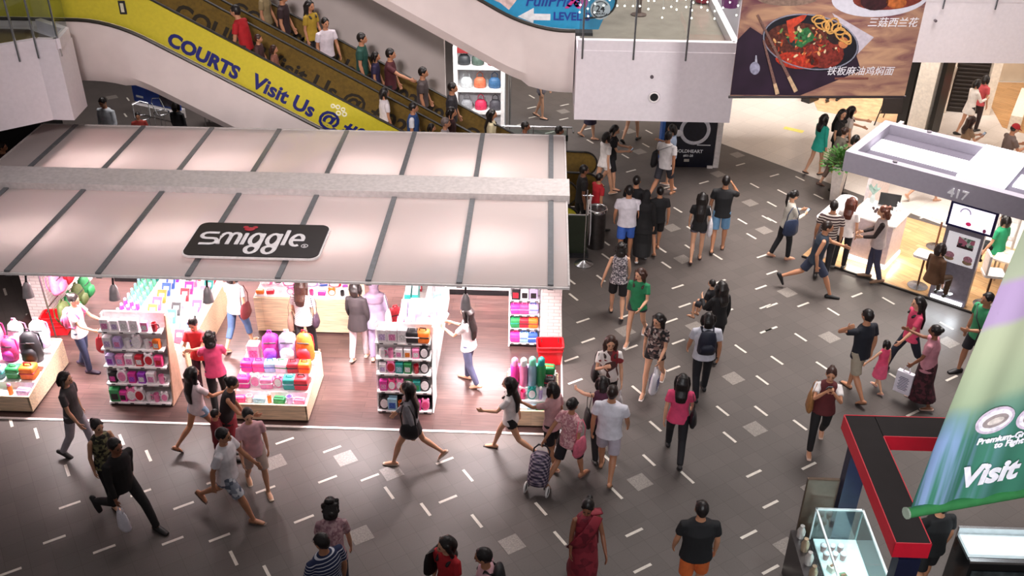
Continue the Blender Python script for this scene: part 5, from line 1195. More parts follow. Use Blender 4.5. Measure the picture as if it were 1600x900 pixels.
# slanted notebook display behind the left end shelf
t = thing('display_table', 'slanted white notebook display with dividers behind the left end shelf', 'table', (-6.6, 14.45, 0))
SLX0, SLX1, SLZ0, SLZ1 = -7.22, -5.98, 1.02, .62
def slz(x): return SLZ0+(SLZ1-SLZ0)*(x-SLX0)/(SLX1-SLX0)
mb = MB(); mb.sweep([(SLX0, 13.45, .06), (SLX1, 13.45, .06), (SLX1, 13.45, SLZ1), (SLX0, 13.45, SLZ0)], (0, 0, 0), (0, 2.3, 0)); mb.build('cabinet', pm('#eee2dc', .4), t, True)
mb = MB(); mb.box((SLX1+.02, 14.6, .32), (.03, 2.3, .62)); mb.build('end_panel', PALEW, t, True)
for x in (-6.86, -6.55, -6.22, -5.99):
    mb = MB(); mb.box((x, 14.6, slz(x)+.07), (.035, 2.3, .2)); mb.build('divider', SHELFW, t, True)
for j in range(3):
    for i in range(13):
        x = -7.17+j*.1; y = 13.55+i*.165; c, c2 = (PUR, LIL) if i < 5 else ((MNT, SKY) if i < 10 else (TEA, MNT))
        put('drink_bottle', c, c2, (x, y, slz(x)+.012), 0, '%s drink bottle, %s from the front in the %s bottle column of slanted display' % (NAME[c], ORD[i], ['left', 'middle', 'right'][j]), 'bottles on the slanted display', 1.0)
cols = [[PNK, LIL, ORG, HOT, ORG, BLU, BLU, PUR, SKY], [SKY, BLU, TEA, BLK, PNK, RED2, MAG, PNK, RED2], [RED2, BLU, PNK, SKY, MAG, WHI, PNK, TEA, RED2]]
for j, x in enumerate((-6.71, -6.39, -6.11)):
    for i in range(9):
        y = 13.62+i*.24; c = cols[j][i]
        put('notebook', c, WHI, (x, y, slz(x)+.02), 0, '%s notebook, %s from the front in the %s notebook lane of slanted display' % (NAME[c], ORD[i], ['left', 'middle', 'right'][j]), 'notebooks on the slanted display', 1.15, rx=-.7)
# pale wood counter in the middle
t = thing('sales_counter', 'pale wood counter in the middle of shop behind the front bin', 'counter', (-4.3, 15.55, 0))
mb = MB(); mb.box((0, 0, .40), (1.78, 1.05, .72), bev=.006); mb.build('cabinet', PALEW, t)
mb = MB(); mb.box((0, .02, .775), (1.74, 1.0, .03)); mb.build('worktop', SHELFW, t)
mb = MB(); mb.box((0, 0, .02), (1.6, .9, .04)); mb.build('plinth', BLACK, t)
mb = MB(); mb.box((.91, .05, .62), (.05, 1.2, 1.22)); mb.build('end_panel', PALEW, t)
L_ = [('pencil_case', ORG), ('pencil_case', RED2), ('mug', WHI), ('alarm_clock', PNK), ('pencil_case', WHI), ('mug', HOT), ('pencil_case', MAG), ('alarm_clock', ORG), ('mug', BLK)]
for i, (k, c) in enumerate(L_):
    put(k, c, WHI, (-5.08+i*.19, 15.14, .792), .1*(i % 3), '%s %s, %s from left along the front edge of the wood counter' % (NAME[c], KW_[k], ORD[i]), 'goods on the wood counter', .95)
L_ = [('backpack', PNK), ('alarm_clock', PNK), ('backpack', MAG), ('lunch_box', WHI), ('backpack', LIL), ('lunch_box', BLU), ('backpack', RED2), ('lunch_box', PUR)]
for i, (k, c) in enumerate(L_):
    put(k, c, WHI, (-5.05+i*.215, 15.48, .792), .1*(i % 3), '%s %s, %s from left in the back row on the wood counter' % (NAME[c], KW_[k], ORD[i]), 'goods on the wood counter', .8)
# shelf against the right brick wall
zsC = [PY(818, y, 14.78).z for y in (536, 514, 494, 473, 454)]
gondola('white wall shelf of lunch boxes beside the right brick wall', -.50, .07, 14.76, .30, [max(.1, z) for z in zsC], [
 [('lunch_box', MAG, HOT, .95), ('lunch_box', SKY, BLU, .95), ('lunch_box', BLU, WHI, .95)], [('lunch_box', GRN, TEA, .95), ('lunch_box', RED2, BLK, .95), ('lunch_box', ORG, RED2, .95)],
 [('lunch_box', MAG, PNK, .95), ('lunch_box', HOT, PNK, .95), ('lunch_box', LIL, BLU, .95)], [('carton', BLK, RED2, 1.05), ('carton', WHI, BLK, 1.05), ('carton', LIL, BLK, 1.05)],
 [('carton', WHI, PNK, .9), ('carton', PNK, WHI, .9), ('carton', WHI, LIL, .9)]], 'the right wall shelf')
# low back shelf with black backpacks
t = thing('low_shelf', 'low white shelf of black backpacks at the shop back', 'shelf', (-1.15, 16.75, 0))
mb = MB(); mb.box((0, 0, .16), (1.5, .45, .05)); mb.build('shelf', SHELFW, t)
mb = MB(); mb.box((0, 0, .07), (1.4, .4, .13)); mb.build('plinth', DARK, t)
for i in range(4): put('backpack', BLK, [BLK, GRN, RED2, BLK][i], (-1.7+i*.36, 16.68, .187), 0, 'black backpack, %s from left on the low shelf at the shop back' % ORD[i], 'black backpacks on the low shelf', 1.1)
t = thing('low_shelf', 'low white shelf of magenta backpacks at the left back of shop', 'shelf', (-7.75, 16.9, 0))
mb = MB(); mb.box((0, 0, .16), (1.7, .45, .05)); mb.build('shelf', SHELFW, t)
mb = MB(); mb.box((0, 0, .07), (1.6, .4, .13)); mb.build('plinth', DARK, t)
for i in range(5): put('backpack', [PNK, MAG, HOT, MAG, PUR][i], WHI, (-8.4+i*.33, 16.82, .187), 0, '%s backpack, %s from left on the low shelf at left back' % (NAME[[PNK, MAG, HOT, MAG, PUR][i]], ORD[i]), 'magenta backpacks on the low shelf', 1.1)
# backpacks hung on the left brick wall
mb = MB()
hang = thing('wall_rack', 'steel hanging rail rack on the left brick wall', 'rack', (-8.82, 15.2, 0))
for y_ in (-.6, .9):
    mb = MB(); mb.tube([(0, y_, 0), (0, y_, 2.2)], .016, 8); mb.build('upright', STEEL, hang)
for z in (.72, 1.38, 1.98):
    mb = MB(); mb.tube([(.02, -.6, z), (.02, .9, z)], .012, 6, (0, 0, 1)); mb.build('rail', STEEL, hang)
HB = [(1.62, [(ORG, 'orange'), (ORG, 'orange'), (GRN, 'green'), (WHI, 'white')]), (1.05, [(PNK, 'pink'), (RED2, 'red'), (HOT, 'hot pink'), (PNK, 'pink'), (HOT, 'hot pink')]), (.40, [('#5d6a3c', 'olive'), (GRN, 'green'), ('#5d6a3c', 'olive'), (GRN, 'green')])]
NAME['#5d6a3c'] = 'olive'
for r, (z, cs) in enumerate(HB):
    for i, (c, n) in enumerate(cs):
        put('backpack', c, c, (-8.62, 14.75+i*.30, z-.1), rad(90), '%s backpack hung %s from the front, %s row of the left wall rack' % (n, ORD[i], ['top', 'middle', 'lower'][r]), 'backpacks on the left wall', 1.1)
# shopping baskets
def basket(label, x, y, rz, n):
    t = thing('shopping_basket', label, 'basket', (x, y, 0), rz)
    R_ = pm('#e01f28', .35, var=.04)
    w0, w1, d0, d1, h = .19, .23, .13, .165, .40
    mb = MB()
    for (a, b2, c, d) in (((-w0, -d0), (w0, -d0), (w1, -d1), (-w1, -d1)), ((w0, -d0), (w0, d0), (w1, d1), (w1, -d1)), ((w0, d0), (-w0, d0), (-w1, d1), (w1, d1)), ((-w0, d0), (-w0, -d0), (-w1, -d1), (-w1, d1))):
        q = [Vector((a[0], a[1], .01)), Vector((b2[0], b2[1], .01)), Vector((c[0], c[1], h)), Vector((d[0], d[1], h))]
        nrm = (q[1]-q[0]).cross(q[3]-q[0]).normalized()*.012; mb.sweep(q, (0, 0, 0), tuple(-nrm))
    mb.box((0, 0, .02), (2*w0, 2*d0, .02)); mb.build('body', R_, t)
    mb = MB(); mb.tube([(p[0], p[1], h) for p in rrect(2*w1, 2*d1, .04, 3)], (.012, .018), 6, (0, 0, 1), closed=True); mb.build('rim', R_, t)
    for k in range(1, n):
        mb = MB(); mb.tube([(p[0]*(1-.03*k), p[1]*(1-.03*k), h-.09*k) for p in rrect(2*w1, 2*d1, .04, 3)], (.010, .014), 6, (0, 0, 1), closed=True); mb.build('nested_rim', R_, t)
    for s in (-1, 1):
        mb = MB(); mb.tube([(s*.15, -.02*s, h), (s*.15, .1, h+.012), (-s*.0, .02*s, h+.02)][:2]+[(s*.15, d1*.8, h+.01)], .008, 6, (0, 0, 1)); mb.build('handle', BLACK, t)
    return t
basket('red shopping basket by the left brick wall, behind the girl with pink backpack', -8.88, 14.85, .12, 3)
basket('red shopping basket on the floor under the right brick wall', .26, 14.36, .05, 2)
# ------------------------------------------------------------------ people
TMP = bpy.data.scenes.new('workbench')
def fused(mb, name, voxel, smooth_it=0):
    """one continuous skin over everything drawn into the builder"""
    me = mb.mesh(name)
    o = bpy.data.objects.new('workpiece', me); TMP.collection.objects.link(o)
    md = o.modifiers.new('r', 'REMESH'); md.mode = 'VOXEL'; md.voxel_size = voxel; md.use_smooth_shade = True
    if smooth_it:
        sm = o.modifiers.new('s', 'SMOOTH'); sm.factor = .5; sm.iterations = smooth_it
    vl = TMP.view_layers[0]; vl.update()
    out = bpy.data.meshes.new_from_object(o.evaluated_get(vl.depsgraph))
    out.name = name
    bpy.data.objects.remove(o); bpy.data.meshes.remove(me)
    out.materials.clear()
    return out
def addmesh(name, me, m, parent):
    me.materials.clear(); me.materials.append(m)
    o = bpy.data.objects.new(name, me); COL.objects.link(o); o.parent = parent; return o
SKIN = {'l': pm('#d29f80', .5, var=.06, scale=6), 'm': pm('#b98262', .5, var=.06, scale=6), 'd': pm('#8a5a42', .5, var=.06, scale=6)}
def hairmat(c): return pm(c, .38, var=.45, scale=55, bump=.5)
HBLK, HBRN, HDKB = '#171110', '#3a221a', '#261814'
_eye = None
def V(*a): return Vector(a)
class Pose: pass
def joints(h, fem, stride, lead, armL, armR, lean, turn, nod, sit, wide, bow):
    s = h/1.70; J = Pose(); J.s = s; J.fem = fem; J.wide = wide
    hw = (.092 if fem else .095)*s; shw = (.168 if fem else .197)*s*(1+.3*(wide-1))
    hipz = .90*s; L1, L2_ = .43*s, .40*s
    J.leg = {}
    for sd in (-1, 1):
        fwd = (lead == sd)
        a = stride if fwd else -stride*.85; k = 4+stride*.25 if fwd else 6+stride*.95
        if sit: a, k = 82, 80
        hip = V(sd*hw, 0, hipz)
        kn = hip+V(sd*.01*s, math.sin(rad(a))*L1, -math.cos(rad(a))*L1)
        an = kn+V(0, math.sin(rad(a-k))*L2_, -math.cos(rad(a-k))*L2_)
        J.leg[sd] = [hip, kn, an, a-k]
    drop = min(J.leg[sd][2].z for sd in (-1, 1))-.075*s
    off = V(0, 0, -drop)
    for sd in (-1, 1): J.leg[sd][:3] = [p+off for p in J.leg[sd][:3]]
    J.pel = V(0, 0, hipz)+off
    ln = rad(lean); tdir = V(0, math.sin(ln), math.cos(ln)); b2 = rad(lean+bow); tdir2 = V(0, math.sin(b2), math.cos(b2))
    J.tdir, J.tdir2 = tdir, tdir2
    J.waist = J.pel+tdir*.15*s; J.chest = J.waist+tdir2*.20*s; J.sh = J.waist+tdir2*.335*s; J.neck = J.waist+tdir2*.385*s
    nd = rad(lean*.5+bow*.8+nod*.35); J.head = J.neck+V(math.sin(rad(turn))*.01, math.sin(nd)*.13*s+.015*s, math.cos(nd)*.146*s)
    J.Rh = Matrix.Rotation(-rad(turn), 3, 'Z') @ Matrix.Rotation(-rad(nod), 3, 'X')
    J.arm = {}
    for sd, (sw, ab, el) in ((-1, armL), (1, armR)):
        S0 = J.sh+V(sd*shw, 0, 0)-tdir2*.042*s
        a, b = rad(sw), rad(ab)
        d1 = V(sd*math.sin(b), math.sin(a)*math.cos(b), -math.cos(a)*math.cos(b))
        E_ = S0+d1*.275*s
        a2 = rad(sw+el); b3 = rad(ab-el*.42) if el > 0 else b
        d2 = V(sd*math.sin(b3), math.sin(a2)*math.cos(b3), -math.cos(a2)*math.cos(b3))
        W_ = E_+d2*.245*s
        J.arm[sd] = [S0, E_, W_, d1, d2]
    J.top = J.head+J.Rh@V(0, -.01*s, .125*s)
    return J
def body_mesh(J, voxel):
    s, f, w = J.s, J.fem, J.wide; mb = MB(); hx = (1, 0, 0)
    if f: rr = [(.10, .08), (.158*w, .108*w), (.118*w, .088*w), (.142*w, .102*w), (.132, .078), (.085, .062), (.05, .05)]
    else: rr = [(.10, .085), (.150*w, .105*w), (.140*w, .10*w), (.170*w, .115*w), (.158, .085), (.10, .07), (.056, .056)]
    rr = [(a*s, b*s) for a, b in rr]
    mb.tube([J.pel-J.tdir*.06*s, J.pel+J.tdir*.02*s, J.waist, J.chest, J.sh-J.tdir2*.025*s, J.sh+J.tdir2*.018*s, J.neck], rr, 16, hx)
    nr = (.048 if f else .056)*s
    mb.tube([J.neck-J.tdir2*.05*s, J.neck+J.tdir2*.03*s, J.head+J.Rh@V(0, -.015*s, -.05*s)], [nr*1.25, nr, nr], 12, hx, cap='round')
    def jaw(v):
        k = max(0, -v.z/(.118*s)); return V(v.x*(1-.30*k), v.y*(1-.12*k)+.012*s*k, v.z)
    mb.ball(J.head, (.077*s, .096*s, .118*s), 16, 12, J.Rh, jaw)
    H = lambda *a: J.head+J.Rh@(V(*a)*s)
    mb.tube([H(0, .088, .03), H(0, .107, -.012), H(0, .108, -.022)], [.009*s, .015*s, .013*s], 8, hx, cap='round')
    mb.tube([H(0, .088, -.055), H(0, .096, -.056)], [(.024*s, .012*s), (.018*s, .009*s)], 8, hx, cap='round')
    for sd in (-1, 1): mb.ball(H(sd*.078, -.005, -.005), (.012*s, .022*s, .034*s), 8, 8, J.Rh)
    for sd in (-1, 1):
        S0, E_, W_, d1, d2 = J.arm[sd]; t = 1.0 if not f else .86
        mb.tube([S0-V(sd*.03*s, 0, -.01*s), S0, S0*.6+E_*.4, E_, E_*.65+W_*.35, W_], [.042*s*t, .044*s*t, .044*s*t, .037*s*t, .039*s*t, .026*s*t], 12, hx, cap='round')
        # hand: palm, four unequal bent fingers, thumb from the side of the palm
        x, y = frame(d2, V(sd, 0, 0)); side = x; nrm = y*(-sd) if False else d2.cross(side)*(-1)
        inward = V(-sd, 0, 0)-d2*V(-sd, 0, 0).dot(d2)
        inward = inward.normalized() if inward.length > .2 else side
        fw = d2.cross(inward)*sd            # thumb side
        if fw.y+fw.z*.3 < 0: fw = -fw
        P0 = W_; P1 = W_+d2*.085*s
        mb.tube([W_-d2*.01*s, W_+d2*.03*s, P1], [(.026*s, .019*s), (.037*s, .016*s), (.039*s, .014*s)], 10, fw, cap='round')
        for q, (o_, L_) in enumerate(((.028, .068), (.0095, .078), (-.0095, .072), (-.028, .056))):
            b0 = P1+fw*o_*s; b1 = b0+(d2*.94+inward*.30+fw*o_*3)*L_*.5*s; b2 = b1+(d2*.72+inward*.65+fw*o_*2)*L_*.5*s
            mb.tube([b0-d2*.015*s, b1, b2], [.0095*s, .009*s, .0075*s], 6, fw, cap='round')
        t0 = W_+d2*.025*s+fw*.028*s; t1 = t0+(fw*.75+d2*.6+inward*.2)*.034*s; t2 = t1+(fw*.25+d2*.9+inward*.3)*.03*s
        mb.tube([t0-fw*.012*s, t1, t2], [.0125*s, .0105*s, .0085*s], 6, inward, cap='round')
        J.arm[sd].append(P1+d2*.03*s+inward*.02*s)
    for sd in (-1, 1):
        hip, kn, an, ang_ = J.leg[sd]; t = 1.0 if not f else .95; t *= (1+.4*(w-1))
        mb.tube([hip+V(-sd*.01*s, 0, .03*s), hip*.75+kn*.25, hip*.4+kn*.6, kn, kn*.72+an*.28, kn*.25+an*.75, an], [.085*s*t, .082*s*t, .064*s*t, .052*s*t, .055*s*t, .036*s*t, .032*s*t], 12, hx, cap='round')
        a = rad(min(0, ang_)*.9); fd = V(0, math.cos(a), math.sin(a)); fu = V(0, -math.sin(a), math.cos(a))
        J.leg[sd].append((fd, fu))
        mb.tube([an-fu*.035*s-fd*.05*s, an-fu*.035*s, an-fu*.04*s+fd*.07*s, an-fu*.055*s+fd*.15*s], [(.03*s, .034*s), (.036*s, .045*s), (.041*s, .03*s), (.034*s, .016*s)], 10, hx, cap='round')
    return fused(mb, 'body', voxel)
def hair_mesh(J, style, voxel):
    s = J.s; mb = MB(); H = lambda *a: J.head+J.Rh@(V(*a)*s); hx = tuple(J.Rh@V(1, 0, 0))
    if style == 'cap': return None
    mb.ball(H(0, -.022, .026), (.088*s, .104*s, .112*s), 16, 12, J.Rh)
    if style != 'short': mb.tube([H(-.070, .030, .055), H(0, .046, .092), H(.070, .030, .055)], [(.018*s, .022*s)]*3, 8, hx, cap='round')
    if style == 'short':
        mb.tube([H(-.05, .040, .080), H(.02, .052, .086), H(.055, .040, .075)], [.02*s, .022*s, .018*s], 8, hx, cap='round')
        mb.tube([H(0, -.075, -.02), H(0, -.075, -.06)], [(.06*s, .025*s), (.045*s, .02*s)], 10, hx, cap='round')
    D = J.tdir2; bk = V(0, -D.z, D.y)
    nb = J.neck+bk*.075*s
    if style == 'bob':
        for sd in (-1, 1): mb.tube([H(sd*.075, -.01, .05), H(sd*.088, -.01, -.04), H(sd*.08, -.005, -.115)], [(.03*s, .05*s), (.028*s, .055*s), (.018*s, .04*s)], 10, (0, 1, 0), cap='round')
        mb.tube([H(0, -.08, .04), H(0, -.1, -.04), H(0, -.09, -.125)], [(.085*s, .04*s), (.09*s, .045*s), (.075*s, .03*s)], 12, hx, cap='round')
    if style in ('long', 'longer'):
        e = J.chest+bk*(.125*s) if style == 'long' else J.waist+bk*.125*s
        mb.tube([H(0, -.07, .06), H(0, -.105, -.02), nb+D*.02*s, (nb+e)/2+bk*.035*s, e], [(.086*s, .055*s), (.102*s, .062*s), (.108*s, .05*s), (.10*s, .042*s), (.082*s, .024*s)], 14, hx, cap='round')
        for sd in (-1, 1): mb.tube([H(sd*.075, 0, .05), H(sd*.09, -.01, -.05), J.neck+V(sd*.085*s, -.01*s, -.02*s), J.sh+V(sd*.085*s, .106*s, -.055*s)], [(.028*s, .045*s), (.026*s, .05*s), (.032*s, .04*s), (.02*s, .024*s)], 10, (0, 1, 0), cap='round')
    if style == 'ponytail':
        mb.ball(H(0, -.125, .03), .035*s, 10, 8); e = nb-D*.13*s
        mb.tube([H(0, -.12, .03), H(0, -.155, -.03), nb+bk*.05*s, e+bk*.03*s], [.025*s, .036*s, .032*s, .01*s], 10, hx, cap='round')
    if style == 'bun': mb.ball(H(0, -.115, .055), .048*s, 12, 8)
    if style == 'curly':
        r = random.Random(5)
        for i in range(26):
            a = r.uniform(0, 6.28); zz = r.uniform(-.12, .1); mb.ball(H(.09*math.cos(a), -.035+.1*math.sin(a) if math.sin(a) < .35 else -.035, zz), .036*s, 8, 6)
        mb.tube([H(0, -.09, .02), H(0, -.10, -.13)], [(.095*s, .05*s), (.1*s, .05*s)], 12, hx, cap='round')
    if style == 'hijab':
        mb.ball(H(0, -.016, .012), (.095*s, .108*s, .128*s), 16, 12, J.Rh)
        mb.tube([H(0, -.03, -.07), J.neck, J.sh+J.tdir2*.0, J.chest+J.tdir2*.02*s], [(.085*s, .09*s), (.10*s, .09*s), (.19*s, .125*s), (.18*s, .135*s)], 16, hx, cap='round')
    return fused(mb, 'hair', voxel, 1)
def top_mesh(J, kind, voxel):
    s, f, w = J.s, J.fem, J.wide; mb = MB(); hx = (1, 0, 0); g = .017
    if f: rr = [(.178*w+g, .126*w+g), (.160*w+g, .112*w+g), (.13*w+g, .095*w+g), (.143*w+g, .106*w+g), (.138+g, .084+g), (.108+g, .070+g), (.06+g*.3, .058+g*.3)]
    else: rr = [(.174*w+g, .122*w+g), (.158*w+g, .112*w+g), (.15*w+g, .108*w+g), (.172*w+g, .118*w+g), (.162*(1+.5*(w-1))+g, .09+g), (.128+g, .076+g), (.066+g*.3, .064+g*.3)]
    rr = [(a*s, b*s) for a, b in rr]
    drop = {'crop': .0, 'tunic': .20}.get(kind, .09)
    P = [J.pel-J.tdir*drop*s, J.pel+J.tdir*.02*s, J.waist, J.chest, J.sh-J.tdir2*.025*s, J.sh+J.tdir2*.02*s, J.neck-J.tdir2*.006*s]
    if kind == 'tunic': rr[0] = (rr[0][0]*1.08, rr[0][1]*1.15)
    mb.tube(P, rr, 18, hx)
    if kind in ('tank', 'strap'):
        pass
    else:
        for sd in (-1, 1):
            S0, E_, W_ = J.arm[sd][:3]; t = 1.0 if not f else .9
            S_in = S0-V(sd*.05*s, 0, -.005*s)
            if kind in ('long', 'tunic'): mb.tube([S_in, S0, S0*.5+E_*.5, E_, E_*.5+W_*.5, E_*.08+W_*.92], [.060*s*t, .063*s*t, .057*s*t, .050*s*t, .046*s*t, .037*s*t], 12, hx)
            else:
                e = S0*.40+E_*.60; mb.tube([S_in, S0, S0*.7+E_*.3, e], [.060*s*t, .064*s*t, .064*s*t, .066*s*t], 12, hx)
    return fused(mb, 'top', voxel, 1)
def bottom_mesh(J, kind, voxel):
    s, f, w = J.s, J.fem, J.wide; mb = MB(); hx = (1, 0, 0); g = .012
    pr = ((.160 if f else .152)*w+g, (.110 if f else .107)*w+g)
    k = [J.leg[d][1] for d in (-1, 1)]; hp = [J.leg[d][0] for d in (-1, 1)]; an = [J.leg[d][2] for d in (-1, 1)]
    wst = J.pel+J.tdir*.10*s
    if kind in ('skirt', 'miniskirt', 'longskirt'):
        def mid(pa, pb, ex):
            c = (pa+pb)/2; return c, (abs(pa.x-pb.x)/2+ex*s, abs(pa.y-pb.y)/2+ex*s)
        pts = [(wst, ((.13*w+g)*s, (.10*w+g)*s)), (J.pel-J.tdir*.02*s, ((.172*w+g)*s, (.13*w+g)*s))]
        if kind == 'miniskirt':
            pa, pb = [hp[i]*.55+k[i]*.45 for i in (0, 1)]; pts.append(mid(pa, pb, .115))
        else:
            pts.append(mid(*k, .11))
            if kind == 'longskirt': pts.append(mid(an[0]*.85+k[0]*.15, an[1]*.85+k[1]*.15, .10))
        mb.tube([p for p, r in pts], [r for p, r in pts], 20, hx)
    else:
        mb.tube([J.pel-J.tdir*.08*s, J.pel, wst], [(pr[0]*.85*s, pr[1]*.9*s), (pr[0]*s, pr[1]*s), ((.14*w+g)*s, (.10*w+g)*s)], 16, hx)
        for i in (0, 1):
            h_, k_, a_ = hp[i], k[i], an[i]; t = (1+.4*(w-1))
            if kind == 'hotpants': P = [h_+V(0, 0, .03*s), h_*.65+k_*.35]; R = [.088*s*t, .096*s*t]
            elif kind == 'shorts': P = [h_+V(0, 0, .03*s), h_*.5+k_*.5, h_*.12+k_*.88]; R = [.088*s*t, .092*s*t, .09*s*t]
            elif kind == 'capri': P = [h_+V(0, 0, .03*s), h_*.5+k_*.5, k_, k_*.45+a_*.55]; R = [.087*s*t, .085*s*t, .068*s*t, .06*s*t]
            else: P = [h_+V(0, 0, .03*s), h_*.5+k_*.5, k_, k_*.4+a_*.6, a_*.98+V(0, 0, .0)]; R = [.087*s*t, .083*s*t, .068*s*t, .060*s*t, .052*s*t]
            mb.tube(P, R, 14, hx)
    return fused(mb, 'trousers', voxel, 1)
def shoe_mesh(J, sd, kind):
    s = J.s; an = J.leg[sd][2]; fd, fu = J.leg[sd][-1]; mb = MB()
    if kind == 'flat':
        mb.tube([an-fu*.05*s-fd*.06*s, an-fu*.052*s, an-fu*.055*s+fd*.08*s, an-fu*.063*s+fd*.175*s], [(.036*s, .026*s), (.04*s, .026*s), (.047*s, .023*s), (.038*s, .016*s)], 12, (1, 0, 0), cap='round')
    elif kind == 'sandal':
        mb.tube([an-fu*.069*s-fd*.065*s, an-fu*.071*s, an-fu*.071*s+fd*.09*s, an-fu*.071*s+fd*.185*s], [(.036*s, .009*s), (.038*s, .009*s), (.046*s, .009*s), (.036*s, .009*s)], 12, (1, 0, 0), cap='round')
        mb.tube([an-fu*.06*s+fd*.07*s-V(.046*s, 0, 0), an-fu*.02*s+fd*.085*s, an-fu*.06*s+fd*.07*s+V(.046*s, 0, 0)], .008*s, 6, tuple(fd))
    else:
        mb.tube([an-fu*.042*s-fd*.06*s, an-fu*.03*s-fd*.005*s, an-fu*.045*s+fd*.08*s, an-fu*.058*s+fd*.18*s], [(.04*s, .04*s), (.044*s, .05*s), (.05*s, .034*s), (.042*s, .024*s)], 12, (1, 0, 0), cap='round')
    return mb.mesh('shoe', 'all')
def face_parts(J, t, skinm):
    global _eye
    if _eye is None:
        mb = MB(); mb.ball((0, 0, 0), (.0125, .006, .0075), 10, 8); e = mb.mesh('eye', 'all'); e.materials.append(pm('#1a1312', .25))
        mb = MB(); mb.tube([(-.021, 0, 0), (0, .006, -.002), (.021, 0, 0)], [(.003, .004), (.005, .007), (.003, .004)], 8, (0, 0, 1), cap='round'); m = mb.mesh('mouth', 'all'); m.materials.append(pm('#8a4038', .45))
        mb = MB(); mb.tube([(-.019, 0, 0), (0, .003, .004), (.019, -.002, 0)], [(.003, .003), (.004, .004), (.002, .002)], 6, (0, 0, 1), cap='round'); b = mb.mesh('eyebrow', 'all'); b.materials.append(pm('#1c1412', .6))
        _eye = (e, m, b)
    s = J.s; R4 = J.Rh.to_4x4()
    for nm, me, p in (('eye', _eye[0], (-.031, .087, .008)), ('eye', _eye[0], (.031, .087, .008)), ('mouth', _eye[1], (0, .100, -.052)), ('eyebrow', _eye[2], (-.031, .091, .029)), ('eyebrow', _eye[2], (.031, .091, .029))):
        o = bpy.data.objects.new(nm, me); COL.objects.link(o); o.parent = t
        o.matrix_local = Matrix.Translation(J.head+J.Rh@(V(*p)*s)) @ R4 @ Matrix.Scale(s, 4)
PEOPLE = []
def person(label, px, h, head, fem=True, skin='l', hair=('long', HBLK), top=('tee', '#cccccc'), bottom=('trousers', '#222226'), shoe=('shoe', '#2a2624'), stride=5, lead=1,
           armL=None, armR=None, lean=2, turn=0, nod=8, sit=False, wide=1.0, bow=0, base=0.0, at=None, esc=None, bare=None, over=None, group=None, extras=()):
    if armL is None: armL = (stride*.8*lead+3, 9, 16)
    if armR is None: armR = (-stride*.8*lead+3, 9, 16)
    J = joints(h, fem, stride, lead, armL, armR, lean, turn, nod, sit, wide, bow)
    th = rad(head); c, sn = math.cos(th), math.sin(th)
    rot = lambda p: V(c*p.x+sn*p.y, -sn*p.x+c*p.y, p.z)
    tp = rot(J.top)
    if esc:
        S, y0, y1, ylock = esc
        best = None
        for i in range(25):
            y = y0+(y1-y0)*i/24; q = PY(px[0], px[1], y); d = (q.z-tp.z)-(S(q.x-tp.x)+.06)
            if best is None or abs(d) < abs(best[0]): best = (d, q)
        d, q = best; base = S(q.x-tp.x)+.06
        loc = V(q.x-tp.x, q.y-tp.y, base)
        if abs(d) > .03:
            loc = V(q.x-tp.x, q.y-tp.y, base)
            if abs(d) > .25: print('escalator rider', label, 'height misfit %.2f' % d)
    else:
        q = PZ(px[0], px[1], base+J.top.z); loc = V(q.x-tp.x, q.y-tp.y, base)
    t = thing('person', label, 'person', loc, -th, group)
    near = px[1] > 480
    vx = .0095 if near else .012
    addmesh('body', body_mesh(J, vx), SKIN[skin], t)
    cm = lambda m: pm(m, .8, var=.10, scale=12) if isinstance(m, str) else m
    if hair[0] == 'cap':
        mb = MB(); s = J.s; H = lambda *a: J.head+J.Rh@(V(*a)*s)
        mb.ball(H(0, -.012, .045), (.09*s, .108*s, .092*s), 16, 10, J.Rh); mb.tube([H(0, .07, .05), H(0, .16, .035)], [(.075*s, .012*s), (.06*s, .008*s)], 12, tuple(J.Rh@V(1, 0, 0)), cap='round')
        addmesh('cap', fused(mb, 'cap', .010), pm(hair[1], .7), t)
        mb = MB(); mb.ball(H(0, -.03, -.005), (.082*s, .09*s, .075*s), 12, 8, J.Rh); addmesh('hair', fused(mb, 'hair', .012), hairmat(HBLK), t)
    elif hair[0] == 'hijab': addmesh('headscarf', hair_mesh(J, 'hijab', .012), cm(hair[1]), t)
    else: addmesh('hair', hair_mesh(J, hair[0], .0105), hairmat(hair[1]), t)
    if top: addmesh({'tee': 'shirt', 'long': 'shirt', 'tank': 'tank_top', 'tunic': 'tunic', 'crop': 'shirt'}[top[0]], top_mesh(J, top[0], .0135), cm(top[1]), t)
    if bottom: addmesh({'skirt': 'skirt', 'miniskirt': 'skirt', 'longskirt': 'skirt', 'shorts': 'shorts', 'hotpants': 'shorts'}.get(bottom[0], 'trousers'), bottom_mesh(J, bottom[0], .0135), cm(bottom[1]), t)
    if shoe:
        for sd in (-1, 1): addmesh('shoe', shoe_mesh(J, sd, shoe[0]), pm(shoe[1], .55), t)
    face_parts(J, t, None)
    J.t = t; J.loc = loc; J.th = th
    if over: over(J)
    for e in extras: e(J, label)
    PEOPLE.append(t)
    return J
def carried(J, name, label, cat, p, rz=0.0):
    """a carried thing: an own top-level Empty at p (in the person's frame)"""
    w = J.t.matrix_basis @ Vector(p); t = thing(name, label, cat, w, -J.th+rz); t['_'] = 0; del t['_']
    return t
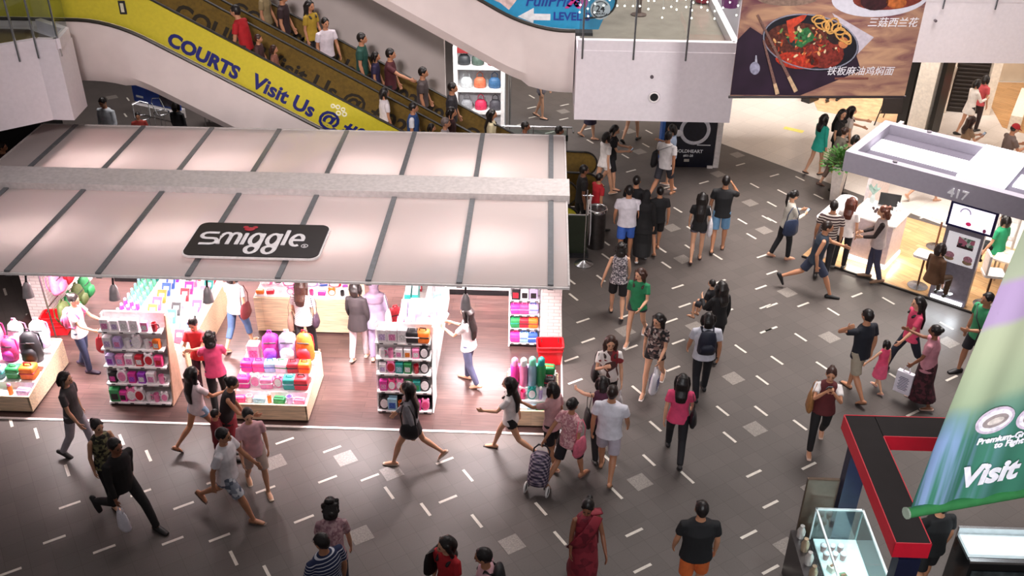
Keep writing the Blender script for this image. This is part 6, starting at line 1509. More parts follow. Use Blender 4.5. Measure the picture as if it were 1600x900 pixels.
def bag_shoulder(col, label, side=1, w=.28, hgt=.24, name='handbag', drop=0.0, front=.0, across=False, strapc=None):
    def f(J, _):
        s = J.s; sh = J.arm[side][0]; hx = side*(J.fem and .235 or .25)*s
        if across: sh = J.arm[-side][0]*.7+J.neck*.3
        c = V(hx, -.03*s+front, J.pel.z-(-.02+drop)*s-hgt/2)
        t = carried(J, name, label, 'bag', c)
        m = pm(col, .5, var=.15, scale=20) if isinstance(col, str) else col
        mb = MB(); mb.tube([(0, 0, -hgt*.05), (0, 0, .03), (0, 0, hgt*.7), (0, 0, hgt)], [(.05, w*.42), (.065, w*.5), (.05, w*.46), (.022, w*.40)], 12, cap='round'); mb.build('body', m, t, smooth='all')
        o = J.t.matrix_basis.inverted() @ t.matrix_basis
        q = (sh+V(side*.02*s if not across else 0, 0, .055*s))-c
        mb = MB(); mb.tube([(0, w*.34, hgt*.95), (q.x*.55+.02*side, w*.28+q.y*.2+.03, hgt+(q.z-hgt)*.5), (q.x, q.y+.05, q.z-.02), (q.x, q.y-.05, q.z-.02), (q.x*.55+.02*side, -w*.28, hgt+(q.z-hgt)*.5), (0, -w*.34, hgt*.95)], (.012, .005), 6, (0, 1, 0)); mb.build('strap', pm(strapc or (col if isinstance(col, str) else '#222222'), .5), t, smooth='all')
    return f
def bag_hand(col, label, side=1, w=.30, hgt=.36, name='shopping_bag', d=.10, printed=None, soft=True, emit=None):
    def f(J, _):
        p = J.arm[side][5]; c = V(p.x, p.y, p.z-hgt-.11)
        t = carried(J, name, label, 'bag', c)
        m = col if not isinstance(col, str) else pm(col, .55, var=.08, scale=9, bump=.6)
        mb = MB()
        if soft: mb.tube([(0, 0, .0), (0, 0, .05), (0, 0, hgt*.6), (0, 0, hgt*.9), (0, 0, hgt)], [(d*.5, w*.38), (d*.65, w*.5), (d*.5, w*.47), (d*.28, w*.4), (.015, w*.3)], 14)
        else: mb.box((0, 0, hgt/2), (d, w, hgt), bev=.008)
        mb.build('body', m, t, smooth='all' if soft else None)
        mb = MB()
        for sx in (-1, 1): mb.tube([(sx*.012, -w*.22, hgt*.97), (sx*.006, -.03, hgt+.10), (sx*.006, .03, hgt+.10), (sx*.012, w*.22, hgt*.97)], .007, 6, (1, 0, 0))
        mb.build('handle', m, t, smooth='all')
        if printed:
            for sx in (-1, 1):
                mb = MB()
                if soft:
                    for k in range(6): mb.box((sx*d*.56, 0, hgt*(.25+.09*k)), (.006, w*.55, hgt*.035))
                else:
                    for k in range(9): mb.box((sx*(d*.5+.002), 0, hgt*(.2+.07*k)), (.004, w*(.62 if k % 2 else .5), hgt*.025))
                mb.build('printed_lines', pm(printed, .6), t)
    return f
def bag_back(col, label, trim=None, w=.30, hgt=.42):
    def f(J, _):
        s = J.s; c = J.waist-V(0, .155*s, .06*s); t = carried(J, 'backpack', label, 'backpack', c)
        D = J.tdir2
        mb = MB(); mb.tube([D*0, D*.06, D*hgt*.6, D*hgt*.9, D*hgt], [(w*.42, .06), (w*.5, .085), (w*.47, .08), (w*.38, .06), (w*.15, .03)], 14, cap='flat'); mb.build('body', pm(col, .6, var=.15, scale=20), t, smooth='all')
        mb = MB(); mb.tube([V(0, -.075, .06), V(0, -.085, .16), V(0, -.07, .22)], [(w*.36, .03), (w*.38, .035), (w*.2, .015)], 12); mb.build('front_pocket', pm(trim or col, .6, var=.15, scale=20), t, smooth='all')
        for sd in (-1, 1):
            shl = J.sh+V(sd*.10*s, 0, .055*s)-c; fr = J.chest+V(sd*.115*s, .13*s, 0)-c; ua = J.waist+V(sd*.15*s, .03, 0)-c
            mb = MB(); mb.tube([V(sd*.08, .05, hgt*.85), shl, fr, ua, V(sd*.1, .03, .05)], (.022, .007), 6, (1, 0, 0)); mb.build('strap', pm(trim or col, .6), t, smooth='all')
    return f
def phone(label, side=1, col='#101114'):
    def f(J, _):
        p = J.arm[side][5]; t = carried(J, 'mobile_phone', label, 'phone', p, .2)
        mb = MB(); mb.box((0, 0, .02), (.075, .010, .145), rx=-.7, bev=.003); mb.build('case', pm(col, .3), t)
        mb = MB(); mb.box((0, -.006, .025), (.064, .003, .12), rx=-.7); mb.build('display', pm('#9fb3c8', .2, emit=.3), t)
    return f
# ---- floral and striped cloths
FLORAL = blotch(['#1c1a1e', '#5a4a48', '#b9aca4', '#2a262a', '#8a6f68'], 26)
OLIVEP = blotch(['#20201a', '#6d6a4c', '#3a382c', '#8d8a64'], 24)
PINKP = blotch(['#d9a3a8', '#c98a92', '#e6bcbc', '#b87a84'], 40)
SARI = blotch(['#7c1c2c', '#8f2836', '#6a1626'], 12, .7)
MAROONP = blotch(['#3c1a22', '#54242e', '#2c1218'], 20)
GREYP = blotch(['#6f6a72', '#c9c2c4', '#3c383e', '#948c92'], 45)
SHORTP = blotch(['#8d93a0', '#c9ccd2', '#5d6474'], 18)
WPRINT = blotch(['#efe8e4', '#efe8e4', '#efe8e4', '#efe8e4', '#efe8e4', '#8a2a30', '#efe8e4', '#efe8e4', '#5a3a38'], 7)
STRIPEW = striped('#e9e2e0', '#8f7f84', 9, 'Z', duty=.62)
NAVYSTR = striped('#1f2c52', '#d5d8e2', 7, 'Z', duty=.86)
POLO = striped('#3a2426', '#cfc2b8', 5.5, 'Z', duty=.60)
K = 'shoe'
# ---- front walkway, left
person('woman in a grey top and pale trousers passing the left sale bin', (100, 582), 1.60, 95, hair=('bob', HBLK), top=('tee', '#4e4a4c'), bottom=('trousers', '#a8a4ac'), stride=14, lead=-1, base=0)
person('woman with tied hair in a patterned olive blouse walking beside the man in black', (150, 657), 1.56, 125, hair=('bun', HBLK), top=('tank', OLIVEP), bottom=('trousers', '#191719'), shoe=('sandal', '#2a1c1a'), stride=12)
person('man in black shirt and trousers carrying a white plastic bag', (178, 687), 1.70, 118, False, 'd', ('short', HBLK), ('long', '#181516'), ('trousers', '#161416'), (K, '#121112'), stride=34, lead=-1, lean=4,
       armR=(6, 6, 8), extras=[bag_hand('#ece8f0', 'white plastic carrier bag held by the man in black at lower left', 1, .24, .34, 'plastic_bag')])
person('man in a plain white t-shirt and patterned grey shorts striding right', (348, 670), 1.68, 98, False, 'm', ('short', HBLK), ('tee', '#e6e2e6'), ('shorts', SHORTP), ('sandal', '#6a5a50'), stride=30, lead=1, wide=1.1, lean=3)
person('woman in pink top and pale shorts just behind the white-shirted man', (386, 640), 1.58, 150, hair=('ponytail', HBLK), top=('tee', '#d9a9b0'), bottom=('shorts', '#cdb9ac'), shoe=('flat', '#d8c0a8'), stride=14, lead=-1)
person('woman in a dark sleeveless top leaning over the middle sale bin', (366, 590), 1.55, 80, hair=('bun', HBLK), top=('tank', '#211a1c'), bottom=('skirt', '#8a1c2a'), bow=14, nod=25, skin='m', stride=3, armR=(30, 8, 40))
person('small child in dark red beside the woman in dark sleeveless top', (336, 640), 1.12, 60, False, 'm', ('short', HBLK), ('tee', '#7a2028'), ('shorts', '#5a1c22'), ('sandal', '#33211e'), stride=6)
person('girl with long braids, white top and denim shorts by the middle bin', (300, 573), 1.54, 40, hair=('longer', HBLK), top=('tee', '#e8d3d6'), bottom=('hotpants', '#8fb0cc'), shoe=('sandal', '#2a1c1a'), stride=24, lead=1, skin='m', armR=(40, 14, 40))
person('woman in hot pink top and black trousers facing the notebook display', (325, 517), 1.55, 340, hair=('curly', HBLK), top=('tee', '#e04a78'), bottom=('trousers', '#1d1a1c'), shoe=('flat', '#e8d8c8'), stride=10, armL=(40, 12, 50), armR=(30, 10, 50))
person('woman in red top with a headband facing out beside the left end shelf', (298, 500), 1.52, 185, hair=('bun', HBLK), top=('tee', '#d02a30'), bottom=('trousers', '#3c1c28'), nod=25, armL=(55, 4, 60), armR=(30, 8, 70))
def pinkpack(J, _): bag_back('#e06a94', 'pink backpack worn by the girl in white by the left end shelf', '#d0507e', .27, .36)(J, _)
person('girl in white top with black sleeves and blue jeans, by the left end shelf', (116, 460), 1.56, 95, hair=('bun', HBLK), top=('tee', '#f0e8e8'), bottom=('trousers', '#3a4260'), shoe=(K, '#3a2a40'), stride=8, nod=22, armR=(40, 8, 30), armL=(34, 8, 40), extras=[pinkpack,
       bag_hand('#a01c2c', 'dark red plastic sack in the hand of girl with pink backpack', 1, .3, .3, 'plastic_bag')])
# ---- inside the shop
person('person in white top and denim capris beside the notebook display', (362, 420), 1.62, 20, hair=('bob', HBLK), top=('tee', '#dfe8f2'), bottom=('capri', '#4a6288'), shoe=('sandal', '#d8c8b8'), stride=16, base=.006,
       extras=[bag_shoulder('#6d2c30', 'dark red shoulder bag of the person in denim capris', 1, .3, .24)])
person('woman in a white striped top and black trousers at the wood counter', (470, 435), 1.64, 5, hair=('long', HBRN), top=('tee', STRIPEW), bottom=('trousers', '#231d20'), shoe=('flat', '#c98a78'), stride=12, base=.006, nod=20,
       extras=[bag_shoulder('#8a6a5c', 'brown tote hanging at left of the striped-top woman', -1, .26, .30, 'tote_bag', .08), bag_shoulder('#3a2a38', 'dark shoulder bag at right of the striped-top woman', 1, .24, .2)])
person('woman in a lavender cardigan and headscarf by the pink file boxes', (583, 436), 1.58, 352, hair=('hijab', '#6a5868'), top=('tunic', '#786c80'), bottom=('trousers', '#8a7894'), shoe=('flat', '#c8a088'), stride=6, base=.006,
       extras=[bag_shoulder('#e6d6cc', 'cream round handbag of the woman in lavender', 1, .30, .24)])
person('woman in black top and grey trousers left of the lavender cardigan', (555, 441), 1.55, 10, hair=('bob', HBLK), top=('tunic', '#241c1e'), bottom=('trousers', '#c0aeb2'), shoe=('flat', '#d0b0a0'), stride=8, base=.006)
person('long-haired woman in white top and jeans holding goods, right of the aisle shelf', (726, 478), 1.56, 295, hair=('longer', HBLK), top=('tee', '#efe6e6'), bottom=('trousers', '#565a78'), shoe=(K, '#d8a88c'), stride=10, base=.006, armL=(40, 8, 60), armR=(35, 6, 75), nod=15,
       extras=[lambda J, _: (lambda t: (MB().box((0, .05, .08), (.24, .12, .2), rx=.4, bev=.02).build('pack', pm('#e8e4ea', .5), t), MB().box((0, -.02, .12), (.16, .01, .12), rx=.4).build('label', pm('#3048a0', .5), t)))(carried(J, 'gift_pack', 'white and blue gift pack held by the woman in jeans', 'pack', (J.arm[1][5]+J.arm[-1][5])/2))])
# ---- in front of the shop
person('long-haired woman in grey top and black skirt walking left past the aisle shelf', (634, 597), 1.60, 275, hair=('longer', HBLK), top=('long', '#8d8a90'), bottom=('miniskirt', '#19171a'), shoe=('flat', '#d8c0b0'), stride=26, lead=-1, turn=-5, nod=5,
       extras=[bag_shoulder('#1c1a1e', 'black handbag of the woman in grey walking left', -1, .30, .20)])
person('girl in white tee and black shorts stepping left at the right sale bin', (794, 590), 1.54, 282, hair=('longer', HBLK), top=('tee', '#e8e0de'), bottom=('hotpants', '#1a1719'), shoe=('sandal', '#2a2020'), stride=28, lead=1, armL=(38, 10, 40))
person('woman in dusty pink top and dark shorts reaching to the right sale bin', (862, 597), 1.56, 312, hair=('bob', HBLK), top=('tee', '#c99a9c'), bottom=('shorts', '#1f1a1e'), shoe=('flat', '#b89888'), stride=8, skin='m', armL=(58, 10, 25),
       extras=[bag_hand('#d9d6d8', 'white printed paper bag of the woman in dusty pink', 1, .24, .30, 'paper_bag', .08, '#6a6670', False)])
J = person('woman in pink patterned top pulling a plaid trolley', (896, 622), 1.58, 40, hair=('bun', HBLK), top=('tee', PINKP), bottom=('shorts', '#1d1a20'), shoe=('sandal', '#8a6258'), stride=22, lead=1, armL=(-35, 14, 5), skin='m',
       extras=[bag_shoulder('#d86a80', 'pink shoulder bag of the woman pulling the trolley', 1, .3, .26)])
hp = J.t.matrix_basis @ J.arm[-1][5]
p0 = PZ(838, 772, .0)
t = thing('shopping_trolley', 'dark plaid two-wheeled shopping trolley tilted behind the woman in pink', 'trolley', p0, math.atan2(hp.y-p0.y, hp.x-p0.x))
dl = t.matrix_basis.inverted() @ hp
dd = (dl-V(0.0, 0, .12)).normalized(); PLD = plaid('#2a2638', '#6d6076', '#a89aa0', 7)
o0 = V(0, 0, .12)
mb = MB(); mb.tube([o0+dd*.05, o0+dd*.12, o0+dd*.48, o0+dd*.56], [(.14, .12), (.165, .15), (.16, .14), (.10, .08)], 12, (0, 1, 0)); mb.build('bag', PLD, t, smooth='all')
mb = MB()
for sy in (-.12, .12): mb.tube([o0+V(0, sy, 0), o0+dd*.6+V(0, sy, 0), dl+V(0, sy*.5, 0)], .012, 8)
mb.tube([dl+V(0, -.07, 0), dl+V(0, .07, 0)], .014, 8); mb.build('handle_frame', DARK, t)
for sy in (-.17, .17):
    mb = MB(); mb.tube([(.075*math.cos(a), sy, .09+.075*math.sin(a)) for a in [2*PI*k/18 for k in range(18)]], .017, 6, (0, 1, 0), closed=True); w_ = mb.build('wheel', pm('#e2dfdc', .4), t)
    mb = MB(); mb.tube([(0, sy-.01, .09), (0, sy+.01, .09)], .055, 14); h_ = mb.build('hub', BLACK, w_)
person('man in a plain white t-shirt and pale shorts seen from behind at centre', (958, 602), 1.68, 12, False, 'm', ('short', HDKB), ('tee', '#e2e0ea'), ('shorts', '#b9b0bc'), ('sandal', '#5a4638'), stride=16, lead=-1, wide=1.12)
person('person in a purple strap top half hidden behind the white-shirted man', (942, 588), 1.52, 350, hair=('bob', HBLK), top=('tank', '#5a2c44'), bottom=('trousers', '#1c181c'), armL=(62, 20, 10), stride=10,
       extras=[bag_shoulder('#1f1a1e', 'black bag hanging between purple top and white-shirted man', -1, .26, .26)])
person('woman in a plain hot pink top and black trousers walking away at centre', (1068, 584), 1.60, 8, hair=('long', HBLK), top=('tee', '#d8456e'), bottom=('trousers', '#17151a'), shoe=(K, '#1c191c'), stride=24, lead=-1,
       extras=[bag_shoulder('#17151a', 'black shoulder bag of the woman in hot pink at centre', 1, .3, .22)])
person('woman in white printed tee with black trousers facing the camera', (955, 527), 1.58, 178, hair=('long', HBRN), top=('tee', WPRINT), bottom=('trousers', '#1a1718'), stride=8, armR=(40, 12, 95), extras=[bag_shoulder('#17151a', 'black shoulder bag of the woman in printed tee', 1, .28, .22), bag_hand('#d6d0d2', 'pale plastic bag held by the woman in printed tee', -1, .2, .3, 'plastic_bag')])
person('woman in a grey floral blouse holding a white plastic bag', (1028, 492), 1.60, 200, hair=('long', HBLK), top=('tee', FLORAL), bottom=('hotpants', '#1c1a1c'), shoe=('sandal', '#e0d6d0'), stride=20, lead=1, turn=25, nod=15, armL=(22, 4, 30),
       extras=[bag_hand('#e6e2e8', 'white plastic bag with dark print held by the floral blouse woman', -1, .34, .42, 'plastic_bag', .12, '#4a4668')])
person('person in white shirt and black trousers carrying a navy backpack', (1108, 488), 1.64, 0, False, 'm', ('bob', HBLK), ('tee', '#c2c2cc'), ('trousers', '#14141a'), (K, '#17151a'), stride=14, wide=1.1, extras=[bag_back('#161a2c', 'navy backpack on the person in white shirt at centre', None, .32, .44)])
person('woman in black carrying a small boy on her left arm', (1128, 439), 1.60, 335, hair=('long', HBLK), top=('long', '#141214'), bottom=('trousers', '#141214'), stride=6, armL=(30, 14, 80))
person('small boy in black tee carried by the woman in black', (1113, 437), 1.12, 310, False, hair=('short', HBLK), top=('tee', '#17151a'), bottom=('shorts', '#1c1a20'), shoe=('sandal', '#6a4a40'), sit=True, base=.52, nod=5)
person('woman with curly brown hair in green top and dark shorts', (1000, 420), 1.58, 200, hair=('long', HBRN), top=('tee', '#1f7a4e'), bottom=('hotpants', '#3a343c'), shoe=('flat', '#d8d0cc'), stride=18, lead=1, turn=30, armL=(20, 6, 50))
person('woman in a speckled grey top and black shorts walking away by the canopy corner', (971, 378), 1.58, 2, hair=('curly', HBLK), top=('tank', GREYP), bottom=('shorts', '#161417'), shoe=('flat', '#201c1e'), stride=12, lead=-1, armL=(-16, 20, 10))
# ---- crowd in the middle distance
person('man in a white tee and bright blue shorts seen from behind', (984, 289), 1.70, 2, False, 'm', ('short', HBLK), ('tee', '#d8d2da'), ('shorts', '#3a62b8'), ('sandal', '#3a2a26'), stride=8, wide=1.12,
       extras=[bag_hand('#a9a6b4', 'grey translucent plastic bag held by the man in blue shorts', 1, .28, .36, 'plastic_bag')])
person('woman in a long black dress and headscarf in the middle of the group', (1011, 297), 1.60, 5, hair=('hijab', '#121013'), top=('tunic', '#100f11'), bottom=('longskirt', '#100f11'), shoe=('flat', '#c8c4c8'), stride=10)
person('dark-haired person in black behind the man in blue shorts', (996, 274), 1.66, 20, False, 'm', ('short', HBLK), ('tee', '#151316'), ('trousers', '#16141a'), stride=6)
person('boy in black tee and black shorts at the right of group', (1032, 291), 1.52, 350, False, 'm', ('short', HBLK), ('tee', '#151417'), ('shorts', '#131214'), ('sandal', '#8a6a5a'), stride=14)
person('child in a red shirt walking past the steel bin', (938, 271), 1.42, 60, False, 'm', ('short', HBLK), ('tee', '#b01e28'), ('trousers', '#4a1c20'), (K, '#17151a'), stride=18)
person('dark-clothed man stepping off the escalator beside the red-shirted child', (914, 258), 1.62, 80, False, 'd', ('short', HBLK), ('tee', '#1a1718'), ('trousers', '#141316'), stride=10)
person('woman in white blouse and white shorts walking right by the escalator', (950, 206), 1.60, 60, hair=('bob', HBLK), top=('tee', '#e6e0dc'), bottom=('hotpants', '#ece8e6'), shoe=('flat', '#d0b8a8'), stride=18)
person('person in black looking at a phone beside the woman in white shorts', (964, 196), 1.64, 100, hair=('bob', HBLK), top=('tee', '#171518'), bottom=('shorts', '#17161a'), shoe=('flat', '#5a3a34'), stride=12, armR=(30, 8, 60), armL=(30, 8, 60), nod=20, extras=[phone('mobile phone of the person in black by the escalator')])
person('man in white tee with dark sling bag by the navy jewellery stand', (1046, 205), 1.70, 35, False, 'm', ('short', HBLK), ('tee', '#e8e4e4'), ('shorts', '#3a3a42'), ('sandal', '#6a5a50'), stride=24, extras=[bag_shoulder('#17181d', 'black sling bag of the man by the jewellery stand', -1, .30, .34, 'sling_bag', -.1, -.05, True)])
person('woman in pale blue standing against the navy jewellery stand', (1050, 194), 1.62, 300, hair=('bob', HBLK), top=('tee', '#a9bcd6'), bottom=('hotpants', '#3a6ab0'), shoe=('flat', '#d8c8c0'), stride=8, armR=(30, 6, 80))
person('pair of bare legs in black flats below the white landing', (850, 97), 1.62, 105, hair=('long', HBLK), top=('tee', '#777077'), bottom=('hotpants', '#555055'), shoe=('flat', '#141214'), stride=8)
person('person in dark purple skirt under the white fascia edge', (928, 128), 1.58, 95, hair=('bob', HBLK), top=('tee', '#4a4450'), bottom=('skirt', '#2a2236'), shoe=('sandal', '#17151a'), stride=12)
person('walker in black ankle boots partly hidden by white fascia', (994, 131), 1.60, 30, hair=('bob', HBLK), top=('tee', '#6a5a58'), bottom=('hotpants', '#2a2a30'), shoe=(K, '#151316'), stride=18)
person('man in a black tee and light blue shorts, hand raised to his face', (1136, 274), 1.74, 12, False, 'm', ('short', HBLK), ('tee', '#17171a'), ('shorts', '#6a94b8'), ('sandal', '#2a1c1c'), stride=9, armR=(60, 18, 120))
person('long-haired woman in black top and grey shorts beside the man in blue shorts', (1099, 300), 1.58, 8, hair=('longer', HBLK), top=('tee', '#141315'), bottom=('hotpants', '#4a4650'), shoe=('flat', '#3a1c1c'), stride=10,
       extras=[bag_shoulder('#dcd8dc', 'white shoulder bag of the long-haired woman in black top', 1, .26, .34, 'tote_bag', strapc='#cfcacc')])
person('woman in pale top with navy tote looking down at her phone', (1246, 298), 1.58, 75, hair=('ponytail', HBLK), top=('long', '#c2bcb0'), bottom=('trousers', '#17171b'), shoe=('sandal', '#a87a6a'), stride=10, nod=30, armL=(30, 6, 75), armR=(25, 6, 75),
       extras=[bag_shoulder('#27324c', 'navy tote bag of the woman reading her phone', 1, .36, .30, 'tote_bag'), phone('mobile phone of the woman with navy tote')])
person('man in a dark vest and shorts striding right past the wood floor', (1296, 346), 1.72, 100, False, 'm', ('short', HDKB), ('tank', '#2a3442'), ('shorts', '#2c3246'), (K, '#121214'), stride=33, lead=1, lean=8, armL=(45, 12, 30), armR=(-20, 12, 30))
# ---- kiosk 417
person('man in a striped brown polo at the kiosk side counter', (1305, 313), 1.68, 15, False, 'm', ('short', HBLK), ('tee', POLO), ('trousers', '#2c2a2e'), stride=4, base=.035)
person('woman with brown hair and white top at the kiosk counter', (1333, 308), 1.60, 30, hair=('long', '#5a2c20'), top=('tee', '#ece4e0'), bottom=('trousers', '#1d1b1e'), stride=4, base=.035)
person('assistant with curly brown hair, grey vest and dark sleeves on the wood floor', (1381, 322), 1.66, 285, hair=('curly', '#6a3a2a'), top=('long', '#2a1c1c'), bottom=('trousers', '#3a3a50'), shoe=(K, '#8a6a52'), stride=7, armL=(22, 5, 50), armR=(22, 5, 50), nod=10, base=.035,
       over=lambda J: addmesh('vest', top_mesh(J, 'tank', .0135), pm('#b9a8a4', .8), J.t).scale.__setitem__(slice(0, 3), (1.06, 1.1, 1.0)))
person('seated customer in a brown coat on the stool behind the totem', (1474, 380), 1.56, 60, hair=('bob', HDKB), top=('long', '#5a3c26'), bottom=('trousers', '#4a3422'), sit=True, base=.28, nod=10)
person('seated customer with a green scarf right of the lit screen', (1572, 335), 1.60, 330, hair=('bob', HBLK), top=('tee', '#1f8a5c'), bottom=('trousers', '#17171a'), sit=True, base=.28)
person('walker in flip-flops half hidden under the grey kiosk canopy', (1470, 218), 1.60, 70, hair=('long', HBLK), top=('tee', '#8a7a76'), bottom=('hotpants', '#3a3438'), shoe=('sandal', '#e0d0c0'), stride=24)
# ---- cream floor, upper right
person('woman in a teal top and black shorts by the potted plant', (1291, 178), 1.58, 60, hair=('long', HBLK), top=('tunic', '#27a894'), bottom=('hotpants', '#17161a'), shoe=('flat', '#2a2022'), stride=10)
person('long-haired woman in black pointing to the right by the plant', (1319, 171), 1.60, 130, hair=('longer', HBLK), top=('tee', '#1a181a'), bottom=('trousers', '#1a1719'), stride=6, turn=40, armL=(70, 30, 5))
person('woman in shorts behind the pointing woman with outstretched arm', (1334, 166), 1.62, 90, hair=('long', HBLK), top=('tee', '#d8ccc4'), bottom=('hotpants', '#4a3c38'), stride=8, armL=(75, 8, 5))
person('woman in a grey-green top bending in front of the pointing woman', (1323, 199), 1.56, 75, hair=('bun', HBRN), top=('tee', '#6a6458'), bottom=('capri', '#6a5448'), shoe=(K, '#5a4038'), stride=10, bow=15,
       extras=[bag_hand('#e8dc3a', 'bright yellow shopping bag by the potted plant', -1, .30, .30, 'shopping_bag', .10, None, False)])
person('dark-haired woman leaning beside the kiosk canopy corner', (1340, 211), 1.52, 80, hair=('bob', HBLK), top=('tee', '#a8806a'), bottom=('trousers', '#2a2428'), bow=22, stride=5)
person('person in a bright green dress below the food banner', (1336, 66), 1.66, 20, hair=('long', HBLK), top=('tunic', '#1f9a66'), bottom=('skirt', '#1f9a66'), shoe=('flat', '#2a2a2a'), stride=5)
person('person in black trousers left of the green dress below the food banner', (1318, 70), 1.68, 30, False, 'm', ('short', HBLK), ('tee', '#2c2a2c'), ('trousers', '#151416'), stride=10)
person('woman in white blouse and black shorts by the bright shop front', (1531, 124), 1.60, 80, hair=('bob', HBLK), top=('tunic', '#ece4dc'), bottom=('hotpants', '#1c1a1c'), stride=6, armR=(30, 6, 70), nod=15)
person('woman in coral top partly behind the white-bloused woman', (1543, 117), 1.58, 60, hair=('bob', HBLK), top=('tee', '#d0585c'), bottom=('trousers', '#3a2c2c'), stride=5)
person('woman in a beige top reading her phone beyond the kiosk', (1524, 183), 1.58, 85, hair=('long', HBRN), top=('tee', '#a08468'), bottom=('trousers', '#2c2628'), stride=6, nod=30, armL=(30, 5, 75), armR=(30, 5, 75), extras=[phone('mobile phone of the beige-topped woman beyond the kiosk')])
person('man in a red cap reading his phone at the right edge', (1591, 194), 1.70, 85, False, 'm', ('cap', '#b01f26'), ('tee', '#6a5a54'), ('trousers', '#2c2a30'), stride=6, nod=25, armL=(30, 5, 70), armR=(30, 5, 70), extras=[phone('mobile phone of the man in red cap')])
# ---- right side of the walkway
person('man in a navy tee and beige shorts, hand on his neck', (1357, 483), 1.72, 330, False, 'm', ('short', HBLK), ('tee', '#141722'), ('shorts', '#a09482'), ('sandal', '#3a2c28'), stride=16, lead=1, armL=(95, 62, 130))
person('little girl in a pink dress holding the hand of man in navy tee', (1386, 531), 1.02, 335, hair=('bob', HBLK), top=('tank', '#e04a70'), bottom=('skirt', '#e05a7c'), shoe=('sandal', '#d0a0a0'), stride=14, armL=(20, 30, 5))
person('woman in coral top and white sleeves with dark jeans walking left', (1436, 464), 1.62, 265, hair=('longer', HBLK), top=('tee', '#d8486a'), bottom=('trousers', '#1f2230'), stride=26, lead=1)
person('woman in dusty pink blouse and long maroon skirt reaching forward', (1463, 508), 1.58, 310, hair=('bun', HBLK), top=('tee', '#c0808c'), bottom=('longskirt', MAROONP), shoe=('flat', '#d8b8a8'), skin='d', stride=10, armR=(70, 10, 25), armL=(14, 4, 20), wide=1.12,
       extras=[bag_hand('#e2dce6', 'white paper shopping bag with printed lines held by the maroon-skirted woman', -1, .28, .42, 'shopping_bag', .09, '#3a3a5a', False)])
person('man in green tee with a dark shoulder bag, partly behind the green banner', (1545, 458), 1.70, 255, False, 'm', ('short', HBLK), ('tee', '#3f9a6a'), ('shorts', '#26262c'), (K, '#1c181a'), stride=10, armL=(20, 8, 70), extras=[bag_shoulder('#1d1b1f', 'dark messenger bag of the man in green tee', -1, .4, .30, 'messenger_bag', -.05, .1, True)])
person('woman photographing with both hands raised, in white and maroon top', (1301, 576), 1.60, 192, hair=('bun', HBRN), top=('tee', '#e2dcda'), bottom=('trousers', '#141214'), shoe=('flat', '#c8a898'), skin='m', stride=18, lead=1, armL=(62, 8, 105), armR=(62, 8, 105), turn=5,
       over=lambda J: addmesh('vest', top_mesh(J, 'tank', .0135), pm('#5a1f22', .8), J.t).scale.__setitem__(slice(0, 3), (1.04, 1.07, 1.0)),
       extras=[bag_shoulder('#9a6a3c', 'tan leather handbag of the woman taking a photograph', 1, .32, .30, 'handbag', -.12, .08), phone('mobile phone raised by the woman in white and maroon', -1)])
person('person in black tee standing under the green banner by the red-edged frame', (1474, 778), 1.64, 345, False, 'm', ('short', HBLK), ('tee', '#100f11'), ('shorts', '#141316'), ('sandal', '#4a3a34'), stride=8, wide=1.15)
# ---- nearest people along the bottom edge
person('man in a black tee and orange shorts seen from behind at the bottom', (1098, 783), 1.70, 358, False, 'm', ('short', HBLK), ('tee', '#151518'), ('shorts', '#c8622c'), ('sandal', '#2a2020'), stride=5, wide=1.18)
person('woman in a draped maroon sari looking down to the right', (918, 786), 1.60, 165, hair=('bun', HBLK), top=('tank', SARI), bottom=('longskirt', SARI), shoe=('sandal', '#2a1c1c'), skin='d', stride=16, turn=30, nod=25, armR=(4, 8, 8), armL=(25, 8, 20),
       over=lambda J: (lambda mb: (mb.tube([J.sh+V(-.12, .10, .05), J.chest+V(.0, .15, -.02), J.waist+V(.13, .13, -.05), J.pel+V(.16, .02, -.1)], [(.08, .012), (.10, .012), (.11, .012), (.1, .012)], 10, (1, 0, 1)), mb.tube([J.sh+V(-.12, .06, .055), J.sh+V(-.13, -.10, .0), J.waist+V(-.12, -.14, 0), J.pel+V(-.13, -.15, -.25)], [(.08, .012), (.09, .012), (.11, .012), (.12, .012)], 10, (1, 0, 0)), addmesh('sari_drape', mb.mesh('sari_drape', 'all'), SARI, J.t)))(MB()))
person('woman in a dusty pink top with curly dark hair bending forward at bottom', (515, 776), 1.60, 350, hair=('curly', HBLK), top=('tee', blotch(['#b08a90', '#9a727c', '#c4a2a6'], 30)), bottom=('trousers', '#23283c'), stride=5, bow=24, nod=30, lean=6)
person('man in a navy polo with thin white stripes at the bottom edge', (498, 834), 1.70, 315, False, 'm', ('short', HBLK), ('tee', NAVYSTR), ('trousers', '#2a2c36'), stride=8, wide=1.1, nod=15, turn=-20)
person('woman in a red top with black shoulder bag at the bottom edge', (694, 841), 1.60, 215, hair=('long', HBLK), top=('tee', '#b8232c'), bottom=('trousers', '#1c1a1e'), stride=8, turn=25, extras=[bag_shoulder('#161416', 'black shoulder bag of the woman in red', 1, .34, .3, 'handbag', -.25, .06)])
person('young man in pink shirt carrying a black backpack at the bottom edge', (752, 858), 1.68, 275, False, 'm', ('short', HBLK), ('tee', '#d8a8b0'), ('trousers', '#26262c'), stride=8, nod=15, extras=[bag_back('#17171a', 'black backpack on the young man in pink', None, .34, .44)])
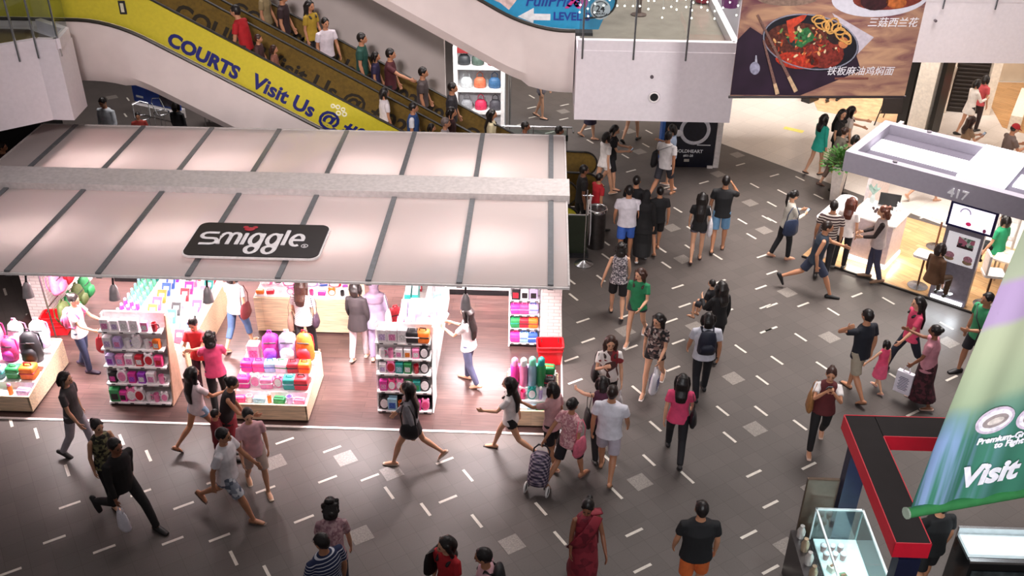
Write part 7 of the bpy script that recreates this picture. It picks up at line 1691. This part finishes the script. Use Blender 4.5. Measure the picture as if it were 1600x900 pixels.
# ---- behind the canopy at left
person('man in a white shirt standing beyond the canopy at left', (157, 154), 1.70, 195, False, 'm', ('short', HBLK), ('long', '#c6cdd4'), ('trousers', '#2a2a30'), stride=5, nod=25)
person('child in a red shirt beyond the canopy near the blue board', (214, 176), 1.25, 160, False, 'm', ('short', HBLK), ('tee', '#8a2a20'), ('shorts', '#2a2a30'), stride=5)
person('woman in dark clothes standing by the white bench under the escalator', (274, 158), 1.55, 15, hair=('bob', HBLK), top=('long', '#17171c'), bottom=('trousers', '#14141a'), stride=6)
person('person in dark red pointing right at the far left edge', (2, 222), 1.62, 80, False, 'm', ('short', HDKB), ('tee', '#4a1c1e'), ('trousers', '#2a1a1a'), stride=8, armR=(55, 10, 15), armL=(50, 6, 30))
person('man in a grey shirt leaving the second escalator by the steel rail', (822, 190), 1.66, 95, False, 'd', ('short', HBLK), ('tee', '#5a5658'), ('trousers', '#2a282c'), stride=6, base=.0)
person('person in a rust shirt by the end of the steel rail', (875, 197), 1.60, 80, False, 'd', ('short', HBLK), ('tee', '#6a342c'), ('trousers', '#2a2426'), stride=6)
# ---- riders on the near escalator
E1 = (S1, 18.95, 19.5, None); E2 = (S2, 20.65, 21.15, None)
def rider(label, px, h, fem, hair, top, esc, bottom=('trousers', '#1f1d22'), head=92, **kw):
    person(label, px, h, head, fem, kw.pop('skin', 'm'), hair, top, bottom, stride=4, esc=esc, **kw)
rider('person in a red jacket leaning on the near escalator rail', (366, 12), 1.66, False, ('short', HBLK), ('tee', '#a8141c'), E1, head=280, bow=12)
rider('child in dark top behind the red-jacketed rider', (404, 58), 1.2, False, ('short', HBRN), ('tee', '#4a3030'), E1)
rider('child in brown top in front of the dark-topped child on near escalator', (428, 71), 1.15, True, ('bob', HBRN), ('tee', '#8a5a4a'), E1)
rider('rider in a white tee seen from behind on the near escalator', (602, 148), 1.50, True, ('bob', HBLK), ('tee', '#dcd4d6'), E1, head=60)
rider('boy in a blue vest over white shirt on the near escalator', (647, 172), 1.50, False, ('short', HBLK), ('tee', '#d8d8dc'), E1, over=lambda J: addmesh('vest', top_mesh(J, 'tank', .0135), pm('#2a4a80', .8), J.t).scale.__setitem__(slice(0, 3), (1.06, 1.1, 1.0)))
rider('child in a yellow top below the boy in blue vest', (675, 193), 1.25, True, ('bob', HBLK), ('tee', '#b8a860'), E1)
rider('elderly rider in a grey top on the near escalator', (697, 186), 1.55, True, ('short', '#6a5e5a'), ('tee', '#8d8688'), E1)
rider('long-haired rider in a cream top near the bottom of escalator', (770, 176), 1.58, True, ('longer', HBLK), ('tee', '#cbbf9c'), E2)
rider('rider in beige holding a bundle at the top of the far escalator', (414, -6), 1.6, True, ('bob', HBRN), ('tee', '#8a7a58'), E2, head=100)
rider('rider in dark clothes with a red sash at the upper far escalator', (444, 12), 1.66, False, ('short', HBLK), ('tee', '#2c1a1e'), E2)
rider('long-haired woman in a yellow top on the far escalator', (484, 1), 1.62, True, ('longer', HBLK), ('tee', '#a88a28'), E2, head=120)
rider('boy in a white v-neck shirt on the far escalator', (508, 29), 1.60, False, ('short', HBLK), ('tee', '#d6ccd4'), E2, head=140)
rider('man in a dark green shirt on the far escalator', (566, 57), 1.70, False, ('short', HBLK), ('tee', '#1f4a40'), E2)
rider('man in a maroon shirt reaching for the far escalator handrail', (611, 82), 1.70, False, ('short', HBLK), ('tee', '#4a1a22'), E2, armR=(60, 10, 10))
rider('small rider in violet beside the maroon-shirted man', (588, 92), 1.45, True, ('bob', HBLK), ('tee', '#2c2444'), E2)
rider('man in a grey-brown shirt halfway down the far escalator', (662, 114), 1.68, False, ('short', HBLK), ('tee', '#4a4040'), E2)
rider('man in a black shirt low on the far escalator', (708, 139), 1.70, False, ('short', HBLK), ('tee', '#26242a'), E2)
rider('woman in a dark maroon top in front of the black-shirted rider', (706, 152), 1.62, True, ('bob', HBLK), ('tee', '#33161a'), E1)
bpy.data.scenes.remove(TMP)
